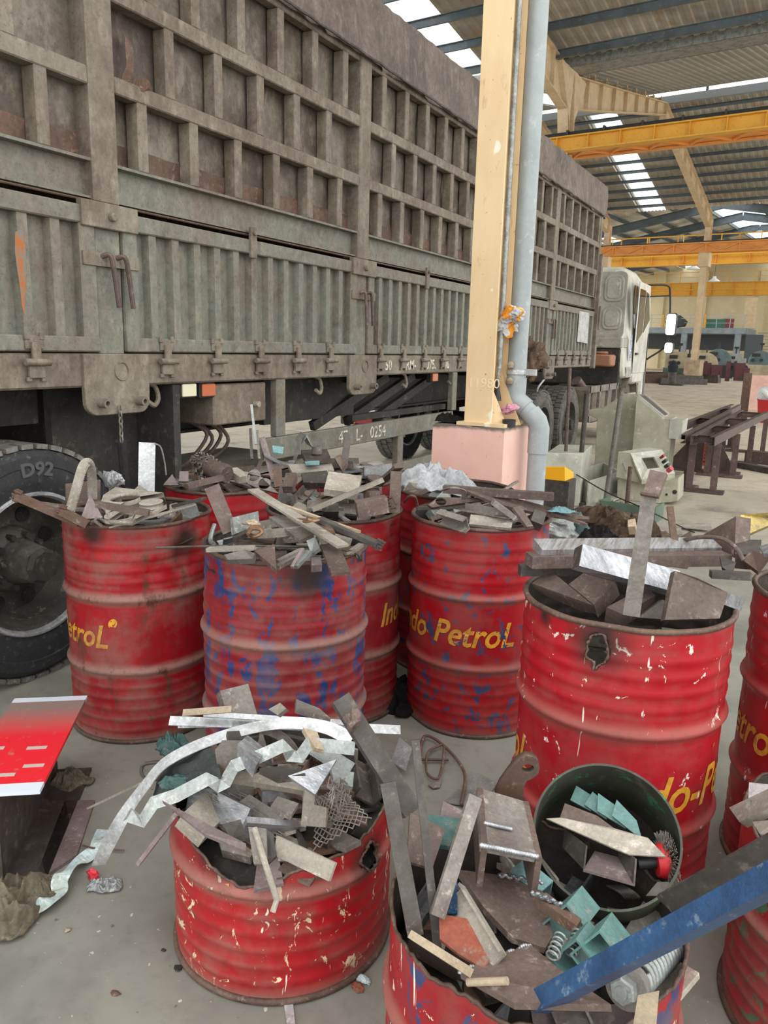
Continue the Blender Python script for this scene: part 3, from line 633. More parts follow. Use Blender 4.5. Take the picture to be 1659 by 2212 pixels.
# torn strip of sheet curling out of the second bay
bm = bmesh.new(); ribbon(bm, curve_pts([(XT - .07, 3.0, 2.98), (XT - .04, 2.98, 2.93), (XT - .05, 2.99, 2.84), (XT - .06, 2.97, 2.78), (XT - .01, 3.0, 2.765), (XT + .01, 3.04, 2.775), (XT - .02, 3.06, 2.74)], 4), .05, .003, up=(1, 0, 0)); tp('torn_sheet', bm, M['rust'])
# base rail
bm = bmesh.new(); bx(bm, XT - .1, XT, -.1, YE + .03, 1.345, 1.502); tp('base_rail', bm, M['truck_frame'], bevel=.01)
# gap rods between the band and the drop side
bm = bmesh.new()
for a, b in bays: cyl(bm, (XT - .03, a + .1, 2.195), (XT - .03, b - .1, 2.195), .006, 6)
tp('lock_rod', bm, M['rust'])
# corner post and front wall, far side and floor of the box
bm = bmesh.new(); bx(bm, XT - 2.5, XT - .11, YE - .06, YE + .02, 1.35, 3.55); tp('front_wall', bm, M['truck_sheet'])
bm = bmesh.new(); bx(bm, XT - 2.5, XT - 2.42, -.1, YE, 1.35, 3.55); tp('far_side', bm, M['truck_sheet'])
bm = bmesh.new(); bx(bm, XT - 2.45, XT - .1, -.1, YE, 1.42, 1.5); tp('cargo_floor', bm, M['under'])
bm = bmesh.new(); bx(bm, XT - 2.5, XT - .1, -.12, -.06, 1.35, 3.55); tp('tailgate', bm, M['truck_sheet'])
bm = bmesh.new(); bx(bm, XT - .02, XT + .05, YE - .03, YE + .07, 1.32, 3.0); cyl(bm, (XT + .06, YE + .03, 1.9), (XT + .06, YE + .03, 2.25), .018, 8); tp('corner_post', bm, M['truck_frame'], bevel=.01)
# tarpaulin: side skirt + top sheet
bm = bmesh.new(); ny, nz = 260, 14; G = []
for j in range(ny + 1):
    y = -.1 + (YE + .18 + .1) * j / ny; row = []
    for i in range(nz + 1):
        t_ = i / nz; z = 3.525 + .415 * t_ + .012 * noise.noise(V((0, y * 6, 0))) * (1 - t_)
        w = .034 * noise.noise(V((2, y * 2.6 + z * 1.5, z * 1.7))) + .03 * (abs(noise.noise(V((5, y * 5 + z * 2, z * 1.2)))) - .2) + .02 * noise.noise(V((5, y * 8, z * 2.2))) + .010 * noise.noise(V((7, y * 22, z * 6)))
        row.append(bm.verts.new((XT + .018 + w - .02 * t_, y, z)))
    for i in range(6):
        a = (i + 1) / 6 * R(90); row.append(bm.verts.new((XT - .06 - .0 + .06 * math.cos(a) + w * (1 - i / 6), y, 3.94 + .05 * math.sin(a))))
    for i in range(1, 13): row.append(bm.verts.new((XT - .06 - 2.4 * i / 12, y, 3.99 + .03 * math.sin(math.pi * i / 12) + .02 * noise.noise(V((i, y * 2, 4))))))
    G.append(row)
for j in range(ny):
    for i in range(len(G[0]) - 1): bm.faces.new((G[j][i], G[j + 1][i], G[j + 1][i + 1], G[j][i + 1]))
f = [g for g in G[-1][:nz + 1]]
for i in range(nz): 
    a_, b_ = G[-1][i], G[-1][i + 1]; c_ = bm.verts.new((XT - 2.4, YE + .18, b_.co.z)); d_ = bm.verts.new((XT - 2.4, YE + .18, a_.co.z)); bm.faces.new((a_, d_, c_, b_))
TA = tp('tarpaulin', bm, M['tarp'], smooth='all')
bm = bmesh.new(); pts = [(XT + .035, -.1 + .1 * i, 3.535 + .012 * noise.noise(V((4, i * .9, 0)))) for i in range(124)]; tube(bm, pts, .009, 6)
bmesh.ops.translate(bm, verts=bm.verts, vec=-TO); mk('edge_rope', bm, M['steel_dark'], TA)
# stencilled number on the base rail
k = NT('faded_white_stencil', .8); M['stencil'] = k.out(k.mix(k.ramp(k.noise(30, 4, .6), .42, .6), '#d5d0c4', '#a09a8c'))
def stencil(txt, y, z, size, x, par_off, par):
    bm = text_bm(txt, size, 0, .002, .001); bm.transform(Matrix(((0, 0, 1, x), (1, 0, 0, y), (0, 1, 0, z), (0, 0, 0, 1)))); bmesh.ops.translate(bm, verts=bm.verts, vec=-par_off); return mk('stencil_lettering', bm, M['stencil'], par)
for txt, y in (('50', 5.54), ('RM-', 5.905), ('075.', 6.305), ('46', 6.69)): stencil(txt, y, 1.385, .115, XT + .002, TO, T)
# warning-lamp lenses, hooks
k = flat('lamp_orange_lens', '#b5613f', .3); k2 = flat('lamp_clear_lens', '#d6d2b8', .25)
def lamp(y, z, c, nm):
    bm = bmesh.new(); bx(bm, XT - .08, XT - .03, y - .065, y + .065, z - .045, z + .045); q = tp(nm, bm, M['under'], bevel=.006)
    bm = bmesh.new(); bx(bm, XT - .03, XT - .015, y - .055, y + .055, z - .035, z + .035)
    bmesh.ops.translate(bm, verts=bm.verts, vec=-TO); mk('lens', bm, c, q, bevel=.004)
lamp(3.31, 1.305, k2, 'side_lamp'); lamp(3.47, 1.30, k, 'side_marker_lamp'); lamp(6.55, 1.305, k, 'side_marker_lamp')
for y in (3.03, 4.62, 5.95, 6.9):
    bm = bmesh.new(); tube(bm, curve_pts([(XT - .05, y, 1.35), (XT - .05, y + .05, 1.33), (XT - .04, y + .06, 1.27), (XT - .03, y + .02, 1.235), (XT - .03, y - .03, 1.26)], 4), .013, 8); tp('rope_hook', bm, M['truck_frame'], smooth=True)
# chassis rails and cross members, landing gear, brace bars
bm = bmesh.new()
for x in (-3.95, -4.75): shaped(bm, Iprof(.14, .38, .02, .02), (x, .2, 1.12), (x, YE - .3, 1.12))
tp('chassis_rail', bm, M['under'])
for y in (1.6, 2.9, 4.1, 5.4, 6.7, 8, 9.3, 10.6):
    bm = bmesh.new(); shaped(bm, Cprof(.06, .14, .01), (-5.4, y, 1.35), (XT - .1, y, 1.35)); tp('cross_member', bm, M['under'])
bm = bmesh.new(); bx(bm, -3.35, -3.30, 2.62, 3.20, .42, 1.34); bx(bm, -3.32, -3.02, 3.18, 3.23, .42, 1.34); tp('mud_guard', bm, M['under'])
bm = bmesh.new(); bx(bm, -3.4, -3.37, -.1, 2.6, 1.15, 1.36); tp('inner_panel', bm, M['under'])
bm = bmesh.new(); bx(bm, -3.45, -3.03, 3.52, 4.02, 1.09, 1.33); tb = tp('tool_box', bm, M['truck_frame'], bevel=.008)
bm = bmesh.new(); cyl(bm, (-3.03, 3.9, 1.2), (-2.99, 3.9, 1.2), .018, 12); bmesh.ops.translate(bm, verts=bm.verts, vec=-TO); mk('lock_knob', bm, M['steel_light'], tb, smooth=True)
bm = bmesh.new(); bx(bm, -3.9, -3.1, 3.25, 4.7, .72, .78); bx(bm, -3.14, -3.1, 3.25, 4.7, .60, .74); tp('side_shelf', bm, M['steel_light'], bevel=.005)
for dy, dz in ((0, 0), (.08, .02), (.15, -.02), (-.05, .03)):
    bm = bmesh.new(); tube(bm, curve_pts([(-3.25, 3.62 + dy, 1.1), (-3.2, 3.7 + dy, .98 + dz), (-3.3, 3.62 + dy, .84), (-3.4, 3.5, .80)], 5), .012, 8); tp('air_hose', bm, M['steel_brown'], smooth=True)
bm = bmesh.new()
for y in (5.5, 6.0, 6.5): bar(bm, (-3.3, y - .55, .96), (-3.15, y + .35, 1.32), .05, .07)
bx(bm, -3.2, -3.15, 5.3, 7.1, .98, 1.03); tp('diagonal_brace', bm, M['under'])
bm = bmesh.new(); bx(bm, -3.3, -3.26, 4.3, 5.5, 1.02, 1.34); tp('side_box', bm, M['under'])
# hanging chain with wrapped strap
bm = bmesh.new()
for i in range(6):
    c0 = V((XT + .03, 2.76, 1.235 - .03 * i)); pts = [c0 + V((math.cos(a) * .009 * (i % 2), math.cos(a) * .009 * (1 - i % 2), math.sin(a) * .02)) for a in [j * math.pi / 4 for j in range(8)]]; tube(bm, pts, .004, 5, True)
tp('chain', bm, M['steel'], smooth=True)
bm = bmesh.new(); P_ = [(XT + .03, 2.76, 1.07), (XT + .03, 2.765, .98), (XT + .03, 2.77, .9), (XT + .04, 2.78, .8), (XT + .08, 2.79, .7), (XT + .06, 2.83, .6)]; tube(bm, curve_pts(P_, 4), [.022 + .007 * noise.noise(V((i, 3, 1))) for i in range(21)], 8); tp('wrapped_strap', bm, M['cloth_black'])

# ---- wheels
def wheel(name, c, parent=None, off=V((0, 0, 0)), r=.55, w=.30, dusty=False, near=False):
    """axis along x; outer face towards +x"""
    rub = M['rubber_dusty'] if dusty else M['rubber']
    RX = Matrix.Rotation(R(90), 4, 'Y')
    bm = bmesh.new()
    lathe(bm, [(.31, -w*.38), (.40, -w*.5), (.49, -w*.5), (r-.03, -w*.44), (r-.012, -w*.36), (r-.012, w*.36), (r-.03, w*.44), (.505, w*.485), (.50, w*.5), (.455, w*.505), (.45, w*.492), (.40, w*.5), (.335, w*.46), (.31, w*.38)], 72, RX)
    tire = t = mk('wheel', bm, rub, parent, smooth=True, loc=V(c) - off)
    bm = bmesh.new(); n = 44
    for i in range(n):
        a = 2 * math.pi * i / n
        for k_, (x0, x1, da) in enumerate(((-w*.44, -w*.17, 0), (-w*.13, w*.13, .5), (w*.17, w*.44, 0))):
            aa = a + da * 2 * math.pi / n; Mx = Matrix.Rotation(aa, 4, 'X')
            box(bm, ((x0 + x1) / 2, 0, r - .008), (x1 - x0, .058, .022), Mx)
    mk('tread_blocks', bm, M['rubber_dusty'], tire, bevel=.004); 
    bm = bmesh.new()
    lathe(bm, [(.338, w*.46), (.332, w*.50), (.322, w*.50), (.316, w*.46), (.312, w*.40)], 56, RX); mk('rim_lip', bm, M['aluminium'] if not dusty else M['rim'], t, smooth=True)
    bm = bmesh.new(); lathe(bm, [(.312, w*.40), (.30, w*.2), (.285, -.02), (.26, -.06), (.16, -.05), (.14, 0.0), (.11, .02), (.10, .06), (.085, .15), (.06, .16), (0, .16)], 56, RX)
    mk('rim', bm, M['rim'], t, smooth=True)
    bm = bmesh.new(); lathe(bm, [(0, .16), (.075, .16), (.085, .18), (.07, .2), (0, .2)], 8, RX)
    mk('hub_cap', bm, M['under'], t)
    if near:
        for i in range(10):
            a = i * math.pi / 5; bm = bmesh.new(); cyl(bm, (-.04, .125 * math.cos(a), .125 * math.sin(a)), (.045, .125 * math.cos(a), .125 * math.sin(a)), .015, 6); mk('wheel_nut', bm, M['under'], t)
        for i in range(8):
            a = (i + .5) * math.pi / 4; bm = bmesh.new(); cyl(bm, (-.06, .215 * math.cos(a), .215 * math.sin(a)), (-.044, .215 * math.cos(a), .215 * math.sin(a)), .036, 16); mk('vent_hole', bm, M['dark'], t)
    return t, tire
M['rim'] = worn('grimy_white_wheel', '#5a5650', '#3c3a36', '#77736b', 5, .40, .60, .6)
wt, tire = wheel('wheel', (-3.16, 2.27, .55), T, TO, near=True)
bm = text_bm('D92', .10, 0, .003, .003)
for v in bm.verts:
    s_ = v.co.x; rr = .415 + v.co.y * .85; a = R(90) - (s_ - .06) / .45; v.co = V((.152 + v.co.z, rr * math.cos(a), rr * math.sin(a))); 
mk('sidewall_lettering', bm, flat('sidewall_raised', '#4a4c50', .6), tire)
wheel('wheel', (-3.16, .88, .55), T, TO)
wheel('wheel', (-5.3, 2.19, .55), T, TO)
bm = bmesh.new(); cyl(bm, (-5.3, 2.27, .55), (-3.2, 2.27, .55), .07, 12); tp('axle', bm, M['under']); bm = bmesh.new(); cyl(bm, (-5.3, .88, .55), (-3.2, .88, .55), .07, 12); tp('axle', bm, M['under'])

# ================================================================== THE TRACTOR
CO = V((-4.1, 14.5, 0))
CT = thing('tractor_truck', 'dirty white truck cab coupled to the front of the trailer', 'truck', CO)
def cp(name, bm, m, par=None, **kw):
    bmesh.ops.translate(bm, verts=bm.verts, vec=-CO); return mk(name, bm, m, par or CT, **kw)
M['cab_white'] = worn('dirty_white_cab', '#c9c8bf', '#aeada3', '#e2e2dc', 2.5, .42, .62, .5, world_=True, grit=.35)
M['cab_back'] = worn('dirty_grey_cab_back', '#b3b0a4', '#97948a', '#c9c6ba', 2.5, .42, .62, .6, world_=True, grit=.5)
M['glass'] = flat('dark_tinted_glass', '#1d262e', .08); M['glass'].node_tree.nodes['Principled BSDF'].inputs['Metallic'].default_value = .3
XC, YR, YF = -2.9, 14.0, 16.15; XL = -5.35
# shell outline in y-z swept across x, rounded
side = [(YR, 1.32), (YR, 2.78), (YR + .06, 2.93), (YR + .3, 3.02), (YF - .75, 3.02), (YF - .3, 2.92), (YF - .05, 2.35), (YF, 1.9), (YF + .02, .62), (YF - .3, .58), (YF - .35, 1.0), (YR + .95, 1.0), (YR + .9, 1.12), (YR + .1, 1.12)]
bm = bmesh.new(); A_ = [bm.verts.new((XC - (.16 if z > 2.9 else .08 if z > 2.75 else 0), y, z)) for y, z in side]; B_ = [bm.verts.new((XL + (.16 if z > 2.9 else .08 if z > 2.75 else 0), y, z)) for y, z in side]
bm.faces.new(A_); bm.faces.new(B_[::-1]); n = len(side)
for i in range(n): bm.faces.new((A_[i], B_[i], B_[(i + 1) % n], A_[(i + 1) % n]))
cp('cab_shell', bm, M['cab_white'], bevel=.04, smooth=True)
# back wall panels (pressed rounded rectangles) and windows
def rr_plate(bm, x0, x1, z0, z1, y, t, r=.08):
    pr = []
    for cx_, cz_, a0 in ((x1 - r, z1 - r, 0), (x0 + r, z1 - r, 90), (x0 + r, z0 + r, 180), (x1 - r, z0 + r, 270)):
        for j in range(5): a = R(a0 + j * 22.5); pr.append((cx_ + r * math.cos(a), y, cz_ + r * math.sin(a)))
    plate(bm, pr, t, V((0, -50, 2)))
bm = bmesh.new(); rr_plate(bm, XL + .05, XC - .03, 1.80, 2.92, YR - .012, .02, .1); bk = cp('back_panel', bm, M['cab_back'], bevel=.005)
for x0, x1, z0, z1 in ((-3.31, -2.98, 2.42, 2.86), (-3.31, -2.98, 1.95, 2.33), (-5.2, -4.9, 1.95, 2.8)):
    bm = bmesh.new(); rr_plate(bm, x0, x1, z0, z1, YR - .04, .03, .1); rr_plate(bm, x0 + .05, x1 - .05, z0 + .05, z1 - .05, YR - .055, .02, .07); bmesh.ops.translate(bm, verts=bm.verts, vec=-CO); mk('pressed_panel', bm, M['cab_back'], bk, bevel=.01, smooth=True)
bm = bmesh.new(); rr_plate(bm, -4.7, -3.42, 2.38, 2.82, YR - .03, .02, .08); cp('rear_window', bm, M['glass'])
bm = bmesh.new(); rr_plate(bm, -3.9, -3.41, 1.92, 2.3, YR - .035, .02, .05)
for i in range(9): bx(bm, -3.86, -3.45, YR - .055, YR - .04, 1.96 + i * .036, 1.975 + i * .036)
cp('air_intake_grille', bm, M['black_metal'])
bm = bmesh.new(); bx(bm, XL + .1, XC - .03, YR - .06, YR + .5, 1.64, 1.82); cp('rear_sill', bm, M['cab_back'], bevel=.02)
bm = bmesh.new(); bx(bm, XL + .1, XC - .05, YR - .02, YR + .3, 1.0, 1.64); cp('dark_gap_box', bm, M['under'], bevel=.02)  # dark box stands in for the shaded gap below the sill
# side: quarter window, door with window, handle, step
def side_plate(bm, pts, t=.012): plate(bm, [(XC + .012, y, z) for y, z in pts], t, V((50, 0, 1)))
bm = bmesh.new(); side_plate(bm, [(YR + .42, 2.72), (YR + .72, 2.72), (YR + .74, 1.98), (YR + .60, 2.02), (YR + .46, 2.3)]); cp('quarter_window', bm, M['glass'])
bm = bmesh.new(); side_plate(bm, [(YR + .84, 2.82), (YF - .25, 2.82), (YF - .06, 2.2), (YF - .04, 1.2), (YR + .86, 1.2)], .014); dr = cp('door', bm, M['cab_white'], bevel=.004)
bm = bmesh.new(); plate(bm, [(XC + .02, y, z) for y, z in ((YR + .92, 2.7), (YR + 1.42, 2.7), (YR + 1.44, 1.95), (YR + .94, 1.75))], .01, V((50, 0, 1))); bmesh.ops.translate(bm, verts=bm.verts, vec=-CO); mk('door_window', bm, M['glass'], dr)
bm = bmesh.new(); plate(bm, [(XC + .02, y, z) for y, z in ((YR + 1.5, 2.68), (YR + 1.75, 2.66), (YF - .12, 2.2), (YR + 1.52, 1.95))], .01, V((50, 0, 1))); bmesh.ops.translate(bm, verts=bm.verts, vec=-CO); mk('front_quarter_window', bm, M['glass'], dr)
bm = bmesh.new(); box(bm, (XC + .03, YR + 1.0, 1.55), (.03, .16, .04)); bmesh.ops.translate(bm, verts=bm.verts, vec=-CO); mk('door_handle', bm, M['black_metal'], dr)
bm = bmesh.new(); side_plate(bm, [(YF - .12, 1.95), (YF - .02, 1.9), (YF + .02, .65), (YF - .12, .65)], .014); cp('front_trim', bm, flat('grey_plastic_trim', '#55585a', .6))
bm = bmesh.new(); side_plate(bm, [(YF - .2, .75), (YF - .12, .75), (YF - .12, .68), (YF - .2, .68)], .02); cp('indicator', bm, flat('indicator_red', '#c23b22', .3))
bm = bmesh.new(); side_plate(bm, [(YR + .3, 1.32), (YR + .75, 1.32), (YR + .75, 1.14), (YR + .3, 1.14)], .013); cp('grime_patch', bm, worn('peeled_paint', '#8c8b82', '#b5b3aa', '#5f5e58', 12, .42, .58))
# oval sticker with upright lettering
bm = bmesh.new(); pr = [(XC + .014, YR + .52 + .075 * math.cos(a), 1.66 + .24 * math.sin(a)) for a in [j * math.pi / 12 for j in range(24)]]; plate(bm, pr, .003, V((50, 0, 1))); st = cp('sticker', bm, flat('sticker_blue', '#3c5fa8', .5))
bm = bmesh.new(); pr = [(XC + .016, YR + .52 + .06 * math.cos(a), 1.66 + .215 * math.sin(a)) for a in [j * math.pi / 12 for j in range(24)]]; plate(bm, pr, .003, V((50, 0, 1))); bmesh.ops.translate(bm, verts=bm.verts, vec=-CO); mk('sticker_field', bm, flat('sticker_white', '#dfe3e8', .5), st)
bm = text_bm('Daewoo', .115, 0, .002, .001); bm.transform(Matrix(((0, 0, 1, XC + .018), (0, -1, 0, YR + .555), (1, 0, 0, 1.47), (0, 0, 0, 1)))); bmesh.ops.translate(bm, verts=bm.verts, vec=-CO); mk('sticker_lettering', bm, flat('sticker_ink', '#2c4a90', .5), st)
# mirrors
bm = bmesh.new(); xm = XC + .32
tube(bm, curve_pts([(XC - .02, YF - .35, 2.83), (xm - .05, YF - .05, 2.84), (xm, YF + .05, 2.7), (xm + .03, YF + .08, 2.3), (xm + .02, YF + .08, 1.75), (XC + .02, YF - .05, 1.45)], 5), .018, 8); tube(bm, [(XC - .02, YF - .3, 2.62), (xm - .02, YF + .04, 2.66)], .014, 8)
mir = cp('mirror_arm', bm, M['black_metal'], smooth=True)
for z, hh, ww in ((2.12, .44, .2), (1.68, .22, .17)):
    bm = bmesh.new(); pr = []
    for cx_, cz_, a0 in ((1, 1, 0), (-1, 1, 90), (-1, -1, 180), (1, -1, 270)):
        for j in range(4): a = R(a0 + j * 30); pr.append((xm + .08 + cx_ * (ww / 2 - .05) + .05 * math.cos(a), YF + .02, z + cz_ * (hh / 2 - .05) + .05 * math.sin(a)))
    plate(bm, pr, .09, V((xm, -50, z))); bmesh.ops.translate(bm, verts=bm.verts, vec=-CO); mh = mk('mirror_housing', bm, M['black_metal'], mir, bevel=.012)
    bm = bmesh.new(); plate(bm, [(xm + .08 + (x - xm - .08) * .86, YF + .016, z + (zz - z) * .9) for x, y, zz in pr], .004, V((xm, -50, z))); bmesh.ops.rotate(bm, verts=bm.verts, cent=V((xm + .08, YF + .01, z)), matrix=Matrix.Rotation(R(8), 3, 'Z')); bmesh.ops.translate(bm, verts=bm.verts, vec=-CO + V((0, -.03, 0))); mk('mirror_glass', bm, flat('mirror', '#dfe6ea', .03, 1.0), mir)
# frame, fenders, tank, grime between
bm = bmesh.new()
for x in (-3.75, -4.55): bx(bm, x - .04, x + .04, 9.6, 16.0, .72, 1.0)
cp('frame_rail', bm, M['under'])
bm = bmesh.new(); lathe(bm, [(.0, 0), (.5, 0), (.55, .05), (.5, .1), (0, .1)], 24, Matrix.Translation((-4.15, 11.2, 1.1))); cp('coupling_plate', bm, M['under'])
bm = bmesh.new(); bx(bm, -3.45, -2.98, 12.55, 13.75, .45, 1.0); cp('battery_box', bm, M['truck_frame'], bevel=.04)
bm = bmesh.new(); bx(bm, -3.42, -3.0, 13.5, 13.9, 1.33, 1.53); bx(bm, -3.3, -3.1, 13.6, 13.8, 1.53, 1.58); cp('water_tank', bm, flat('dusty_terracotta', '#9a6b52', .7), bevel=.05, smooth=True)
bm = bmesh.new(); tube(bm, curve_pts([(-3.4, 12.9, 1.1), (-3.3, 13.1, .9), (-3.25, 13.2, .7), (-3.3, 13.2, .5)], 4), .09, 12); cp('exhaust_duct', bm, M['steel_brown'], smooth=True)
bm = bmesh.new()
for a0 in range(9):
    a = R(a0 * 20 + 10); 
    bar(bm, (-3.12, 15.0 - .62 * math.cos(a - R(10)), .55 + .62 * math.sin(a - R(10))), (-3.12, 15.0 - .62 * math.cos(a + R(10)), .55 + .62 * math.sin(a + R(10))), .42, .02, up=(0, -math.cos(a), math.sin(a)))
cp('front_fender', bm, M['truck_frame'])
bm = bmesh.new(); bx(bm, -5.4, -2.88, YF - .25, YF + .1, .4, .78); cp('bumper', bm, M['truck_frame'], bevel=.03)
for y, d in ((15.0, True), (11.22, True), (9.92, True)):
    wheel('wheel', (-3.16, y, .53), CT, CO, r=.54, w=.31, dusty=d); 
    if y < 12: wheel('wheel', (-3.50, y, .53), CT, CO, r=.54, w=.29, dusty=d)
wheel('wheel', (-5.1, 11.22, .53), CT, CO, r=.54); wheel('wheel', (-5.1, 9.92, .53), CT, CO, r=.54); wheel('wheel', (-5.1, 15.0, .53), CT, CO, r=.54)
for y in (9.92, 11.22, 15.0): bm = bmesh.new(); cyl(bm, (-5.1, y, .53), (-3.2, y, .53), .09, 12); cp('axle', bm, M['under'])
bm = bmesh.new(); tube(bm, curve_pts([(-3.1, 10.0, 1.33), (-3.0, 9.9, 1.25), (-3.05, 9.75, 1.1), (-3.1, 9.9, .98)], 5), .012, 8); cp('air_hose', bm, M['cloth_white'], smooth=True)
# side guard frame standing between trailer and cab, lower rails seen by the tyre
bm = bmesh.new()
for z in (.55, 1.0): bx(bm, -2.98, -2.94, 12.0, 14.0, z - .05, z + .05)
for y in (12.05, 12.7, 13.3, 13.9): bx(bm, -2.98, -2.94, y - .03, y + .03, .5, 1.05)
cp('side_guard', bm, M['steel'])
bm = bmesh.new(); bx(bm, XT - .05, XT, 3.95, 6.95, .83, .975); bx(bm, XT - .05, XT, 5.6, 7.2, .50, .60)
for y, z0, z1 in ((4.15, .975, 1.345), (5.87, .5, .84), (6.98, .98, 1.345)): bx(bm, XT - .06, XT - .005, y - .05, y + .05, z0, z1)
sg = tp('side_guard', bm, M['truck_green'], bevel=.006)
for txt, y in (('47', 4.85), ('L-', 5.1), ('0254', 5.32)):
    bm = text_bm(txt, .13, 0, .001, .001); bm.transform(Matrix(((0, 0, 1, XT + .002), (1, 0, 0, y), (0, 1, 0, .86), (0, 0, 0, 1)))); bmesh.ops.translate(bm, verts=bm.verts, vec=-TO); mk('stencil_lettering', bm, M['stencil'], sg)
p = aty(778, 902, 9.25)
bm = bmesh.new(); bx(bm, p.x - .3, p.x + .3, 9.22, 9.3, p.z - .1, p.z + .06); tl = cp('tail_lamp', bm, M['under'], bevel=.01)
for nm, a, b, c in (('orange_lens', -.2, -.04, '#f08a1c'), ('red_lens', -.03, .22, '#8e1414')):
    bm = bmesh.new(); bx(bm, p.x + a, p.x + b, 9.19, 9.22, p.z - .08, p.z + .05); bmesh.ops.translate(bm, verts=bm.verts, vec=-CO); mk(nm, bm, flat(nm, c, .3), tl, bevel=.006)
bm = bmesh.new(); bx(bm, -5.3, -4.7, 9.3, 9.32, .38, .62); cp('mud_flap', bm, M['steel'], bevel=.01)

bm = bmesh.new(); pr = [(2.272, 2.0), (2.31, 2.02), (2.318, 1.93), (2.312, 1.86), (2.306, 1.80), (2.296, 1.73), (2.288, 1.66), (2.28, 1.70), (2.276, 1.78), (2.27, 1.84), (2.264, 1.92)]
plate(bm, [(XT - .006, a - .004, b) for a, b in pr], .001, V((9, 0, 2))); k = NT('orange_rust_streak', .9); n1 = k.noise(40, 6, .7, k.mapped((1, 1, .4))); tp('rust_streak', bm, k.out(k.mix(k.ramp(n1, .42, .58), '#a8602f', '#77756a')))
bm = bmesh.new(); q = [atx(1252, 672, XT + .008), atx(1273, 676, XT + .008), atx(1269, 742, XT + .008), atx(1264, 741, XT + .008), atx(1247, 738, XT + .008)]; plate(bm, q, .006, V((9, 0, 2))); tp('pale_board', bm, M['aluminium'])
# ================================================================== THE DRUMS
def m_drum(name, base, alt, seed, blue=None, bth=.57, bmul=1.0, chip=None, cth=.66, dust=.5, scorch=None, rustb=.3, letters=False, vert=False, mid=False, deep='#7a1820'):
    k = NT(name, .45); k.b.inputs['Specular IOR Level'].default_value = .32
    v = k.mapped((1, 1, 1), (seed, seed * .37, seed * .11)); s = k.sep(); z = s[2]
    n1 = k.noise(4, 5, .6, v); n2 = k.noise(22, 5, .7, v)
    c = k.mix(k.ramp(n1, .35, .65), base, alt)
    c = k.mix(k.ramp(n2, .54, .70, 0, .45), c, deep)
    if letters: c = '#d9a02e'; c = k.mix(k.ramp(n2, .45, .75), '#dba233', '#a86a24')
    if blue:
        nb = k.noise(bmul * 11, 7, .66, k.mapped((1, 1, .62 if vert else .8), (seed * 2, 1.3, 4), ), .4)
        c = k.mix(k.ramp(nb, bth, bth + .012), c, blue)
    if chip:
        nc = k.noise(17, 7, .68, k.mapped((1, 1, .8), (seed, 9, 2)), .8); c = k.mix(k.ramp(nc, cth, cth + .01), c, chip)
        nc2 = k.noise(20, 2, .5, k.mapped((1.8, 1.8, .22), (seed, 2, 7)), 1.2); c = k.mix(k.ramp(nc2, .70, .71), c, '#e6dfd0')
    # dust lying in soft bands around the two rolling hoops and at the foot
    def band(zc, wd):
        d = k.mathn('ABSOLUTE', k.mathn('SUBTRACT', k.mathn('ADD', z, k.mathn('MULTIPLY', n1, .03)), zc + .015)); return k.ramp(d, wd * .3, wd, 1, 0)
    d = k.mathn('MAXIMUM', k.mathn('MAXIMUM', band(.595, .035), band(.30, .035)), band(.0, .05))
    nd = k.noise(6, 6, .65, k.mapped((1, 1, 1), (3, seed, 6)))
    c = k.mix(k.mathn('MULTIPLY', d, dust), c, '#8a7468'); c = k.mix(k.ramp(nd, .46, .72, 0, dust), c, '#7d5f55'); c = k.mix(k.ramp(k.noise(38, 5, .75), .52, .68, 0, .5 * dust + .1), c, '#5e2f2c')
    c = k.mix(k.ramp(k.noise(11, 6, .7, k.mapped((1, 1, .4), (seed, 5, 5))), .57, .66, 0, rustb), c, '#5b3a2c')
    # dust caught on the small corrugations
    sn = k.mathn('SINE', k.mathn('MULTIPLY', k.mathn('SUBTRACT', z, .049), 2 * math.pi / .045))
    zone = k.mathn('SUBTRACT', 1.0, band(.445, .17)) if not mid else 1.0
    c = k.mix(k.mathn('MULTIPLY', k.mathn('MULTIPLY', k.ramp(sn, .1, .95, 0, .5 * dust + .03), k.ramp(nd, .38, .62)), zone), c, '#876a60')
    if scorch:
        for (sx, sy, sz, r) in scorch:
            vv = k.n.new('ShaderNodeVectorMath'); vv.operation = 'DISTANCE'; vv.inputs[1].default_value = (sx, sy, sz); k.link(k.tc, vv.inputs[0])
            dd = k.mathn('ADD', vv.outputs['Value'], k.mathn('MULTIPLY', n2, .05)); c = k.mix(k.ramp(dd, r * .45, r, .93, 0), c, '#2b2421')
    k.link(k.ramp(nd, .4, .7, .36, .75), k.b.inputs['Roughness'])
    k.bump(n2, .25, .003); return k.out(c)
M['drum_rim'] = worn('rusty_drum_rim', '#6b5549', '#54423a', '#8a776b', 9, .42, .6, .65, .3)
M['drum_in'] = worn('dusty_drum_inside', '#4e443e', '#3a322e', '#6a5c52', 6, .42, .6, .8)
RD = .288
def prof_r(z, style):
    r = RD
    for c in (.30, .595): r += .013 * math.exp(-((z - c) / .013) ** 2)
    zz = [.665, .71, .755, .80] if style != 'mid' else [.66, .70, .74, .78]
    for c in zz: r += .0032 * math.exp(-((z - c) / .012) ** 2)
    for c in (.06, .105, .15, .195, .24): r += .0032 * math.exp(-((z - c) / .012) ** 2)
    if style == 'mid':
        for c in (.36, .41, .46, .51, .555): r += .0032 * math.exp(-((z - c) / .012) ** 2)
    return r
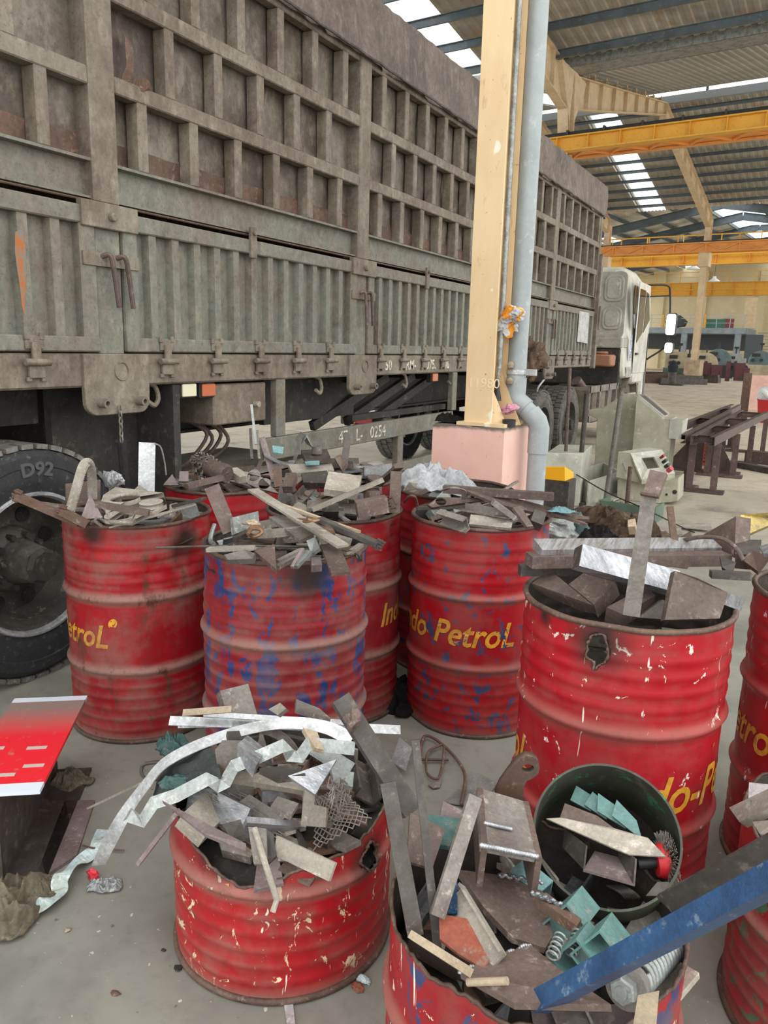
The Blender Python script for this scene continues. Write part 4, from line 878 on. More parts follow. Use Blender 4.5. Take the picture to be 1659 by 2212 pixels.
def drum(cx_, cy_, label, mat, seed, style='std', top=.88, dents=(), hole=None, edge=None, txt=(), tilt=None, n=180):
    """dents: (angle, z, depth, wa, wz)  edge: function angle -> height of a cut edge  hole: (angle, z, wa, wz)"""
    rnd = random.Random(seed)
    t = thing('oil_drum', label, 'drum', (cx_, cy_, 0), 0, None)
    def rad(a, z):
        r = prof_r(z, style) + .003 * noise.noise(V((math.cos(a) * 1.4, math.sin(a) * 1.4, z * 3 + seed)))
        for (da, dz, dd, wa, wz) in dents:
            q = (a - da + math.pi) % (2 * math.pi) - math.pi
            r -= dd * math.exp(-(q / wa) ** 2 - ((z - dz) / wz) ** 2) * (1 + .35 * noise.noise(V((a * 5, z * 20, seed))))
        return r
    def height(a): return edge(a) if edge else top
    def inhole(a, z):
        if not hole: return False
        q = (a - hole[0] + math.pi) % (2 * math.pi) - math.pi
        return (q / hole[2]) ** 2 + ((z - hole[1]) / hole[3]) ** 2 < 1 + .9 * noise.noise(V((a * 13, z * 38, 1)))
    nz = 120
    bm = bmesh.new(); O = []; I = []
    for i in range(nz + 1):
        o_, i_ = [], []
        for j in range(n):
            a = 2 * math.pi * j / n; z = height(a) * i / nz; r = rad(a, z)
            o_.append(bm.verts.new((r * math.cos(a), r * math.sin(a), z))); i_.append(bm.verts.new(((r - .003) * math.cos(a), (r - .003) * math.sin(a), max(z, .01))))
        O.append(o_); I.append(i_)
    keep = set()
    for i in range(nz):
        for j in range(n):
            a = 2 * math.pi * (j + .5) / n; z = height(a) * (i + .5) / nz
            if inhole(a, z): continue
            q = (j + 1) % n; keep.add((i, j))
            bm.faces.new((O[i][j], O[i][q], O[i + 1][q], O[i + 1][j]))
            f = bm.faces.new((I[i][q], I[i][j], I[i + 1][j], I[i + 1][q])); f.material_index = 1
    for i, j in list(keep):
        q = (j + 1) % n
        if (i + 1, j) not in keep: f = bm.faces.new((O[i + 1][j], O[i + 1][q], I[i + 1][q], I[i + 1][j])); f.material_index = 1
        if i and (i - 1, j) not in keep: f = bm.faces.new((O[i][q], O[i][j], I[i][j], I[i][q])); f.material_index = 1
        if hole:
            if (i, (j - 1) % n) not in keep: f = bm.faces.new((O[i][j], O[i + 1][j], I[i + 1][j], I[i][j])); f.material_index = 1
            if (i, q) not in keep: f = bm.faces.new((O[i + 1][q], O[i][q], I[i][q], I[i + 1][q])); f.material_index = 1
    body = mk('body', bm, mat, t, smooth='all'); body.data.materials.append(M['drum_in'])
    bm = bmesh.new(); lathe(bm, [(0, .012), (RD - .01, .012), (RD - .01, .02), (0, .02)], 48); mk('bottom', bm, M['drum_in'], t)
    def ringpts(z, dr): return [((rad(a, max(z, .02)) + dr) * math.cos(a), (rad(a, max(z, .02)) + dr) * math.sin(a), z) for a in [2 * math.pi * j / 96 for j in range(96)]]
    bm = bmesh.new(); tube(bm, ringpts(.009, .002), .009, 8, True); mk('foot_rim', bm, M['drum_rim'], t, smooth='all')
    if not edge:
        bm = bmesh.new(); tube(bm, [((rad(a, top)) * math.cos(a), (rad(a, top)) * math.sin(a), top + .002 + .004 * noise.noise(V((a * 2, seed, 0)))) for a in [2 * math.pi * j / 120 for j in range(120)]], .0085, 8, True); mk('rolled_rim', bm, M['drum_rim'], t, smooth='all')
    else:
        bm = bmesh.new(); pts = []
        for j in range(240):
            a = 2 * math.pi * j / 240; z = height(a); pts.append(((rad(a, z) - .0015) * math.cos(a), (rad(a, z) - .0015) * math.sin(a), z))
        tube(bm, pts, [.0035 + .003 * abs(noise.noise(V((j * .3, seed, 2)))) for j in range(240)], 6, True); mk('cut_edge', bm, M['drum_rim'], t, smooth='all')
    if hole:
        bm = bmesh.new(); pts = []
        for j in range(60):
            b = 2 * math.pi * j / 60; f_ = 1.0
            for _ in range(6):
                a = hole[0] + hole[2] * f_ * math.cos(b); z = hole[1] + hole[3] * f_ * math.sin(b); f_ = math.sqrt(max(.3, 1 + .9 * noise.noise(V((a * 13, z * 38, 1)))))
            r = rad(a, z) + .004 - .012 * abs(noise.noise(V((j * .35, 2, 2))))
            pts.append((r * math.cos(a), r * math.sin(a), z))
        tube(bm, pts, [.0025 + .006 * abs(noise.noise(V((j * .25, 7, seed)))) for j in range(60)], 6, True); mk('torn_hole_edge', bm, M['drum_rim'], t, smooth='all')
    for (s_, ang, z, size, lm) in txt:
        bm = text_bm(s_, size, .28, .0022, 0, .02)
        if isinstance(ang, tuple):
            ang = ang[1] - max(v.co.x for v in bm.verts) / RD
        for v in bm.verts:
            a = ang + v.co.x / RD; zz = z + v.co.y * 1.15; r = rad(a, zz) + .0016; v.co = V((r * math.cos(a), r * math.sin(a), zz))
        if edge: bmesh.ops.delete(bm, geom=[v for v in bm.verts if v.co.z > edge(math.atan2(v.co.y, v.co.x)) - .003], context='VERTS')
        mk('lettering', bm, lm, t)
    # dark mound added under the pieces, closing the view into the drum
    if top > 0:
        bm = bmesh.new(); lv = fill_level.get((round(cx_, 2), round(cy_, 2)), .6)
        bmesh.ops.create_grid(bm, x_segments=26, y_segments=26, size=RD - .012)
        for v in bm.verts:
            x, y = v.co.x, v.co.y; rr = math.hypot(x, y); m_ = max(abs(x), abs(y))
            if rr > 1e-6: x, y = x * m_ / rr, y * m_ / rr
            v.co = V((x, y, (.13 if top == .88 and edge and cx_ < 0 else .04) * (1 - (m_ / RD) ** 2) + .02 * noise.noise(V((x * 14, y * 14, seed)))))
        o = mk('dark_backing', bm, M['dark'], smooth='all', loc=(cx_, cy_, lv)); tag(o, 'dark mound added deep in the ' + ' '.join(label.split(',')[0].split()[:9]), 'dark backing', 'added dark mounds', 'stuff')
    return t
def toward(cx_, cy_): return math.atan2(-cy_, -cx_)        # direction of the eye seen from a drum
RED, RED2 = '#b3202b', '#971b25'
D = dict(D1=(-2.36, 2.26), D2=(-1.57, 2.19), D3=(-1.74, 2.79), D4=(-1.16, 3.03), D5=(-.39, 2.22), D6=(-1.11, 1.54), D7=(-.36, 1.35), D8=(-2.50, 2.98), D9=(-1.50, 3.54), D10=(.21, 2.62), D11=(.27, 1.95), D12=(-2.12, 3.50))
fill_level = {D[k_]: v - .02 for k_, v in dict(D1=.82, D2=.83, D3=.86, D4=.81, D5=.72, D6=.29, D7=.34, D8=.86, D9=.83, D10=.82, D11=.42, D12=.88).items()}
fill_level = {(round(a, 2), round(b, 2)): v for (a, b), v in fill_level.items()}
def ang(px, cx_, cy_, z=.44, r=.29):
    """angle on the drum skin met by picture column px near height z"""
    best = None
    for j in range(720):
        a = 2 * math.pi * j / 720; q = V((cx_ + r * math.cos(a), cy_ + r * math.sin(a), z)) - EYE
        if q.x * math.cos(a) + q.y * math.sin(a) > 0: continue
        X = 829.5 + FPX * q.dot(_r) / q.dot(_f)
        if best is None or abs(X - px) < best[0]: best = (abs(X - px), a)
    return best[1]
def dm(i, **kw): return m_drum('drum_paint_%s' % i, **kw)
a1 = toward(*D['D1']); a2 = toward(*D['D2']); a4 = toward(*D['D4']); a5 = toward(*D['D5']); a6 = toward(*D['D6']); a7 = toward(*D['D7'])
def onskin(a, z, r=.29): return (r * math.cos(a), r * math.sin(a), z)
sc1 = [(*onskin(ang(200, *D['D1'], z=.84), .85), .10), (*onskin(ang(410, *D['D1'], z=.75), .8), .13)]
q1 = dict(base='#a01620', alt='#84161e', seed=1.3, dust=.75, rustb=1.0, scorch=sc1)
drum(*D['D1'], 'leftmost red drum with yellow lettering, dented top right, beside the big tyre', dm('leftmost', **q1), 1, dents=[(ang(400, *D['D1'], z=.72), .74, .030, .30, .08), (ang(330, *D['D1'], z=.7), .68, .014, .16, .05), (ang(430, *D['D1'], z=.8), .87, .022, .3, .07)], txt=[('Indo-PetroL', ('end', ang(233, *D['D1'])), .40, .115, dm('leftmost_letters', letters=True, **q1)), ('\u00ae', ang(234, *D['D1']), .485, .042, dm('leftmost_letters2', letters=True, **q1))])
q2 = dict(base='#8e2029', alt='#771c23', seed=5.1, blue='#203a6e', bth=.53, bmul=1.45, mid=True, dust=.6, rustb=.35, vert=True, scorch=[(*onskin(ang(665, *D['D2'], z=.82), .84), .13)])
drum(*D['D2'], 'red drum with large patches of old blue paint, heaped with scrap strips', dm('blue_patched', **q2), 2, style='mid', dents=[(ang(450, *D['D2']), .8, .02, .3, .1), (a2 + .3, .5, .008, .3, .2)], txt=[('Indo-PetroL', ang(690, *D['D2'], z=.25), .20, .12, dm('blue_patched_letters', letters=True, **q2))])
q3 = dict(base='#981c25', alt='#7e1a21', seed=7.7, dust=.7, rustb=.4)
drum(*D['D3'], 'dusty red drum half hidden behind the blue-patched drum, torn near its right rim', dm('dusty', **q3), 3, dents=[(ang(855, *D['D3'], z=.8), .80, .022, .18, .08), (ang(800, *D['D3'], z=.6), .62, .012, .2, .03)], txt=[('Indo-PetroL', ang(820, *D['D3']), .42, .12, dm('dusty_letters', letters=True, **q3))])
q4 = dict(base='#a8131f', alt='#94131d', seed=9.2, blue='#33426a', bth=.575, bmul=1.8, dust=.35, rustb=.15)
drum(*D['D4'], 'red drum with small blue flecks and yellow lettering, in front of the pink plinth', dm('blue_flecked', **q4), 4, dents=[(ang(900, *D['D4'], z=.05), .04, .012, .3, .05), (ang(1170, *D['D4'], z=.8), .85, .02, .2, .05)], txt=[('Indo-PetroL', ('end', ang(1112, *D['D4'])), .40, .125, dm('blue_flecked_letters', letters=True, **q4))])
h5 = (ang(1290, *D['D5'], z=.8), .812)
q5 = dict(base='#a81522', alt='#98141f', seed=12.4, chip='#e3dcd2', cth=.625, dust=.3, rustb=.1, scorch=[(*onskin(h5[0], h5[1] + .02), .13), (*onskin(ang(1175, *D['D5'], z=.84), .86), .06)])
drum(*D['D5'], 'large near red drum with a burnt torn hole below its rim, right of centre', dm('chipped', **q5), 5, hole=(h5[0], h5[1], .095, .046), n=280, txt=[('Indo-PetroL', ang(1300, *D['D5'], z=.4) - .02, .37, .135, dm('chipped_letters', letters=True, **q5)), ('oL', ('end', ang(1139, *D['D5'], z=.4)), .37, .135, dm('chipped_letters2', letters=True, **q5))])
def e6(a):
    q = (a - a6 + math.pi) % (2 * math.pi) - math.pi            # q<0 is to the left of the picture
    z = .405 - .03 * math.cos(q) + .012 * noise.noise(V((math.cos(a) * 5, math.sin(a) * 5, 3))) + .008 * noise.noise(V((math.cos(a) * 16, math.sin(a) * 16, 5)))
    z -= .055 * math.exp(-((q + .35) / .42) ** 2); z += .035 * math.exp(-((q - 1.3) / .5) ** 2) + .03 * math.exp(-((q + 1.35) / .35) ** 2); return z
h6 = (ang(797, *D['D6'], z=.33), .33)
q6 = dict(base='#aa1720', alt='#93171e', seed=15.8, chip='#d9cba8', cth=.595, dust=.55, rustb=.3, scorch=[(*onskin(h6[0], h6[1]), .10), (*onskin(ang(450, *D['D6'], z=.38), .38), .10)])
drum(*D['D6'], 'short cut-down red drum with chipped paint, overflowing with scrap, front left', dm('short_chipped', **q6), 6, edge=e6, hole=(h6[0], h6[1], .10, .036), n=240, txt=[('o', ang(474, *D['D6'], z=.33), .318, .11, dm('short_letters', letters=True, **q6))])
def e7(a):
    q = (a - a7 + math.pi) % (2 * math.pi) - math.pi
    return .485 + .02 * noise.noise(V((math.cos(a) * 4, math.sin(a) * 4, 8))) + .009 * noise.noise(V((math.cos(a) * 17, math.sin(a) * 17, 5))) - .03 * math.exp(-((q - .35) / .3) ** 2)
q7 = dict(base='#9e1823', alt='#84171f', seed=21.3, chip='#ded6c6', cth=.615, blue='#33406a', bth=.59, bmul=1.0, dust=.5, rustb=.4)
drum(*D['D7'], 'cut red drum at the bottom edge, filled with plates and teal offcuts', dm('bottom_cut', **q7), 7, edge=e7, n=240)
drum(*D['D8'], 'red drum behind the leftmost drum, its upper part glimpsed in the gap', dm('behind_left', base='#b01c28', alt='#9a1a25', seed=25.0, dust=.3), 8)
drum(*D['D9'], 'dark red drum in shade in the gap left of the blue-flecked drum', dm('gap', base='#a01c26', alt='#86181f', seed=28.0, blue='#2c3a68', bth=.6, dust=.4), 9)
q10 = dict(base='#aa131f', alt='#9a121d', seed=31.0, chip='#c3c0d0', cth=.64, dust=.25)
drum(*D['D10'], 'red drum with yellow lettering cut off by the right edge', dm('right_edge', **q10), 10, txt=[('Indo-PetroL', ('end', ang(1655, *D['D10'], z=.4) + .07 / .288), .40, .13, dm('right_letters', letters=True, **q10))])
def e11(a): return .50 + .02 * noise.noise(V((math.cos(a) * 4, math.sin(a) * 4, 18)))
drum(*D['D11'], 'short red drum with green flecks in the lower right corner', dm('green_flecked', base='#a3212a', alt='#8a1d25', seed=35.0, blue='#3e6a50', bth=.575, bmul=1.6, dust=.55), 11, edge=e11)
drum(*D['D12'], 'hidden drum at the back under the highest scrap heap', dm('hindmost', base='#a3212a', alt='#8a1d25', seed=38.0, dust=.5), 12)
fz = lambda: None
# ================================================================== COLUMN, PLINTH, DOWNPIPE
CY = 4.5
def rotz(o): return Matrix.Translation(V(o)) @ Matrix.Rotation(-BETA, 4, 'Z')
pL = aty(935, 915, CY); pR = aty(1090, 925, CY); ztop = (pL.z + pR.z) / 2
PC = V(((pL.x + pR.x) / 2, CY + .34, 0)); MW = abs(pR.x - pL.x)
bm = bmesh.new(); n_ = 14
box(bm, (0, .0, ztop / 2), (MW, .68, ztop)); 
bmesh.ops.subdivide_edges(bm, edges=bm.edges[:], cuts=10, use_grid_fill=True)
for v in bm.verts:
    q = noise.noise(v.co * 9); v.co += V((q, q, 0)) * .003
    if v.co.z > ztop - .01 and q > .15: v.co.z -= .012
k = NT('chipped_pink_paint', .6); n1 = k.noise(2, 4, .6); n2 = k.noise(6.5, 5, .65); c = k.mix(k.ramp(n1, .4, .6), '#dcb0a4', '#e4bdb1'); c = k.mix(k.ramp(n2, .70, .715), c, '#e5e3df'); c = k.mix(k.ramp(k.noise(25, 4, .6), .68, .72, 0, .7), c, '#8a6a60')
zz = k.sep()[2]; c = k.mix(k.ramp(k.mathn('ADD', zz, k.mathn('MULTIPLY', n2, .06)), ztop - .0, ztop + .02), c, '#6d655c'); M['pink_near'] = k.out(c)
pl = mk('column_plinth', bm, M['pink_near'], bevel=0, loc=(PC.x, PC.y, 0)); pl.rotation_euler.z = 0
tag(pl, 'pale pink chipped concrete plinth under the near cream column', 'plinth')
k = NT('old_cream_column_paint', .65); P = k.tc; n1 = k.noise(3, 5, .6, k.mapped((1, 1, .4))); n2 = k.noise(11, 6, .7, k.mapped((1, 1, .35), (2, 2, 2))); c = k.mix(k.ramp(n1, .4, .62), '#dcc29a', '#cfb38a'); c = k.mix(k.ramp(n2, .60, .68, 0, .7), c, '#b0926c'); c = k.mix(k.ramp(k.noise(40, 3, .6), .68, .72, 0, .7), c, '#7a6044')
c = k.mix(k.ramp(k.noise(4.2, 3, .55, k.mapped((1, 1, .8), (6, 1, 3))), .68, .70), c, '#e3ddc6'); k.bump(n2, .2, .004); M['column'] = k.out(c)
cL = aty(1003, 905, CY + .06); cR = aty(1061, 905, CY + .06); cw = cR.x - cL.x; cx0 = (cL.x + cR.x) / 2
_d = ray(1092, 905); cdep = cR.x * _d.y / _d.x - (CY + .06)
CT_ = thing('steel_column', 'old cream-painted steel column standing on the pink plinth, centre right', 'column', (cx0, CY + .06, ztop))
bm = bmesh.new()
bx(bm, -cw / 2, cw / 2, 0, .02, 0, 9.0 - ztop); bx(bm, -cw / 2, cw / 2, cdep - .02, cdep, 0, 9.0 - ztop); bx(bm, -.012, .012, .02, cdep - .02, 0, 9.0 - ztop)
mk('shaft', bm, M['column'], CT_, bevel=.003)
bm = bmesh.new(); plate(bm, [(cw / 2 - .04, .02, 0), (cw / 2 + .07, .1, 0), (cw / 2 - .04, .02, .3)], .012, V((1, -9, 0))); plate(bm, [(cw / 2 - .04, cdep - .05, 0), (cw / 2 + .12, cdep - .05, 0), (cw / 2 - .04, cdep - .05, .35)], .012, V((1, -9, 0))); bx(bm, -cw / 2 - .04, cw / 2 + .10, -.03, cdep + .05, 0, .02); mk('base_plate', bm, M['column'], CT_)
bm = text_bm('11980', .085, 0, -.001, .0006); bm.transform(Matrix(((1, 0, 0, -cw / 2 + .012), (0, 0, -1, -.0015), (0, 1, 0, .235), (0, 0, 0, 1)))); mk('chalk_number', bm, flat('chalk', '#e6d3ad', .9), CT_)
# downpipe: straight, offset bends, straight again
M['pipe'] = worn('grey_pvc', '#9ba3a6', '#8b9396', '#adb3b4', 2.2, .42, .62, .45, bump=.03, grit=.2, vary=False)
DY = CY + .34
def pp(px, py, y=DY): return aty(px, py, y)
path = [pp(1164, -420), pp(1164, 0), pp(1140, 380), pp(1121, 700), pp(1117, 820), pp(1117, 848)]
x_top = pp(1142, 400).x
a_ = pp(1119, 800); b_ = pp(1166, 935)
xt, xb = pp(1119, 760).x, pp(1161, 980).x
zt, zb = pp(1119, 850).z, pp(1164, 925).z
pr = .093 * 1.0
pr = (pp(1162, 398).x - pp(1121, 398).x) / 2
DP = thing('downpipe', 'thick grey plastic downpipe with an offset bend, strapped beside the cream column', 'pipe', (xt, DY, 0))
def dl(p): return V(p) - V((xt, DY, 0))
path = [dl((xt, DY, 9.5)), dl((xt, DY, zt + .05)), dl((xt, DY, zt)), dl((xt + .01, DY - .0, zt - .04)), dl((xb - .02, DY, zb + .045)), dl((xb, DY, zb)), dl((xb, DY, zb - .04)), dl((xb, DY, .0))]
bm = bmesh.new(); tube(bm, path, pr, 28); mk('pipe_run', bm, M['pipe'], DP, smooth=True)
bm = bmesh.new(); tube(bm, [dl((xt, DY, zt + .10)), dl((xt, DY, zt + .02)), dl((xt, DY, zt)), dl((xt + .012, DY, zt - .045)), dl(((xt + xb) / 2 - .01, DY, (zt + zb) / 2 + .012))], pr + .006, 28); mk('upper_bend', bm, M['pipe'], DP, smooth=True)
bm = bmesh.new(); tube(bm, [dl(((xt + xb) / 2 + .02, DY, (zt + zb) / 2 - .012)), dl((xb - .015, DY, zb + .04)), dl((xb, DY, zb)), dl((xb, DY, zb - .16))], pr + .006, 28); mk('lower_bend', bm, M['pipe'], DP, smooth=True)
zc = pp(1110, 803).z
bm = bmesh.new(); lathe(bm, [(pr + .002, -.014), (pr + .008, -.014), (pr + .008, .014), (pr + .002, .014)], 32, Matrix.Translation(dl((xt, DY, zc)))); mk('strap', bm, M['aluminium'], DP, smooth=True)
bm = bmesh.new(); q0 = pp(1068, 803, DY - .02); bx(bm, q0.x - xt, -pr + .01, -.02, .01, zc - .025, zc + .025); mk('strap_bracket', bm, M['aluminium'], DP, bevel=.004); bm = bmesh.new(); bx(bm, pr - .01, pr + .07, -.02, .01, zc - .02, zc + .02); mk('strap_bracket', bm, M['aluminium'], DP, bevel=.004)
bm = bmesh.new()
for dz in (-.055, .045): lathe(bm, [(0, -.02), (.02, -.02), (.024, 0), (.014, .018), (0, .02)], 10, Matrix.Translation(dl(pp(1102, 803, DY - .08) + V((0, 0, dz)))))
mk('strap_nut', bm, M['cream_stick'], DP, smooth=True)
# thin conduit and its plug
xq = pp(1083, 700, CY + .2)
CD = thing('conduit', 'thin zinc conduit running down the cream column to a black hanging plug', 'conduit', (xq.x, CY + .2, 0))
bm = bmesh.new(); tube(bm, [(0, 0, 9.2), (0, 0, zc + .02)], .018, 10); mk('tube', bm, M['zinc'], CD, smooth=True)
bm = bmesh.new(); tube(bm, [(0, 0, zc + .03), (-.003, 0, zc - .06)], .012, 8); mk('nipple', bm, M['zinc'], CD)
bm = bmesh.new(); lathe(bm, [(0, 0), (.012, 0), (.014, -.03), (.016, -.05), (.028, -.10), (.03, -.12), (0, -.12)], 12, Matrix.Translation((-.004, 0, zc - .06))); mk('plug', bm, M['black_metal'], CD, smooth=True)
# crumpled things
def crumple(name, px, py, Yd, sx, sy, sz, m, label, cat, seed=0, amp=.45, base=None, mats=None, sharp=True, rotz_=0):
    c = base if base is not None else aty(px, py, Yd)
    bm = bmesh.new(); bmesh.ops.create_icosphere(bm, subdivisions=5, radius=1); rc = random.Random(seed * 7 + 1)
    cuts = []
    for _ in range(22):
        d = V((rc.gauss(0, 1), rc.gauss(0, 1), rc.gauss(0, 1))).normalized(); cuts.append((d, rc.uniform(.45, .95)))
    for v in bm.verts:
        p = v.co.copy()
        for d, h_ in cuts:
            e = p.dot(d) - h_
            if e > 0: p -= d * e
        q = p * 1.5 + V((seed, 0, seed)); f_ = 1 + amp * 1.1 * noise.noise(q) + amp * .35 * (1 - 3 * abs(noise.noise(q * 2.2))) + amp * .10 * (1 - 3 * abs(noise.noise(q * 6)))
        v.co = V((p.x * sx * f_, p.y * sy * f_, p.z * sz * f_)) * 1.25
    mz = min(v.co.z for v in bm.verts)
    o = mk(name, bm, m, smooth='all', loc=c); o.rotation_euler.z = rotz_
    if mats:
        o.data.materials.append(mats)
        for f in o.data.polygons:
            if noise.noise(V(f.center) * (3.5 / max(sx, sz)) * .5 + V((seed, 4, 0))) > .12: f.material_index = 1
    return tag(o, label, cat)
def cloth(name, c, sx, sy, h, m, label, cat, seed=0, rot=0.0, thick=.002):
    """a rumpled sheet: irregular outline, sharp folds, edges resting low"""
    NX = 44; bm = bmesh.new(); g = []
    for j in range(NX + 1):
        row = []
        for i in range(NX + 1):
            u, v = 2 * i / NX - 1, 2 * j / NX - 1; q = V((u * 1.3 + seed * 3.1, v * 1.3, seed * 1.7))
            rr = max(abs(u), abs(v)); round_ = rr / max(1e-5, math.hypot(u, v)) ; k_ = .45 * round_ + .55
            x = u * k_ * sx + .38 * sx * noise.noise(q * .9 + V((5, 0, 0))); y = v * k_ * sy + .38 * sy * noise.noise(q * .9 + V((0, 9, 0)))
            fold = (1 - 2.2 * abs(noise.noise(q * 1.1))) * .5 + (1 - 2.4 * abs(noise.noise(q * 2.3 + V((2, 2, 2))))) * .32 + (1 - 2.4 * abs(noise.noise(q * 4.9))) * .13
            z = h * max(.03, (.25 + fold) * (1 - rr ** 3 * .8))
            row.append(bm.verts.new((x, y, z)))
        g.append(row)
    for j in range(NX):
        for i in range(NX): bm.faces.new((g[j][i], g[j][i + 1], g[j + 1][i + 1], g[j + 1][i]))
    bmesh.ops.solidify(bm, geom=bm.faces[:], thickness=thick)
    o = mk(name, bm, m, smooth='all', loc=c); o.rotation_euler.z = rot; return tag(o, label, cat)
crumple('crumpled_sack', 1097, 690, DY - .14, .085, .05, .085, M['cloth_white'], 'white and orange printed plastic sack stuffed between column and pipe', 'sack', 2, .5, mats=flat('print_orange', '#d98a1e', .5))
crumple('crumpled_sack', 1114, 680, DY - .17, .055, .04, .05, M['cloth_white'], 'smaller orange and white bag bundled against the front of the pipe', 'bag', 6, .5, mats=flat('print_orange2', '#e0941f', .5))
crumple('paper_sack', 1142, 770, DY + .25, .085, .05, .15, M['cloth_brown'], 'torn brown paper sack showing right of the grey downpipe', 'sack', 3, .8)
crumple('paper_sack', 1092, 755, DY + .26, .05, .05, .17, M['cloth_brown'], 'brown sack in the slit between conduit and downpipe', 'sack', 8, .4)
crumple('plastic_bag', 1096, 886, CY + .17, .062, .05, .034, M['pink_plastic'], 'crumpled pink plastic bag on top of the pink plinth', 'bag', 4, .55)
cloth('black_rag', V((aty(972, 905, CY + .12).x, CY + .12, ztop)), .10, .07, .06, M['cloth_black'], 'black oily rag on the left of the plinth top', 'rag', 5)
q = aty(1100, 905, CY + .12); bm = bmesh.new(); lathe(bm, [(.040, 0), (.042, .045), (.037, .045), (.036, .002), (0, .002), (0, 0), (.040, 0)][:6], 28)
tag(mk('plastic_tub', bm, M['black_metal'], smooth=True, loc=(q.x, q.y, ztop + .0)), 'black round plastic tub on the plinth by the pipe', 'tub')

# ================================================================== CABINETS AND POLES BEYOND
M['cab_beige'] = worn('dusty_beige_cabinet', '#a8a592', '#8f8c79', '#c0bdab', 3, .42, .62, .55, bump=.03, grit=.2, vary=False)
M['cab_grey'] = worn('dusty_grey_cabinet', '#b7b7ab', '#9c9c90', '#cfcfc4', 3, .42, .62, .55, bump=.03, grit=.2, vary=False)
def quadbox(pts, z0, z1):
    """prism from a ground outline"""
    bm = bmesh.new(); a = [bm.verts.new((p.x, p.y, z0)) for p in pts]; b = [bm.verts.new((p.x, p.y, z1)) for p in pts]
    n = len(pts); bm.faces.new(a[::-1]); bm.faces.new(b)
    for i in range(n): bm.faces.new((a[i], a[(i + 1) % n], b[(i + 1) % n], b[i]))
    bmesh.ops.recalc_face_normals(bm, faces=bm.faces[:]); return bm
g = atz
# tall consoles: profile in a vertical plane facing the eye, with depth
def console(name, pts, Yd, depth, m, label, cat, yaw=0.0, **kw):
    P = [aty(px, py, Yd) for px, py in pts]; z0 = min(p.z for p in P)
    for p in P:
        if p.z < z0 + .04: p.z = 0
    c = V((sum(p.x for p in P) / len(P), Yd, 0)); bm = bmesh.new()
    Mr = Matrix.Rotation(yaw, 4, 'Z')
    a = [bm.verts.new((p.x - c.x, 0, max(p.z, 0))) for p in P]; b = [bm.verts.new((p.x - c.x, depth, max(p.z, 0))) for p in P]
    bm.faces.new(a); bm.faces.new(b[::-1]); n = len(P)
    for i in range(n): bm.faces.new((a[i], b[i], b[(i + 1) % n], a[(i + 1) % n]))
    bmesh.ops.recalc_face_normals(bm, faces=bm.faces[:])
    t = thing(name, label, cat, c, yaw); mk('body', bm, m, t, bevel=kw.get('bevel', .006)); return t, c, P
t, c, P = console('machine_console', [(1283, 1020), (1290, 905), (1271, 895), (1272, 885), (1300, 883), (1350, 850), (1358, 850), (1345, 1015)], 9.95, .45, M['cab_beige'], 'tall beige machine console, left one with a step in its outline', 'console')
bm = bmesh.new(); q = aty(1376, 930, 9.95); bx(bm, P[5].x - c.x - .02, q.x - c.x + .12, -.02, .0, 0, P[5].z); mk('side_panel', bm, M['cab_beige'], t, bevel=.004)
t, c, P = console('machine_console', [(1366, 985), (1374, 860), (1377, 858), (1432, 903), (1452, 905), (1449, 945), (1443, 985)], 9.5, .42, M['cab_beige'], 'tall beige machine console with a sloping open top, right one', 'console')
bm = bmesh.new()
a, b = aty(1377, 857, 9.5) - c, aty(1432, 902, 9.5) - c
for yy in (0.02, .40): bar(bm, (a.x, yy, a.z + .01), (b.x, yy, b.z + .01), .035, .03)
mk('sloping_frame', bm, M['cab_grey'], t)
bm = bmesh.new(); M_, L_ = frame((a.x, .21, a.z + .005), (b.x, .21, b.z + .005)); box(bm, (0, 0, 0), (L_ * .92, .32, .012), M_); mk('sunk_panel', bm, M['steel_dark'], t)
bm = bmesh.new(); q = aty(1452, 906, 9.5) - c; bx(bm, q.x - .02, q.x + .12, -.01, .4, q.z - .22, q.z); mk('side_ledge', bm, M['cab_grey'], t, bevel=.008)
# low control desk lying on a box
Yc = 8.55
t, c, P = console('control_box', [(1332, 1080), (1334, 1036), (1416, 1046), (1466, 1033), (1464, 1083), (1418, 1093)], Yc, .4, M['cab_beige'], 'low beige steel box on the floor carrying the control desk', 'box')
bm = bmesh.new(); q = aty(1462, 1063, Yc) - c; lathe(bm, [(0, 0), (.022, 0), (.022, .012), (0, .012)], 12, AX((q.x - .02, -.012, q.z), (0, 1, 0))); q = aty(1440, 1068, Yc) - c; lathe(bm, [(0, 0), (.012, 0), (.012, .012), (0, .012)], 12, AX((q.x, -.012, q.z), (0, 1, 0))); mk('cable_hole', bm, M['dark'], t)
dt = thing('control_desk', 'sloping beige control desk with a square opening and four buttons, beside the vertical steel bar', 'control panel', aty(1390, 1040, Yc - .1))
def cd(px, py, dy=0.0): return aty(px, py, Yc - .1 + dy) - aty(1390, 1040, Yc - .1)
body = [(1331, 1030), (1336, 976), (1362, 979), (1386, 1035), (1384, 1044)]
bm = bmesh.new(); plate(bm, [cd(*q) for q in body], .02, V((0, -20, 0)) - aty(1390, 1040, Yc - .1)); mk('side_plate', bm, M['cab_beige'], dt, bevel=.003)
bm = bmesh.new(); outer = [cd(1362, 979, 0), cd(1430, 971, .35), cd(1458, 1022, .20), cd(1386, 1036, -.10)]; inner = [cd(1386, 989, .10), cd(1413, 987, .22), cd(1425, 1010, .14), cd(1399, 1013, .0)]
nrm = (outer[1] - outer[0]).cross(outer[3] - outer[0]).normalized()
if nrm.dot(-aty(1390, 1040, Yc)) < 0: nrm = -nrm
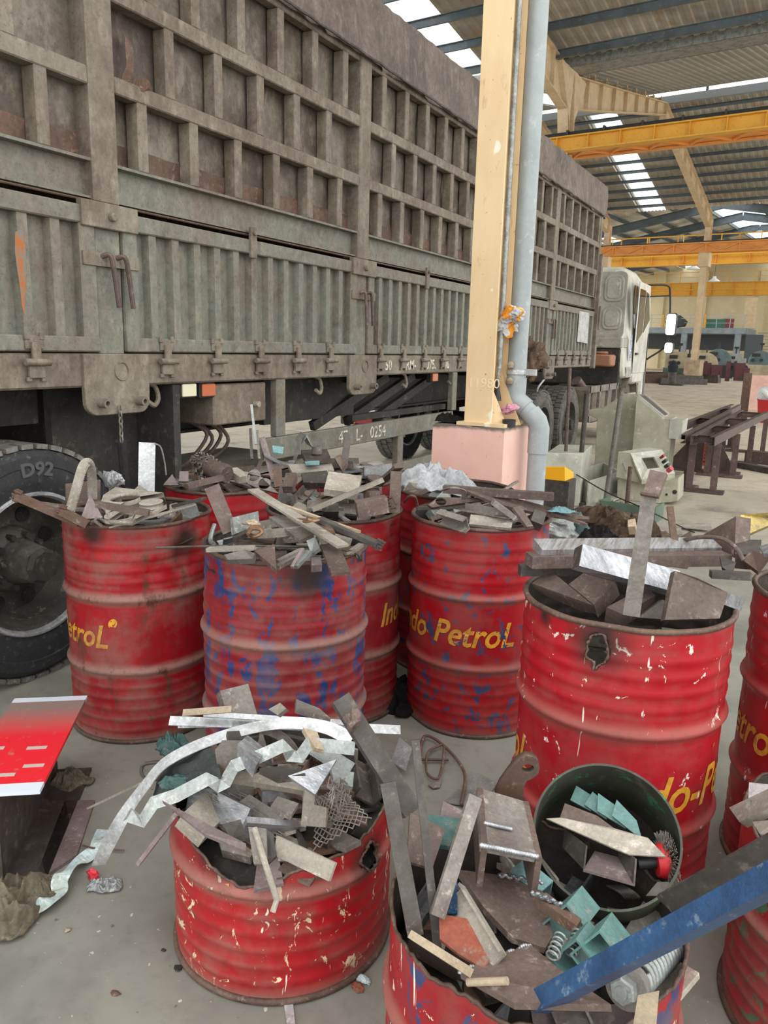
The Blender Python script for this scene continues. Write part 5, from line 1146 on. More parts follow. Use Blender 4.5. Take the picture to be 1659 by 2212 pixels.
av = [bm.verts.new(p) for p in outer]; bv = [bm.verts.new(p) for p in inner]; av2 = [bm.verts.new(p - nrm * .02) for p in outer]; bv2 = [bm.verts.new(p - nrm * .02) for p in inner]
for i in range(4):
    j = (i + 1) % 4; bm.faces.new((av[i], av[j], bv[j], bv[i])); bm.faces.new((av2[j], av2[i], bv2[i], bv2[j])); bm.faces.new((av[j], av[i], av2[i], av2[j])); bm.faces.new((bv[i], bv[j], bv2[j], bv2[i]))
bmesh.ops.recalc_face_normals(bm, faces=bm.faces[:]); mk('face_plate', bm, M['cab_grey'], dt)
bm = bmesh.new(); plate(bm, [cd(1386, 1036, -.1), cd(1458, 1022, .2), cd(1458, 1036, .2), cd(1386, 1046, -.1)], .02, V((0, -20, 0))); mk('front_lip', bm, M['cab_beige'], dt)
bm = bmesh.new(); plate(bm, [cd(1336, 976, .0), cd(1362, 979, 0), cd(1430, 971, .35), cd(1404, 966, .4)], .02, V((0, 0, 9))); mk('top_plate', bm, M['cab_grey'], dt)
bm = bmesh.new(); plate(bm, [cd(1336, 976, .38), cd(1430, 971, .38), cd(1458, 1022, .38), cd(1384, 1044, .38)], .01, V((0, -20, 0))); mk('back_plate', bm, M['cab_beige'], dt)
bm = bmesh.new(); tube(bm, [cd(1346, 1002, -.02), cd(1346, 1000, -.07), cd(1352, 1017, -.07), cd(1352, 1017, -.02)], .008, 6); mk('handle', bm, M['zinc'], dt)
for px, py, c_, r_ in ((1431, 986, '#8e2f2a', .016), (1436, 996, '#2a2c2e', .018), (1441, 1006, '#2a2c2e', .02), (1447, 1014, '#b5464a', .026)):
    bm = bmesh.new(); q = cd(px, py, .20 - (py - 986) * .004); cyl(bm, q - nrm * .03, q + nrm * .03, r_, 14); mk('button', bm, flat('button', c_, .4), dt, smooth=True)
# white boxes and an open cabinet on the floor
def cab3(name, fl, fr, br, zt_, m, label, cat, y_extra=None, open_=False):
    """fl, fr: front floor corners in the picture, br: back right floor corner"""
    a, b, c = atz(*fl), atz(*fr), atz(*br); d = a + (c - b); o = (a + b + c + d) / 4; t = thing(name, label, cat, o)
    if not open_:
        bm = quadbox([a - o, b - o, c - o, d - o], 0, zt_); mk('body', bm, m, t, bevel=.006)
    else:
        bm = bmesh.new(); w = .015
        for p, q in ((a, b), (b, c), (c, d), (d, a)): p_, q_ = p - o, q - o; bar(bm, (p_.x, p_.y, zt_ / 2), (q_.x, q_.y, zt_ / 2), w, zt_)
        bar(bm, ((a + d) / 2 - o) + V((0, 0, .02)), ((b + c) / 2 - o) + V((0, 0, .02)), (c - b).length, .02); mk('body', bm, m, t)
    return t, o, (a, b, c, d)
cab3('steel_cabinet', (1172, 1092), (1250, 1094), (1271, 1066), .55, M['cab_grey'], 'pale grey steel cabinet lying behind the yellow cover', 'cabinet')
cab3('open_cabinet', (1268, 1092), (1335, 1068), (1300, 1045), .26, M['cab_grey'], 'open pale steel cabinet on its back beside the control box', 'cabinet', open_=True)
bm = bmesh.new(); q = [aty(1169, 1008, 7.0), aty(1220, 1008, 7.0), aty(1239, 1020, 7.25), aty(1239, 1056, 7.25), aty(1220, 1044, 7.0), aty(1169, 1045, 7.0)]
plate(bm, [q[0], q[1], q[4], q[5]], .012); plate(bm, [q[1], q[2], q[3], q[4]], .012); plate(bm, [q[0], q[1], q[2], q[2] + V((-.3, .1, 0))], .012, V((0, 0, 9)))
o = mk('folded_cover', bm, flat('signal_yellow', '#f2ae12', .45), center=True)
tag(o, 'bright yellow folded steel cover beside the grey downpipe', 'cover')
bm = bmesh.new(); q = aty(1200, 1075, 7.1); box(bm, (0, 0, .2), (.3, .25, .4)); tag(mk('scrap_crate', bm, M['steel_dark'], bevel=.01, loc=(q.x, q.y, 0)), 'dark crate under the yellow cover', 'crate')
# poles stuck upright in the floor clutter
def pole(px0, py0, px1, py1, r, m, label, foot=True):
    b = atz(px0, py0); tpt = aty(px1, py1, b.y + .05); t = thing('steel_pole', label, 'pole', b)
    bm = bmesh.new(); tube(bm, [(0, 0, .02), tpt - b], r, 10); mk('rod', bm, m, t, smooth=True)
    if foot: bm = bmesh.new(); box(bm, (0, 0, .015), (.16, .16, .03)); mk('foot', bm, m, t)
pole(1217, 1088, 1231, 795, .018, M['steel_brown'], 'thin brown pole standing just right of the downpipe, tallest one')
pole(1246, 1090, 1268, 850, .025, M['steel_dark'], 'dark pole standing before the truck tyre, second from the downpipe')
pole(1307, 1092, 1344, 838, .026, M['steel'], 'grey pole leaning right in front of the beige consoles')
pole(1352, 1112, 1362, 1008, .022, M['rust'], 'short pole with yellow bands beside the control desk')
# green trough at its foot
q = atz(1362, 1118); bm = bmesh.new(); Mz = Matrix.Rotation(R(-6), 4, 'Z')
for a_ in ((-.26, 0, .08, .52, .015, .16), (.26, 0, .08, .015, .3, .16), (-.26, 0, .08, .015, .3, .16)): box(bm, (a_[0] if a_[3] < .1 else 0, -.15 if a_[3] > .1 else 0, a_[2]), (a_[3], a_[4], a_[5]), Mz)
box(bm, (0, 0, .01), (.52, .3, .02), Mz); tag(mk('steel_trough', bm, M['mach_green'], loc=q), 'low green and teal steel trough on the floor behind the drums', 'trough')
# thin rod/cable slanting across the floor
bm = bmesh.new(); tube(bm, curve_pts([aty(1240, 1022, 7.9), aty(1310, 1063, 7.6), aty(1390, 1098, 7.2), atz(1480, 1142, .02), atz(1500, 1150, .02)], 6), .006, 6)
tag(mk('floor_cable', bm, M['black_metal'], smooth=True), 'thin dark cable slanting down across the floor to the right', 'cable')

# ---- steel trestles
M['trestle'] = worn('dark_brown_trestle_steel', '#5d4b47', '#4a3c39', '#7b6a63', 4, .42, .62, .6, .2)
def leg_h(bm, x, y, z, w=.072):
    shaped(bm, Iprof(w, w, .012, .01), (x, y, .03), (x, y, z))
zt_ = .74
def beam_between(p, q, label, nm='trestle_beam'): pass
TL = thing('steel_trestle', 'long brown steel trestle of channel beams on H legs, left of the pair', 'trestle', (-1.2, 11.5, 0))
to = V((-1.2, 11.5, 0))
f1 = aty(1420, 945, 9.55); f2 = aty(1578, 878, 16.0); g1 = aty(1482, 945, 9.4); g2 = aty(1600, 885, 16.0)
h1_ = aty(1492, 945, 9.35); i1 = aty(1545, 945, 9.35); i2 = aty(1665, 872, 14.5)
zb_ = (f1.z + g1.z) / 2
def chan(p, q, m, par, off, nm, flip=1): bm = bmesh.new(); shaped(bm, [(a * flip, b) for a, b in Cprof(.055, .105, .009)][::flip], p - off, q - off); return mk(nm, bm, m, par)
for p, q, fl in ((f1, f2, 1), (g1, g2, -1)):
    p.z = q.z = zb_; chan(p, q, M['trestle'], TL, to, 'beam', fl)
xs = []
for tt in (.06, .42, .8):
    a, b = f1.lerp(f2, tt), g1.lerp(g2, tt); bm = bmesh.new(); shaped(bm, Cprof(.04, .09, .008), a - to, b - to); mk('cross_beam', bm, M['trestle'], TL)
    for p in (a, b):
        bm = bmesh.new(); leg_h(bm, p.x - to.x, p.y - to.y, zb_ - .05); mk('leg', bm, M['trestle'], TL)
    bm = bmesh.new(); bar(bm, V((a.x, a.y, .02)) - to + V((-.12, 0, 0)), V((b.x, b.y, .02)) - to + V((.12, 0, 0)), .16, .03); mk('foot_plate', bm, M['trestle'], TL)
TR = thing('steel_trestle', 'long brown steel trestle nearest the right edge, its front legs on a flat foot plate', 'trestle', (-.6, 11.5, 0)); to = V((-.6, 11.5, 0))
h1_.z = i1.z = i2.z = zb_; h2_ = V((i2.x - .45, i2.y, zb_))
for p, q, fl in ((h1_, h2_, 1), (i1, i2, -1)): chan(p, q, M['trestle'], TR, to, 'beam', fl)
for tt in (.05, .33, .62, .93):
    a, b = h1_.lerp(h2_, tt), i1.lerp(i2, tt); bm = bmesh.new(); shaped(bm, Cprof(.04, .09, .008), a - to, b - to); mk('cross_beam', bm, M['trestle'], TR)
    for p in (a, b):
        bm = bmesh.new(); leg_h(bm, p.x - to.x, p.y - to.y, zb_ - .05); mk('leg', bm, M['trestle'], TR)
    bm = bmesh.new(); bar(bm, V((a.x, a.y, .02)) - to + V((-.12, 0, 0)), V((b.x, b.y, .02)) - to + V((.12, 0, 0)), .16, .03); mk('foot_plate', bm, M['trestle'], TR)
# gusset plates & crate beneath
q = atz(1495, 1018); bm = bmesh.new(); plate(bm, [(-.4, 0, 0), (.12, 0, 0), (.12, 0, .55), (.02, 0, .55)], .02, V((0, -9, 0))); plate(bm, [(.55, .1, 0), (.2, .1, 0), (.2, .1, .6)], .02, V((0, -9, 0))); bx(bm, -.4, .6, -.05, .15, 0, .03); tag(mk('gusset_stand', bm, M['trestle'], loc=q), 'dark triangular steel stand on the floor under the trestles', 'stand')
q = atz(1511, 1003); t = thing('plastic_crate', 'orange-red slatted crate on the floor under the trestles', 'crate', q)
bm = bmesh.new()
for i in range(6): bx(bm, -.16, .16, -.12, -.11, .02 + i * .05, .05 + i * .05)
for x in (-.16, -.05, .05, .16): bx(bm, x - .01, x + .01, -.125, -.105, 0, .32)
bx(bm, -.16, -.15, -.12, .12, 0, .3); bx(bm, .15, .16, -.12, .12, 0, .3); bx(bm, -.16, .16, .11, .12, 0, .3); bx(bm, -.16, .16, -.12, .12, 0, .02)
mk('body', bm, flat('crate_red', '#b5412f', .6), t)
q1_, q2_ = atz(1595, 1010), atz(1700, 1030); bm = bmesh.new(); bar(bm, q1_ + V((0, 0, .04)), q2_ + V((0, 0, .04)), .12, .08); tag(mk('floor_bar', bm, M['steel_dark'], center=True), 'flat dark bar on the floor by the right edge, nearer one', 'steel bar')
q1_, q2_ = atz(1612, 998), atz(1700, 1008); bm = bmesh.new(); bar(bm, q1_ + V((0, 0, .09)), q2_ + V((0, 0, .09)), .2, .18); tag(mk('floor_beam', bm, M['trestle'], center=True), 'brown steel beam on the floor by the right edge, behind the flat bar', 'steel beam')
# ================================================================== SCRAP: filler shapes
def filler(kind):
    """one offcut about its own origin, lying flat"""
    bm = bmesh.new(); r = random.Random(kind)
    if kind == 'flat_bar': box(bm, (0, 0, 0), (.20, .035, .009))
    elif kind == 'long_strip': box(bm, (0, 0, 0), (.30, .018, .006))
    elif kind == 'steel_block': box(bm, (0, 0, 0), (.085, .05, .032))
    elif kind == 'square_plate': box(bm, (0, 0, 0), (.12, .095, .012))
    elif kind == 'triangle_plate': plate(bm, [(-.07, -.05, 0), (.08, -.045, 0), (-.01, .07, 0)], .012, V((0, 0, 5)))
    elif kind == 'wedge_plate': plate(bm, [(-.10, -.03, 0), (.10, -.05, 0), (.09, .03, 0), (-.09, .01, 0)], .011, V((0, 0, 5)))
    elif kind == 'angle_piece': shaped(bm, Lprof(.05, .05, .006), (-.08, 0, 0), (.08, 0, 0))
    elif kind == 'channel_piece': shaped(bm, Cprof(.035, .075, .006), (-.09, 0, 0), (.09, 0, 0), up=(0, 1, 0))
    elif kind == 'cut_disc':
        pts = [(.07 * math.cos(a) , .07 * math.sin(a), 0) for a in [R(x) for x in range(0, 250, 18)]] + [(.02, -.015, 0)]
        plate(bm, pts, .012, V((0, 0, 5)))
    elif kind == 'round_rod': cyl(bm, (-.12, 0, 0), (.12, 0, 0), .009, 10)
    elif kind == 'curved_strip': ribbon(bm, [(.09 * math.cos(R(a)), .09 * math.sin(R(a)), 0) for a in range(0, 170, 12)], .022, .004, up=(0, 0, 1))
    elif kind == 'notched_plate': plate(bm, [(-.08, -.05, 0), (.08, -.05, 0), (.08, .05, 0), (.03, .05, 0), (.02, .01, 0), (-.03, .01, 0), (-.04, .05, 0), (-.08, .05, 0)], .01, V((0, 0, 5)))
    return bm
KINDS_ = ['flat_bar', 'long_strip', 'steel_block', 'square_plate', 'triangle_plate', 'wedge_plate', 'angle_piece', 'channel_piece', 'cut_disc', 'round_rod', 'curved_strip', 'notched_plate']
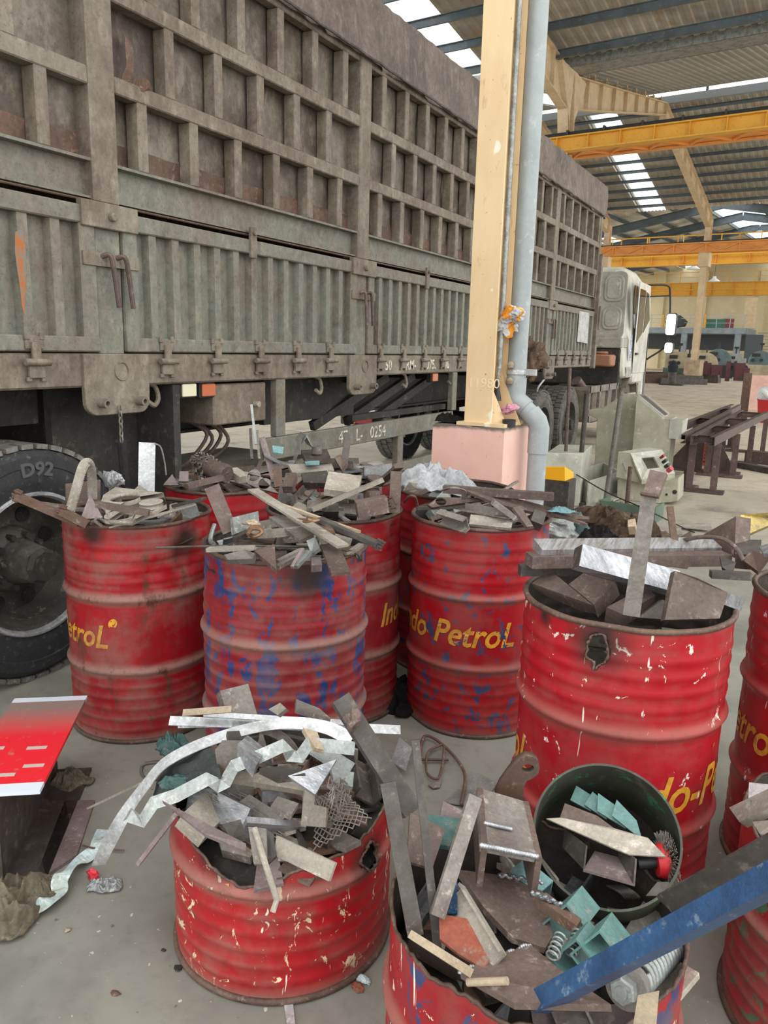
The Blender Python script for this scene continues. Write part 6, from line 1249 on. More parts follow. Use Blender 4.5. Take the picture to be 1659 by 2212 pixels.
FILL = [('D1',8,1.18,-2.316,2.165,0.836,-0.0,-0.0,-0.98),('D1',9,1.15,-2.286,2.27,0.845,-1.42,-0.1,-1.67),('D1',6,1.23,-2.219,2.129,0.822,-0.68,-0.0,-2.09),('D1',3,1.19,-2.497,2.14,0.829,-0.0,3.14,-0.38),('D1',4,1.0,-2.41,2.251,0.829,-3.06,-0.17,-1.1),('D1',11,0.88,-2.216,2.172,0.88,-0.07,-0.07,0.26),('D1',4,0.94,-2.128,2.228,0.85,0.78,2.41,0.8),('D1',11,0.95,-2.194,2.326,0.847,-0.0,0.21,0.88),('D1',6,1.13,-2.317,2.427,0.836,-0.0,-0.16,-0.96),('D1',8,0.84,-2.536,2.284,0.832,0.0,-0.0,2.57),('D1',3,0.75,-2.191,2.1,0.852,2.26,0.0,0.91),('D1',9,1.07,-2.216,2.363,0.855,1.62,-0.19,-1.45),('D1',4,0.94,-2.384,2.225,0.861,-0.08,0.17,2.05),('D1',2,1.23,-2.48,2.296,0.853,0.0,0.0,1.1),('D1',9,0.87,-2.288,2.486,0.845,2.21,-0.15,-0.31),('D1',9,0.79,-2.449,2.272,0.842,1.41,-0.05,-2.04),('D1',6,1.16,-2.49,2.357,0.822,-1.56,0.0,0.25),('D1',8,1.08,-2.393,2.233,0.875,-0.03,-0.17,-0.65),('D1',6,0.97,-2.391,2.311,0.867,-1.23,0.04,0.97),('D1',7,1.24,-2.395,2.085,0.854,-0.0,0.15,3.11),('D1',5,1.1,-2.419,2.411,0.871,0.14,-2.64,1.93),('D1',1,0.79,-2.523,2.226,0.867,-0.07,0.33,-2.25),('D1',5,0.93,-2.54,2.073,0.911,-0.09,-0.22,-1.98),('D1',9,0.76,-2.465,2.356,0.887,0.53,-0.07,1.13),('D1',4,1.19,-2.464,2.174,0.872,-0.38,0.45,-2.42),('D1',1,1.01,-2.483,2.277,0.896,0.24,-0.24,0.35),('D2',9,1.08,-1.738,2.222,0.841,-0.16,-3.14,0.85),('D2',5,1.08,-1.757,2.291,0.843,0.0,0.0,1.0),('D2',3,1.19,-1.619,2.257,0.851,-0.09,-0.1,3.11),('D2',0,1.11,-1.504,2.183,0.837,0.0,-0.0,1.7),('D2',6,0.94,-1.688,2.136,0.869,-0.79,-3.14,0.57),('D2',0,0.89,-1.613,2.124,0.836,-0.0,0.0,-2.57),('D2',10,0.82,-1.506,2.242,0.845,3.09,0.03,0.62),('D2',10,0.81,-1.45,2.227,0.841,-3.08,0.07,0.83),('D2',7,0.88,-1.538,2.018,0.839,-0.13,-0.04,1.37),('D2',8,1.1,-1.65,2.037,0.852,0.09,0.1,-1.2),('D2',1,0.96,-1.401,2.198,0.843,-0.09,-0.01,-1.56),('D2',8,1.03,-1.385,2.126,0.858,0.06,-0.19,2.89),('D2',11,1.18,-1.564,2.0,0.88,-0.01,0.13,-3.1),('D2',4,1.02,-1.409,2.285,0.86,0.01,0.02,1.7),('D2',7,0.92,-1.568,2.184,0.856,0.08,0.07,-0.79),('D2',0,0.84,-1.628,2.332,0.845,-0.04,-3.03,-0.32),('D2',10,1.09,-1.466,2.135,0.859,1.61,0.18,1.08),('D2',4,1.17,-1.521,2.372,0.836,0.06,3.07,-0.56),('D2',9,0.85,-1.483,2.132,0.879,-2.92,0.21,1.12),('D2',8,0.75,-1.695,2.169,0.876,0.1,-0.03,-2.3),('D2',1,1.0,-1.586,2.142,0.888,0.09,-0.06,0.49),('D2',4,0.87,-1.622,2.155,0.902,0.03,-0.05,-0.13),('D2',1,0.85,-1.66,2.065,0.862,0.01,-0.1,0.22),('D2',3,0.76,-1.54,2.27,0.857,0.05,-0.2,2.39),('D2',8,1.06,-1.64,2.075,0.882,0.15,0.13,-3.09),('D2',9,0.83,-1.487,2.292,0.867,2.96,-0.09,-0.99),('D2',2,0.87,-1.597,1.95,0.904,-0.4,-0.24,-0.65),('D2',3,1.14,-1.519,2.199,0.905,-0.05,-0.05,0.71),('D2',6,1.17,-1.739,2.187,0.842,-0.45,0.11,-2.06),('D2',3,1.03,-1.622,2.384,0.857,0.06,2.88,-1.29),('D2',7,0.82,-1.486,2.355,0.862,-0.14,0.24,0.37),('D3',0,0.82,-1.722,2.769,0.865,-0.0,0.0,2.64),('D3',3,1.05,-1.593,2.806,0.868,0.0,0.0,-2.99),('D3',6,1.21,-1.747,2.739,0.868,-1.5,-0.07,0.29),('D3',10,1.22,-1.849,2.906,0.863,0.1,-0.01,-1.93),('D3',1,1.12,-1.834,2.63,0.888,-0.11,-0.13,-1.01),('D3',6,1.13,-1.975,2.866,0.861,-1.57,0.0,-1.94),('D3',5,1.25,-1.658,2.95,0.862,3.14,0.0,-0.54),('D3',6,1.03,-1.9,2.886,0.862,-1.1,-0.0,-1.94),('D3',9,0.76,-1.803,2.635,0.868,-0.77,-0.0,-0.87),('D3',6,0.76,-1.766,2.979,0.875,-0.04,-0.09,0.48),('D3',1,1.07,-1.731,2.95,0.893,-0.01,0.1,0.27),('D3',2,0.94,-1.607,2.734,0.884,-0.39,0.0,-2.99),('D3',4,1.01,-1.836,2.845,0.898,-0.13,-0.24,3.06),('D3',11,1.12,-1.602,2.696,0.898,-0.48,-0.0,-2.99),('D3',0,1.2,-1.755,2.834,0.887,-2.91,0.13,0.38),('D3',6,1.11,-1.733,3.024,0.883,-1.0,-0.25,0.33),('D3',2,1.24,-1.628,2.577,0.91,-0.0,-0.69,-0.95),('D3',0,0.93,-1.643,2.863,0.887,0.0,-0.07,-2.65),('D3',10,0.96,-1.784,2.637,0.875,0.03,-0.12,-1.53),('D3',1,1.0,-1.733,2.875,0.894,-0.0,-0.1,-2.77),('D3',11,1.05,-1.868,2.655,0.902,-0.19,0.06,-0.01),('D3',10,0.77,-1.693,2.728,0.921,1.57,0.22,-1.18),('D3',1,1.13,-1.703,2.677,0.905,-0.37,-0.22,2.77),('D3',5,0.92,-1.757,2.571,0.918,-0.29,-0.02,-1.05),('D3',3,0.97,-1.727,2.641,0.913,0.09,0.26,-1.0),('D3',4,1.02,-1.693,2.611,0.919,-3.06,0.12,-0.21),('D3',1,1.02,-1.801,2.84,0.922,-0.1,-0.11,-1.28),('D3',4,0.86,-1.74,2.792,0.937,0.29,-0.32,-3.01),('D3',2,0.86,-1.691,2.885,0.922,3.06,-0.08,-1.46),('D3',10,1.21,-1.857,2.842,0.904,1.61,-0.09,1.48),('D3',8,0.87,-1.699,2.902,0.905,0.1,-0.05,2.93),('D3',9,0.93,-1.695,2.94,0.885,-2.12,0.0,0.26),('D3',6,0.78,-1.858,2.7,0.931,-1.63,0.43,-1.58),('D4',1,0.76,-1.173,3.023,0.814,-0.0,-0.0,-1.98),('D4',8,0.92,-1.214,3.056,0.823,0.0,0.0,0.8),('D4',11,0.79,-1.145,3.023,0.828,0.0,-0.14,2.21),('D4',6,1.17,-1.005,2.932,0.812,-1.57,-0.0,-2.02),('D4',6,1.21,-1.021,2.986,0.812,-0.16,0.0,-1.74),('D4',6,0.96,-1.227,3.214,0.812,-0.5,0.0,-0.03),('D4',2,1.21,-1.134,3.021,0.848,0.11,-0.09,1.32),('D4',5,0.86,-1.111,3.161,0.825,-0.01,0.05,1.24),('D4',2,1.21,-0.946,3.032,0.842,-1.57,0.0,-0.37),('D4',6,1.21,-1.289,3.126,0.882,2.34,-0.25,1.03),('D4',2,1.15,-1.382,3.082,0.845,2.42,-0.01,-1.81),('D4',3,1.2,-1.044,2.897,0.876,-0.24,0.58,2.54),('D4',6,0.83,-1.272,3.037,0.824,-1.44,0.0,-2.05),('D4',4,1.01,-1.04,3.085,0.862,-0.59,-0.21,1.1),('D4',2,0.79,-1.173,3.132,0.845,-0.38,-1.57,0.0),('D4',9,1.02,-1.18,3.021,0.842,0.37,3.04,1.29),('D4',7,0.85,-1.297,2.903,0.812,-0.0,0.0,2.24),('D4',1,1.03,-1.093,3.026,0.835,-0.65,-0.1,1.32),('D4',10,0.98,-1.153,2.945,0.836,0.31,0.23,-2.46),('D4',3,0.9,-1.061,3.225,0.828,3.09,-0.01,-0.49),('D4',2,0.9,-1.209,3.08,0.867,-0.09,-0.42,2.9),('D4',4,0.84,-1.227,3.01,0.858,-0.7,-0.15,-3.09),('D4',7,1.16,-1.17,2.964,0.863,-0.28,0.25,-2.39),('D4',6,0.77,-1.32,3.028,0.834,-0.77,-0.18,0.91),('D4',1,0.92,-1.172,2.861,0.85,-0.08,-0.26,0.45),('D4',7,0.92,-1.182,2.859,0.866,0.36,-0.28,0.83),('D5',10,1.24,-0.44,2.217,0.724,0.0,-0.0,2.87),('D5',2,1.0,-0.284,2.069,0.738,0.0,3.14,1.07),('D5',8,0.87,-0.443,2.177,0.739,-0.0,0.0,-0.33),('D5',11,1.17,-0.327,2.353,0.733,0.0,0.0,0.53),('D5',0,0.96,-0.394,2.246,0.726,-0.0,-0.0,-0.8),('D5',0,0.82,-0.281,2.19,0.725,0.0,0.0,1.95),('D5',5,1.05,-0.271,2.303,0.746,0.02,-0.04,1.65),('D5',2,0.84,-0.376,2.08,0.739,0.03,0.1,-0.78),('D6',10,0.82,-1.07,1.377,0.353,-0.0,3.14,0.76),('D6',2,0.85,-1.129,1.541,0.365,0.0,0.0,1.1),('D6',4,0.87,-1.063,1.51,0.374,-0.25,0.23,-1.44),('D6',7,1.05,-1.211,1.498,0.352,-0.0,0.0,-1.8),('D6',7,1.19,-1.327,1.647,0.461,0.0,-2.26,-0.47),('D6',8,0.92,-1.109,1.475,0.389,-0.26,-0.04,2.69),('D6',6,1.12,-1.142,1.404,0.356,-0.0,-0.0,0.17),('D6',7,0.87,-0.961,1.427,0.354,-0.08,0.0,-0.66),('D6',10,0.95,-0.968,1.533,0.354,-0.35,-3.06,0.74),('D6',6,1.03,-1.047,1.639,0.352,-0.73,0.0,0.55),('D6',2,0.81,-1.27,1.514,0.365,-0.0,0.0,1.34),('D6',1,0.97,-1.253,1.539,0.383,-3.14,0.14,1.35),('D6',7,1.2,-1.131,1.738,0.351,0.0,-0.0,-3.05),('D6',4,1.18,-1.027,1.332,0.409,-0.78,0.42,1.14),('D6',10,1.19,-1.079,1.538,0.393,0.02,0.05,-0.56),('D6',1,0.9,-1.017,1.393,0.393,-2.37,-0.09,0.26),('D6',7,0.96,-0.948,1.664,0.382,0.6,-0.12,2.22),('D6',8,1.08,-1.047,1.467,0.42,0.01,-0.18,-2.43),('D6',4,1.2,-1.011,1.56,0.42,0.16,-0.04,2.65),('D6',8,0.79,-1.132,1.559,0.407,-0.11,0.09,2.96),('D6',2,0.89,-1.14,1.446,0.408,-1.82,-0.18,2.58),('D6',0,1.06,-0.94,1.497,0.399,0.01,0.42,0.47),('D6',10,1.2,-1.236,1.606,0.371,-1.53,-2.76,0.38),('D6',8,1.12,-1.294,1.501,0.398,0.16,0.46,3.05),('D6',8,1.14,-1.121,1.378,0.42,-0.09,-0.7,1.77),('D6',7,0.88,-1.185,1.73,0.395,-0.0,0.0,0.11),('D6',9,0.76,-1.279,1.568,0.39,-1.34,-0.36,-1.97),('D6',2,1.03,-1.34,1.517,0.393,-0.43,0.23,1.59),('D6',5,1.16,-1.163,1.324,0.404,-1.06,0.16,2.99),('D6',6,0.88,-1.036,1.637,0.415,-0.71,0.21,-0.09),('D7',5,1.1,-0.39,1.227,0.374,0.0,-0.0,-2.61),('D7',11,0.98,-0.351,1.356,0.38,-0.18,0.0,0.83),('D7',4,0.99,-0.233,1.298,0.373,-0.0,0.0,-0.08),('D7',4,0.88,-0.414,1.4,0.379,-0.07,0.15,2.08),('D7',9,0.86,-0.325,1.495,0.369,1.11,0.0,-3.09),('D7',9,1.21,-0.301,1.555,0.372,0.47,-3.14,-0.29),('D7',6,0.92,-0.308,1.514,0.38,-1.46,-0.1,1.41),('D7',4,0.99,-0.489,1.435,0.373,0.0,-0.0,-2.87),('D7',0,1.1,-0.418,1.463,0.384,-0.01,0.03,1.25),('D7',10,1.11,-0.378,1.486,0.391,0.08,-0.01,1.84),('D7',11,1.17,-0.216,1.444,0.392,0.02,0.04,-1.32),('D7',4,1.14,-0.378,1.412,0.409,0.01,0.08,0.18),('D7',9,0.81,-0.354,1.412,0.416,1.13,-3.07,-0.27),('D7',5,1.11,-0.353,1.253,0.398,-0.19,0.18,-1.79),('D7',6,1.01,-0.321,1.203,0.369,-0.44,-0.1,1.31),('D7',11,1.07,-0.507,1.315,0.392,0.39,0.0,-1.66),('D7',3,1.03,-0.53,1.351,0.389,0.39,-0.05,-1.53),('D7',6,0.81,-0.617,1.349,0.362,-1.57,-0.0,-1.53),('D8',5,0.85,-2.476,2.928,0.871,0.0,0.0,-1.54),('D8',2,0.99,-2.536,3.148,0.877,0.0,0.0,-0.69),('D8',2,1.21,-2.553,3.02,0.881,0.0,0.0,-1.49),('D8',1,0.76,-2.604,3.101,0.864,0.0,-0.0,-1.77),('D8',5,0.94,-2.635,3.096,0.876,-0.08,0.03,1.69),('D8',2,1.06,-2.718,2.956,0.888,1.57,0.0,0.1),('D8',5,0.77,-2.442,3.076,0.886,-0.03,0.23,-0.83),('D8',0,0.88,-2.463,3.027,0.885,0.21,0.18,-0.85),('D8',8,1.0,-2.563,2.867,0.88,0.04,-0.09,-0.5),('D8',5,0.88,-2.447,2.943,0.885,-0.05,-0.18,1.87),('D8',0,1.16,-2.36,3.081,0.867,0.0,0.0,1.64),('D8',8,1.0,-2.468,2.834,0.895,-0.17,0.02,-1.53),('D8',1,1.16,-2.383,2.918,0.874,0.12,0.03,-1.6),('D8',8,1.18,-2.364,2.905,0.893,-0.13,0.17,-0.84),('D8',4,0.93,-2.347,2.844,0.9,-0.13,-0.17,-2.69),('D8',5,1.07,-2.304,3.024,0.881,0.13,-0.03,1.91),('D8',4,0.87,-2.327,2.918,0.908,-0.14,0.1,-0.11),('D8',4,0.96,-2.46,2.89,0.921,-0.08,-0.17,0.41),('D8',1,1.19,-2.368,3.038,0.89,0.06,0.05,2.31),('D8',8,1.18,-2.346,3.014,0.913,0.01,-0.17,-2.25),('D8',8,0.95,-2.396,3.167,0.884,-0.11,0.12,2.44),('D8',7,0.84,-2.318,3.246,0.902,0.0,0.0,0.86),('D8',2,0.89,-2.613,2.97,0.905,1.7,-0.43,-1.2),('D8',8,0.88,-2.419,3.074,0.909,-0.08,0.16,0.48),('D8',5,0.82,-2.491,2.762,0.862,-0.0,3.14,-0.01),('D8',8,0.78,-2.573,2.911,0.89,-0.0,-0.09,-0.05),('D8',7,1.04,-2.527,3.148,0.906,0.19,-0.1,-1.21),('D8',4,0.93,-2.415,2.773,0.893,2.99,0.17,-0.29),('D8',0,1.13,-2.664,3.043,0.889,-1.57,-0.07,1.91),('D8',2,1.22,-2.722,3.056,0.892,-1.57,-0.0,-1.74),('D8',0,0.86,-2.785,3.054,0.905,-0.0,-0.0,1.79),('D8',4,0.91,-2.341,3.008,0.926,0.17,0.05,2.18),('D8',2,1.12,-2.688,2.875,0.879,0.0,0.0,-2.71),('D8',5,0.76,-2.585,2.762,0.894,0.33,3.09,-0.53),('D8',0,1.19,-2.608,3.082,0.9,-0.3,0.23,2.32),('D8',3,1.0,-2.548,2.776,0.878,0.02,3.14,-0.21),('D9',2,1.14,-1.483,3.546,0.85,-0.0,0.0,-0.52),('D9',9,1.06,-1.378,3.386,0.841,-0.16,-0.0,-2.72),('D9',11,1.09,-1.594,3.611,0.843,0.0,-0.0,1.24),('D9',9,0.77,-1.418,3.455,0.838,-0.79,0.0,0.38),('D9',5,0.83,-1.705,3.613,0.841,-0.0,-0.0,-1.76),('D9',6,0.78,-1.379,3.499,0.842,0.0,0.17,1.98),('D9',2,1.16,-1.512,3.383,0.856,0.23,-0.0,0.1),('D9',4,1.01,-1.529,3.664,0.857,0.04,-0.07,2.27),('D9',3,0.79,-1.672,3.494,0.843,0.0,0.14,-1.78),('D9',8,1.24,-1.345,3.657,0.846,0.0,-0.0,2.15),('D9',3,1.17,-1.458,3.65,0.86,-0.09,-0.0,-2.05),('D9',1,0.79,-1.529,3.437,0.848,3.12,-0.02,-0.01),('D9',6,0.94,-1.38,3.442,0.848,-0.21,-0.06,-1.37),('D9',3,0.84,-1.452,3.728,0.837,0.0,0.0,0.91),('D9',9,1.06,-1.552,3.581,0.862,0.47,0.17,-1.63),('D9',6,0.85,-1.46,3.642,0.869,-1.41,-0.07,2.07),('D9',1,1.22,-1.59,3.61,0.85,3.12,0.02,1.47),('D9',4,1.23,-1.373,3.628,0.874,0.19,-0.0,1.21),('D9',3,0.97,-1.342,3.578,0.872,-0.0,0.19,-0.4),('D9',11,0.76,-1.503,3.521,0.878,0.56,0.37,-1.01),('D9',4,0.92,-1.508,3.445,0.871,-0.54,0.23,0.45),('D9',1,1.15,-1.53,3.569,0.879,0.21,-0.12,-0.33),('D9',0,1.08,-1.583,3.525,0.866,-0.07,0.12,2.53),('D9',0,1.24,-1.266,3.551,0.887,0.45,0.34,-1.94),('D9',0,0.78,-1.61,3.628,0.862,-2.91,-0.31,-0.39),('D9',5,1.17,-1.667,3.458,0.862,-0.2,-0.15,1.4),('D10',11,1.2,0.141,2.501,0.834,0.0,-0.0,2.73),('D10',5,1.18,0.319,2.601,0.835,0.0,0.0,-2.95),('D10',1,1.14,0.32,2.697,0.836,0.0,3.07,-1.44),('D10',7,0.84,0.233,2.658,0.832,0.24,-0.04,-2.88),('D10',9,1.01,0.109,2.637,0.847,1.71,0.14,2.4),('D10',2,1.15,0.375,2.782,0.84,0.0,-3.14,-0.8),('D10',7,0.9,0.39,2.603,0.838,-0.01,-0.2,2.07),('D10',4,1.02,0.172,2.522,0.847,-0.0,0.0,-0.13),('D10',2,1.03,0.03,2.615,0.838,0.0,-0.0,-1.61),('D10',5,0.79,0.239,2.522,0.855,0.01,0.13,0.58),('D10',8,0.78,0.109,2.556,0.845,0.0,0.0,0.58),('D10',5,0.93,0.278,2.443,0.83,-0.05,-3.07,0.23),('D10',1,0.75,0.054,2.451,0.824,0.01,-3.14,-0.71),('D11',9,1.13,0.303,1.965,0.431,1.73,0.0,2.19),('D11',3,0.88,0.299,2.086,0.427,-0.0,0.0,2.18),('D11',10,0.8,0.225,1.977,0.427,1.55,-0.28,0.93),('D11',4,1.07,0.383,2.001,0.434,0.0,-0.0,-2.76),('D11',10,1.11,0.208,1.869,0.414,1.57,-0.1,-0.87),('D11',5,1.09,0.424,1.954,0.448,-0.0,-0.0,2.78),('D11',6,1.13,0.301,1.761,0.422,-1.39,-0.0,-3.04),('D11',5,1.08,0.288,2.076,0.44,-3.02,-0.09,-1.2),('D11',3,0.8,0.193,2.121,0.433,-0.02,0.13,2.15),('D11',6,1.22,0.156,2.138,0.435,-1.3,0.01,-2.46),('D12',7,0.8,-2.09,3.452,0.882,0.0,-0.0,2.26),('D12',5,0.94,-2.049,3.342,0.892,0.0,0.0,-2.46),('D12',2,0.99,-2.019,3.533,0.9,-0.11,-3.14,-0.72),('D12',9,0.77,-1.946,3.445,0.888,-0.16,0.0,1.52),('D12',1,1.03,-1.962,3.48,0.885,-0.0,0.0,1.52),('D12',1,1.09,-2.218,3.558,0.885,-3.14,0.0,0.46),('D12',7,0.83,-1.898,3.469,0.882,-0.0,0.0,-1.72),('D12',3,1.18,-2.138,3.344,0.899,-0.2,-0.0,0.82),('D12',5,1.09,-2.249,3.606,0.906,-0.01,0.07,-1.19),('D12',4,0.81,-2.191,3.525,0.911,0.12,0.03,1.19),('D12',4,0.99,-2.156,3.574,0.921,-0.11,0.07,-1.14),('D12',8,1.18,-2.278,3.402,0.896,0.0,0.0,-2.34),('D12',10,0.88,-1.967,3.637,0.883,0.0,0.0,1.66),('D12',5,0.92,-2.089,3.655,0.898,-0.08,0.01,0.53),('D12',8,0.81,-1.861,3.393,0.908,2.94,0.13,-1.15),('D12',1,0.85,-2.259,3.637,0.913,-0.06,-3.1,-0.11),('D12',8,1.09,-2.136,3.83,0.915,-0.0,0.0,1.48),('D12',2,0.99,-1.972,3.602,0.905,0.04,0.03,-2.32),('D12',4,0.88,-2.095,3.557,0.924,-0.17,0.09,-1.33),('D12',6,1.22,-1.9,3.462,0.912,-0.04,-0.0,-1.87),('D12',0,0.96,-2.232,3.396,0.907,0.12,-0.02,-1.22),('D12',1,0.75,-1.875,3.625,0.906,-0.2,3.03,-0.57),('D12',5,0.95,-2.082,3.459,0.924,0.01,0.04,-2.17),('D12',5,0.98,-2.081,3.654,0.916,-0.05,0.26,1.92),('D12',5,0.84,-2.207,3.486,0.929,-0.1,0.11,-2.86),('D12',4,0.87,-2.176,3.712,0.911,0.09,-0.26,-1.0),('D12',1,1.09,-2.288,3.57,0.91,0.0,-0.16,1.08),('D12',1,1.21,-1.937,3.561,0.907,0.11,0.05,-2.02),('D12',3,0.94,-2.143,3.694,0.904,-0.0,-0.3,-0.63),('D12',7,0.77,-1.953,3.61,0.923,-0.05,-0.01,1.34),('D12',9,0.81,-2.259,3.55,0.926,-1.51,2.98,0.12),('D12',5,1.07,-2.033,3.732,0.922,-0.08,-0.09,2.63),('D12',0,0.89,-1.998,3.62,0.925,3.07,0.01,1.34),('D12',7,1.06,-2.155,3.509,0.937,0.11,-0.09,0.11),('D12',9,1.03,-2.253,3.368,0.906,-1.41,0.0,1.95),('D12',10,0.83,-2.315,3.466,0.881,1.62,-0.03,-1.94)]
WHERE = dict(D1='the leftmost drum', D2='the blue-patched drum', D3='the dusty drum right of the blue-patched one', D4='the blue-flecked drum', D5='the large drum with the burnt hole', D6='the short cut-down drum', D7='the cut drum at the bottom edge', D8='the drum behind the leftmost one', D9='the drum just left of the pink plinth', D10='the drum at the right edge', D11='the short drum in the lower right corner', D12='the hindmost highest heap')
FM = {k_: filler(k_) for k_ in KINDS_}
_tmp = {}
for k_, b_ in FM.items():
    if k_ not in ('curved_strip', 'round_rod'):
        es = [e for e in b_.edges if len(e.link_faces) == 2 and e.calc_face_angle(0) > .5]; bmesh.ops.bevel(b_, geom=es, offset=.0012, segments=1, affect='EDGES')
    me = bpy.data.meshes.new(k_); b_.to_mesh(me); b_.free(); _tmp[k_] = me
MATW = ['steel', 'steel', 'steel_dark', 'steel_brown', 'steel_brown', 'steel_light', 'zinc', 'purple', 'silver', 'rust']
WORD = dict(steel='dusty grey', steel_dark='dark', steel_brown='brown', steel_light='pale dusty', zinc='galvanised', purple='purplish', silver='bright', rust='rusty', teal='teal')
_mm = {}; rnd = random.Random(4)
# a few more lying in the two cut drums
for dk, (qx, qy), zz_, n_ in (('D6', (-1.11, 1.54), .30, 48), ('D7', (-.36, 1.35), .385, 16), ('D11', (.27, 1.95), .42, 8)):
    for i in range(n_):
        a, r_ = rnd.uniform(0, 6.28), .25 * math.sqrt(rnd.random()); FILL.append((dk, rnd.choice([0, 2, 3, 4, 5, 6, 7, 11]), rnd.uniform(.8, 1.15), qx + r_ * math.cos(a), qy + r_ * math.sin(a), zz_ + .022 * rnd.random() + (.09 if dk == 'D6' else .03) * (1 - (r_ / .25) ** 2), rnd.uniform(-.35, .35), rnd.uniform(-.35, .35), rnd.uniform(0, 6.28)))
for (dk, ki, s, x, y, z, ax, ay, az) in FILL:
    kd = KINDS_[ki]; mn = rnd.choice(MATW)
    if dk == 'D5': mn = rnd.choice(['steel_dark', 'steel_brown', 'steel'])
    key = (kd, mn)
    if key not in _mm: me = _tmp[kd].copy(); me.materials.append(M[mn]); _mm[key] = me
    o = bpy.data.objects.new(kd, _mm[key]); COL.objects.link(o); o.location = (x, y, z + (.03 if dk == 'D6' else 0)); o.rotation_euler = (ax, ay, az); o.scale = (s, s, s)
    w = kd.replace('_', ' ')
    tag(o, '%s %s offcut in %s' % (WORD[mn], w, WHERE[dk]), 'scrap metal', '%s %s offcuts in %s' % (WORD[mn], w, WHERE[dk]))

# ---- pieces one can point to.  corners are (column, row, height) or ('d', column, row, distance)
def C3(q): return atd(q[1], q[2], q[3]) if q[0] == 'd' else atz(*q)
def piece(name, label, m, corners, t=.01, cat='scrap metal', group=None, bevel=.0015, hint=None):
    bm = bmesh.new(); plate(bm, [C3(q) for q in corners], t, hint); return tag(mk(name, bm, M[m], bevel=bevel, center=True), label, cat, group)
def stick(name, label, m, a, b, w, t, up=(0, 0, 1), cat='scrap metal', prof=None):
    bm = bmesh.new()
    if prof: shaped(bm, prof, C3(a), C3(b), up)
    else: bar(bm, C3(a), C3(b), w, t, up)
    return tag(mk(name, bm, M[m], bevel=.0015, center=True), label, cat)
def holed(name, label, m, corners, t, holes, cat='scrap metal'):
    """plate with round holes: holes [(px,py,z,r)] in the plate's own plane"""
    pts = [C3(q) for q in corners]; n = V((0, 0, 0))
    for i in range(len(pts)): n += (pts[i] - pts[0]).cross(pts[(i + 1) % len(pts)] - pts[0])
    n.normalize()
    if n.dot(EYE - pts[0]) < 0: n = -n
    o = sum(pts, V((0, 0, 0))) / len(pts); ex = (pts[1] - pts[0]).normalized(); ex = (ex - n * ex.dot(n)).normalized(); ey = n.cross(ex)
    cu = bpy.data.curves.new(name, 'CURVE'); cu.dimensions = '2D'; cu.fill_mode = 'BOTH'; cu.extrude = t / 2
    def spl(P):
        s = cu.splines.new('POLY'); s.points.add(len(P) - 1); s.use_cyclic_u = True
        for q, p in zip(s.points, P): q.co = (p[0], p[1], 0, 1)
    spl([((p - o).dot(ex), (p - o).dot(ey)) for p in pts])
    for (px, py, z, r) in holes:
        d = ray(px, py); tt = (o - EYE).dot(n) / d.dot(n); h = EYE + d * tt - o; hx, hy = h.dot(ex), h.dot(ey)
        spl([(hx + r * math.cos(a), hy + r * math.sin(a)) for a in [2 * math.pi * j / 28 for j in range(28)]])
    ob = bpy.data.objects.new('tmp', cu); COL.objects.link(ob); me = bpy.data.meshes.new_from_object(ob.evaluated_get(bpy.context.evaluated_depsgraph_get()))
    bpy.data.objects.remove(ob); bm = bmesh.new(); bm.from_mesh(me); bmesh.ops.remove_doubles(bm, verts=bm.verts, dist=1e-5)
    Mx = Matrix(((ex.x, ey.x, n.x, 0), (ex.y, ey.y, n.y, 0), (ex.z, ey.z, n.z, 0), (0, 0, 0, 1))); bm.transform(Mx)
    return tag(mk(name, bm, M[m], loc=o), label, cat)
def fray(bm, p, d, w, n=12, seed=0):
    r = random.Random(seed); p = V(p); d = V(d).normalized(); s = d.orthogonal().normalized(); u = d.cross(s)
    for i in range(n):
        q = p + s * r.uniform(-w, w) * .5 + u * r.uniform(-w, w) * .25; bar(bm, q - d * .012, q + d * r.uniform(.006, .02), .006, .005)

# == leftmost drum
for a, b, nm in (((36, 1072, 1.0), (172, 1130, .90), 'longer'), ((132, 1104, .95), (190, 1133, .90), 'shorter')):
    bm = bmesh.new(); p, q = C3(a), C3(b); bar(bm, p, q, .045, .022); fray(bm, p, p - q, .045, 16, 3)
    tag(mk('frayed_bar', bm, M['rust'], center=True), '%s brown bar with frayed end resting on the left rim of the leftmost drum' % nm, 'scrap metal')
piece('triangle_plate', 'upright purplish triangular plate at the front of the leftmost drum', 'purple', [('d', 194, 1068, 3.06), ('d', 173, 1122, 3.02), ('d', 222, 1118, 3.0)], .012)
holed('punched_plate', 'grey plate with large round cut-outs on top of the leftmost drum', 'steel_light', [(223, 1068, .97), (250, 1058, .97), (354, 1070, .97), (360, 1092, .96), (330, 1106, .95), (300, 1110, .94), (285, 1130, .93), (236, 1132, .92), (228, 1110, .93), (216, 1092, .95)], .018, [(270, 1079, .95, .058), (327, 1089, .95, .045), (259, 1117, .93, .055)])
stick('steel_bar', 'flat brown bar lying across the punched plate in the leftmost drum', 'steel_brown', (208, 1089, 1.0), (322, 1108, .97), .03, .02)
piece('backing_plate', 'brown plate standing at the back left of the leftmost drum, behind the saw blade', 'steel_brown', [('d', 142, 1045, 3.3), ('d', 217, 1036, 3.35), ('d', 217, 1080, 3.33), ('d', 144, 1092, 3.28)], .012)
bm = bmesh.new(); p = [atd(150, 1103, 3.14), atd(163, 1058, 3.17), atd(176, 1012, 3.2), atd(186, 998, 3.22), atd(196, 1006, 3.24), atd(200, 1040, 3.26), atd(201, 1078, 3.26)]
cp_ = curve_pts(p, 6); ribbon(bm, cp_, .034, .0025, ups=[V((.3, -.6, .2)) for _ in cp_])
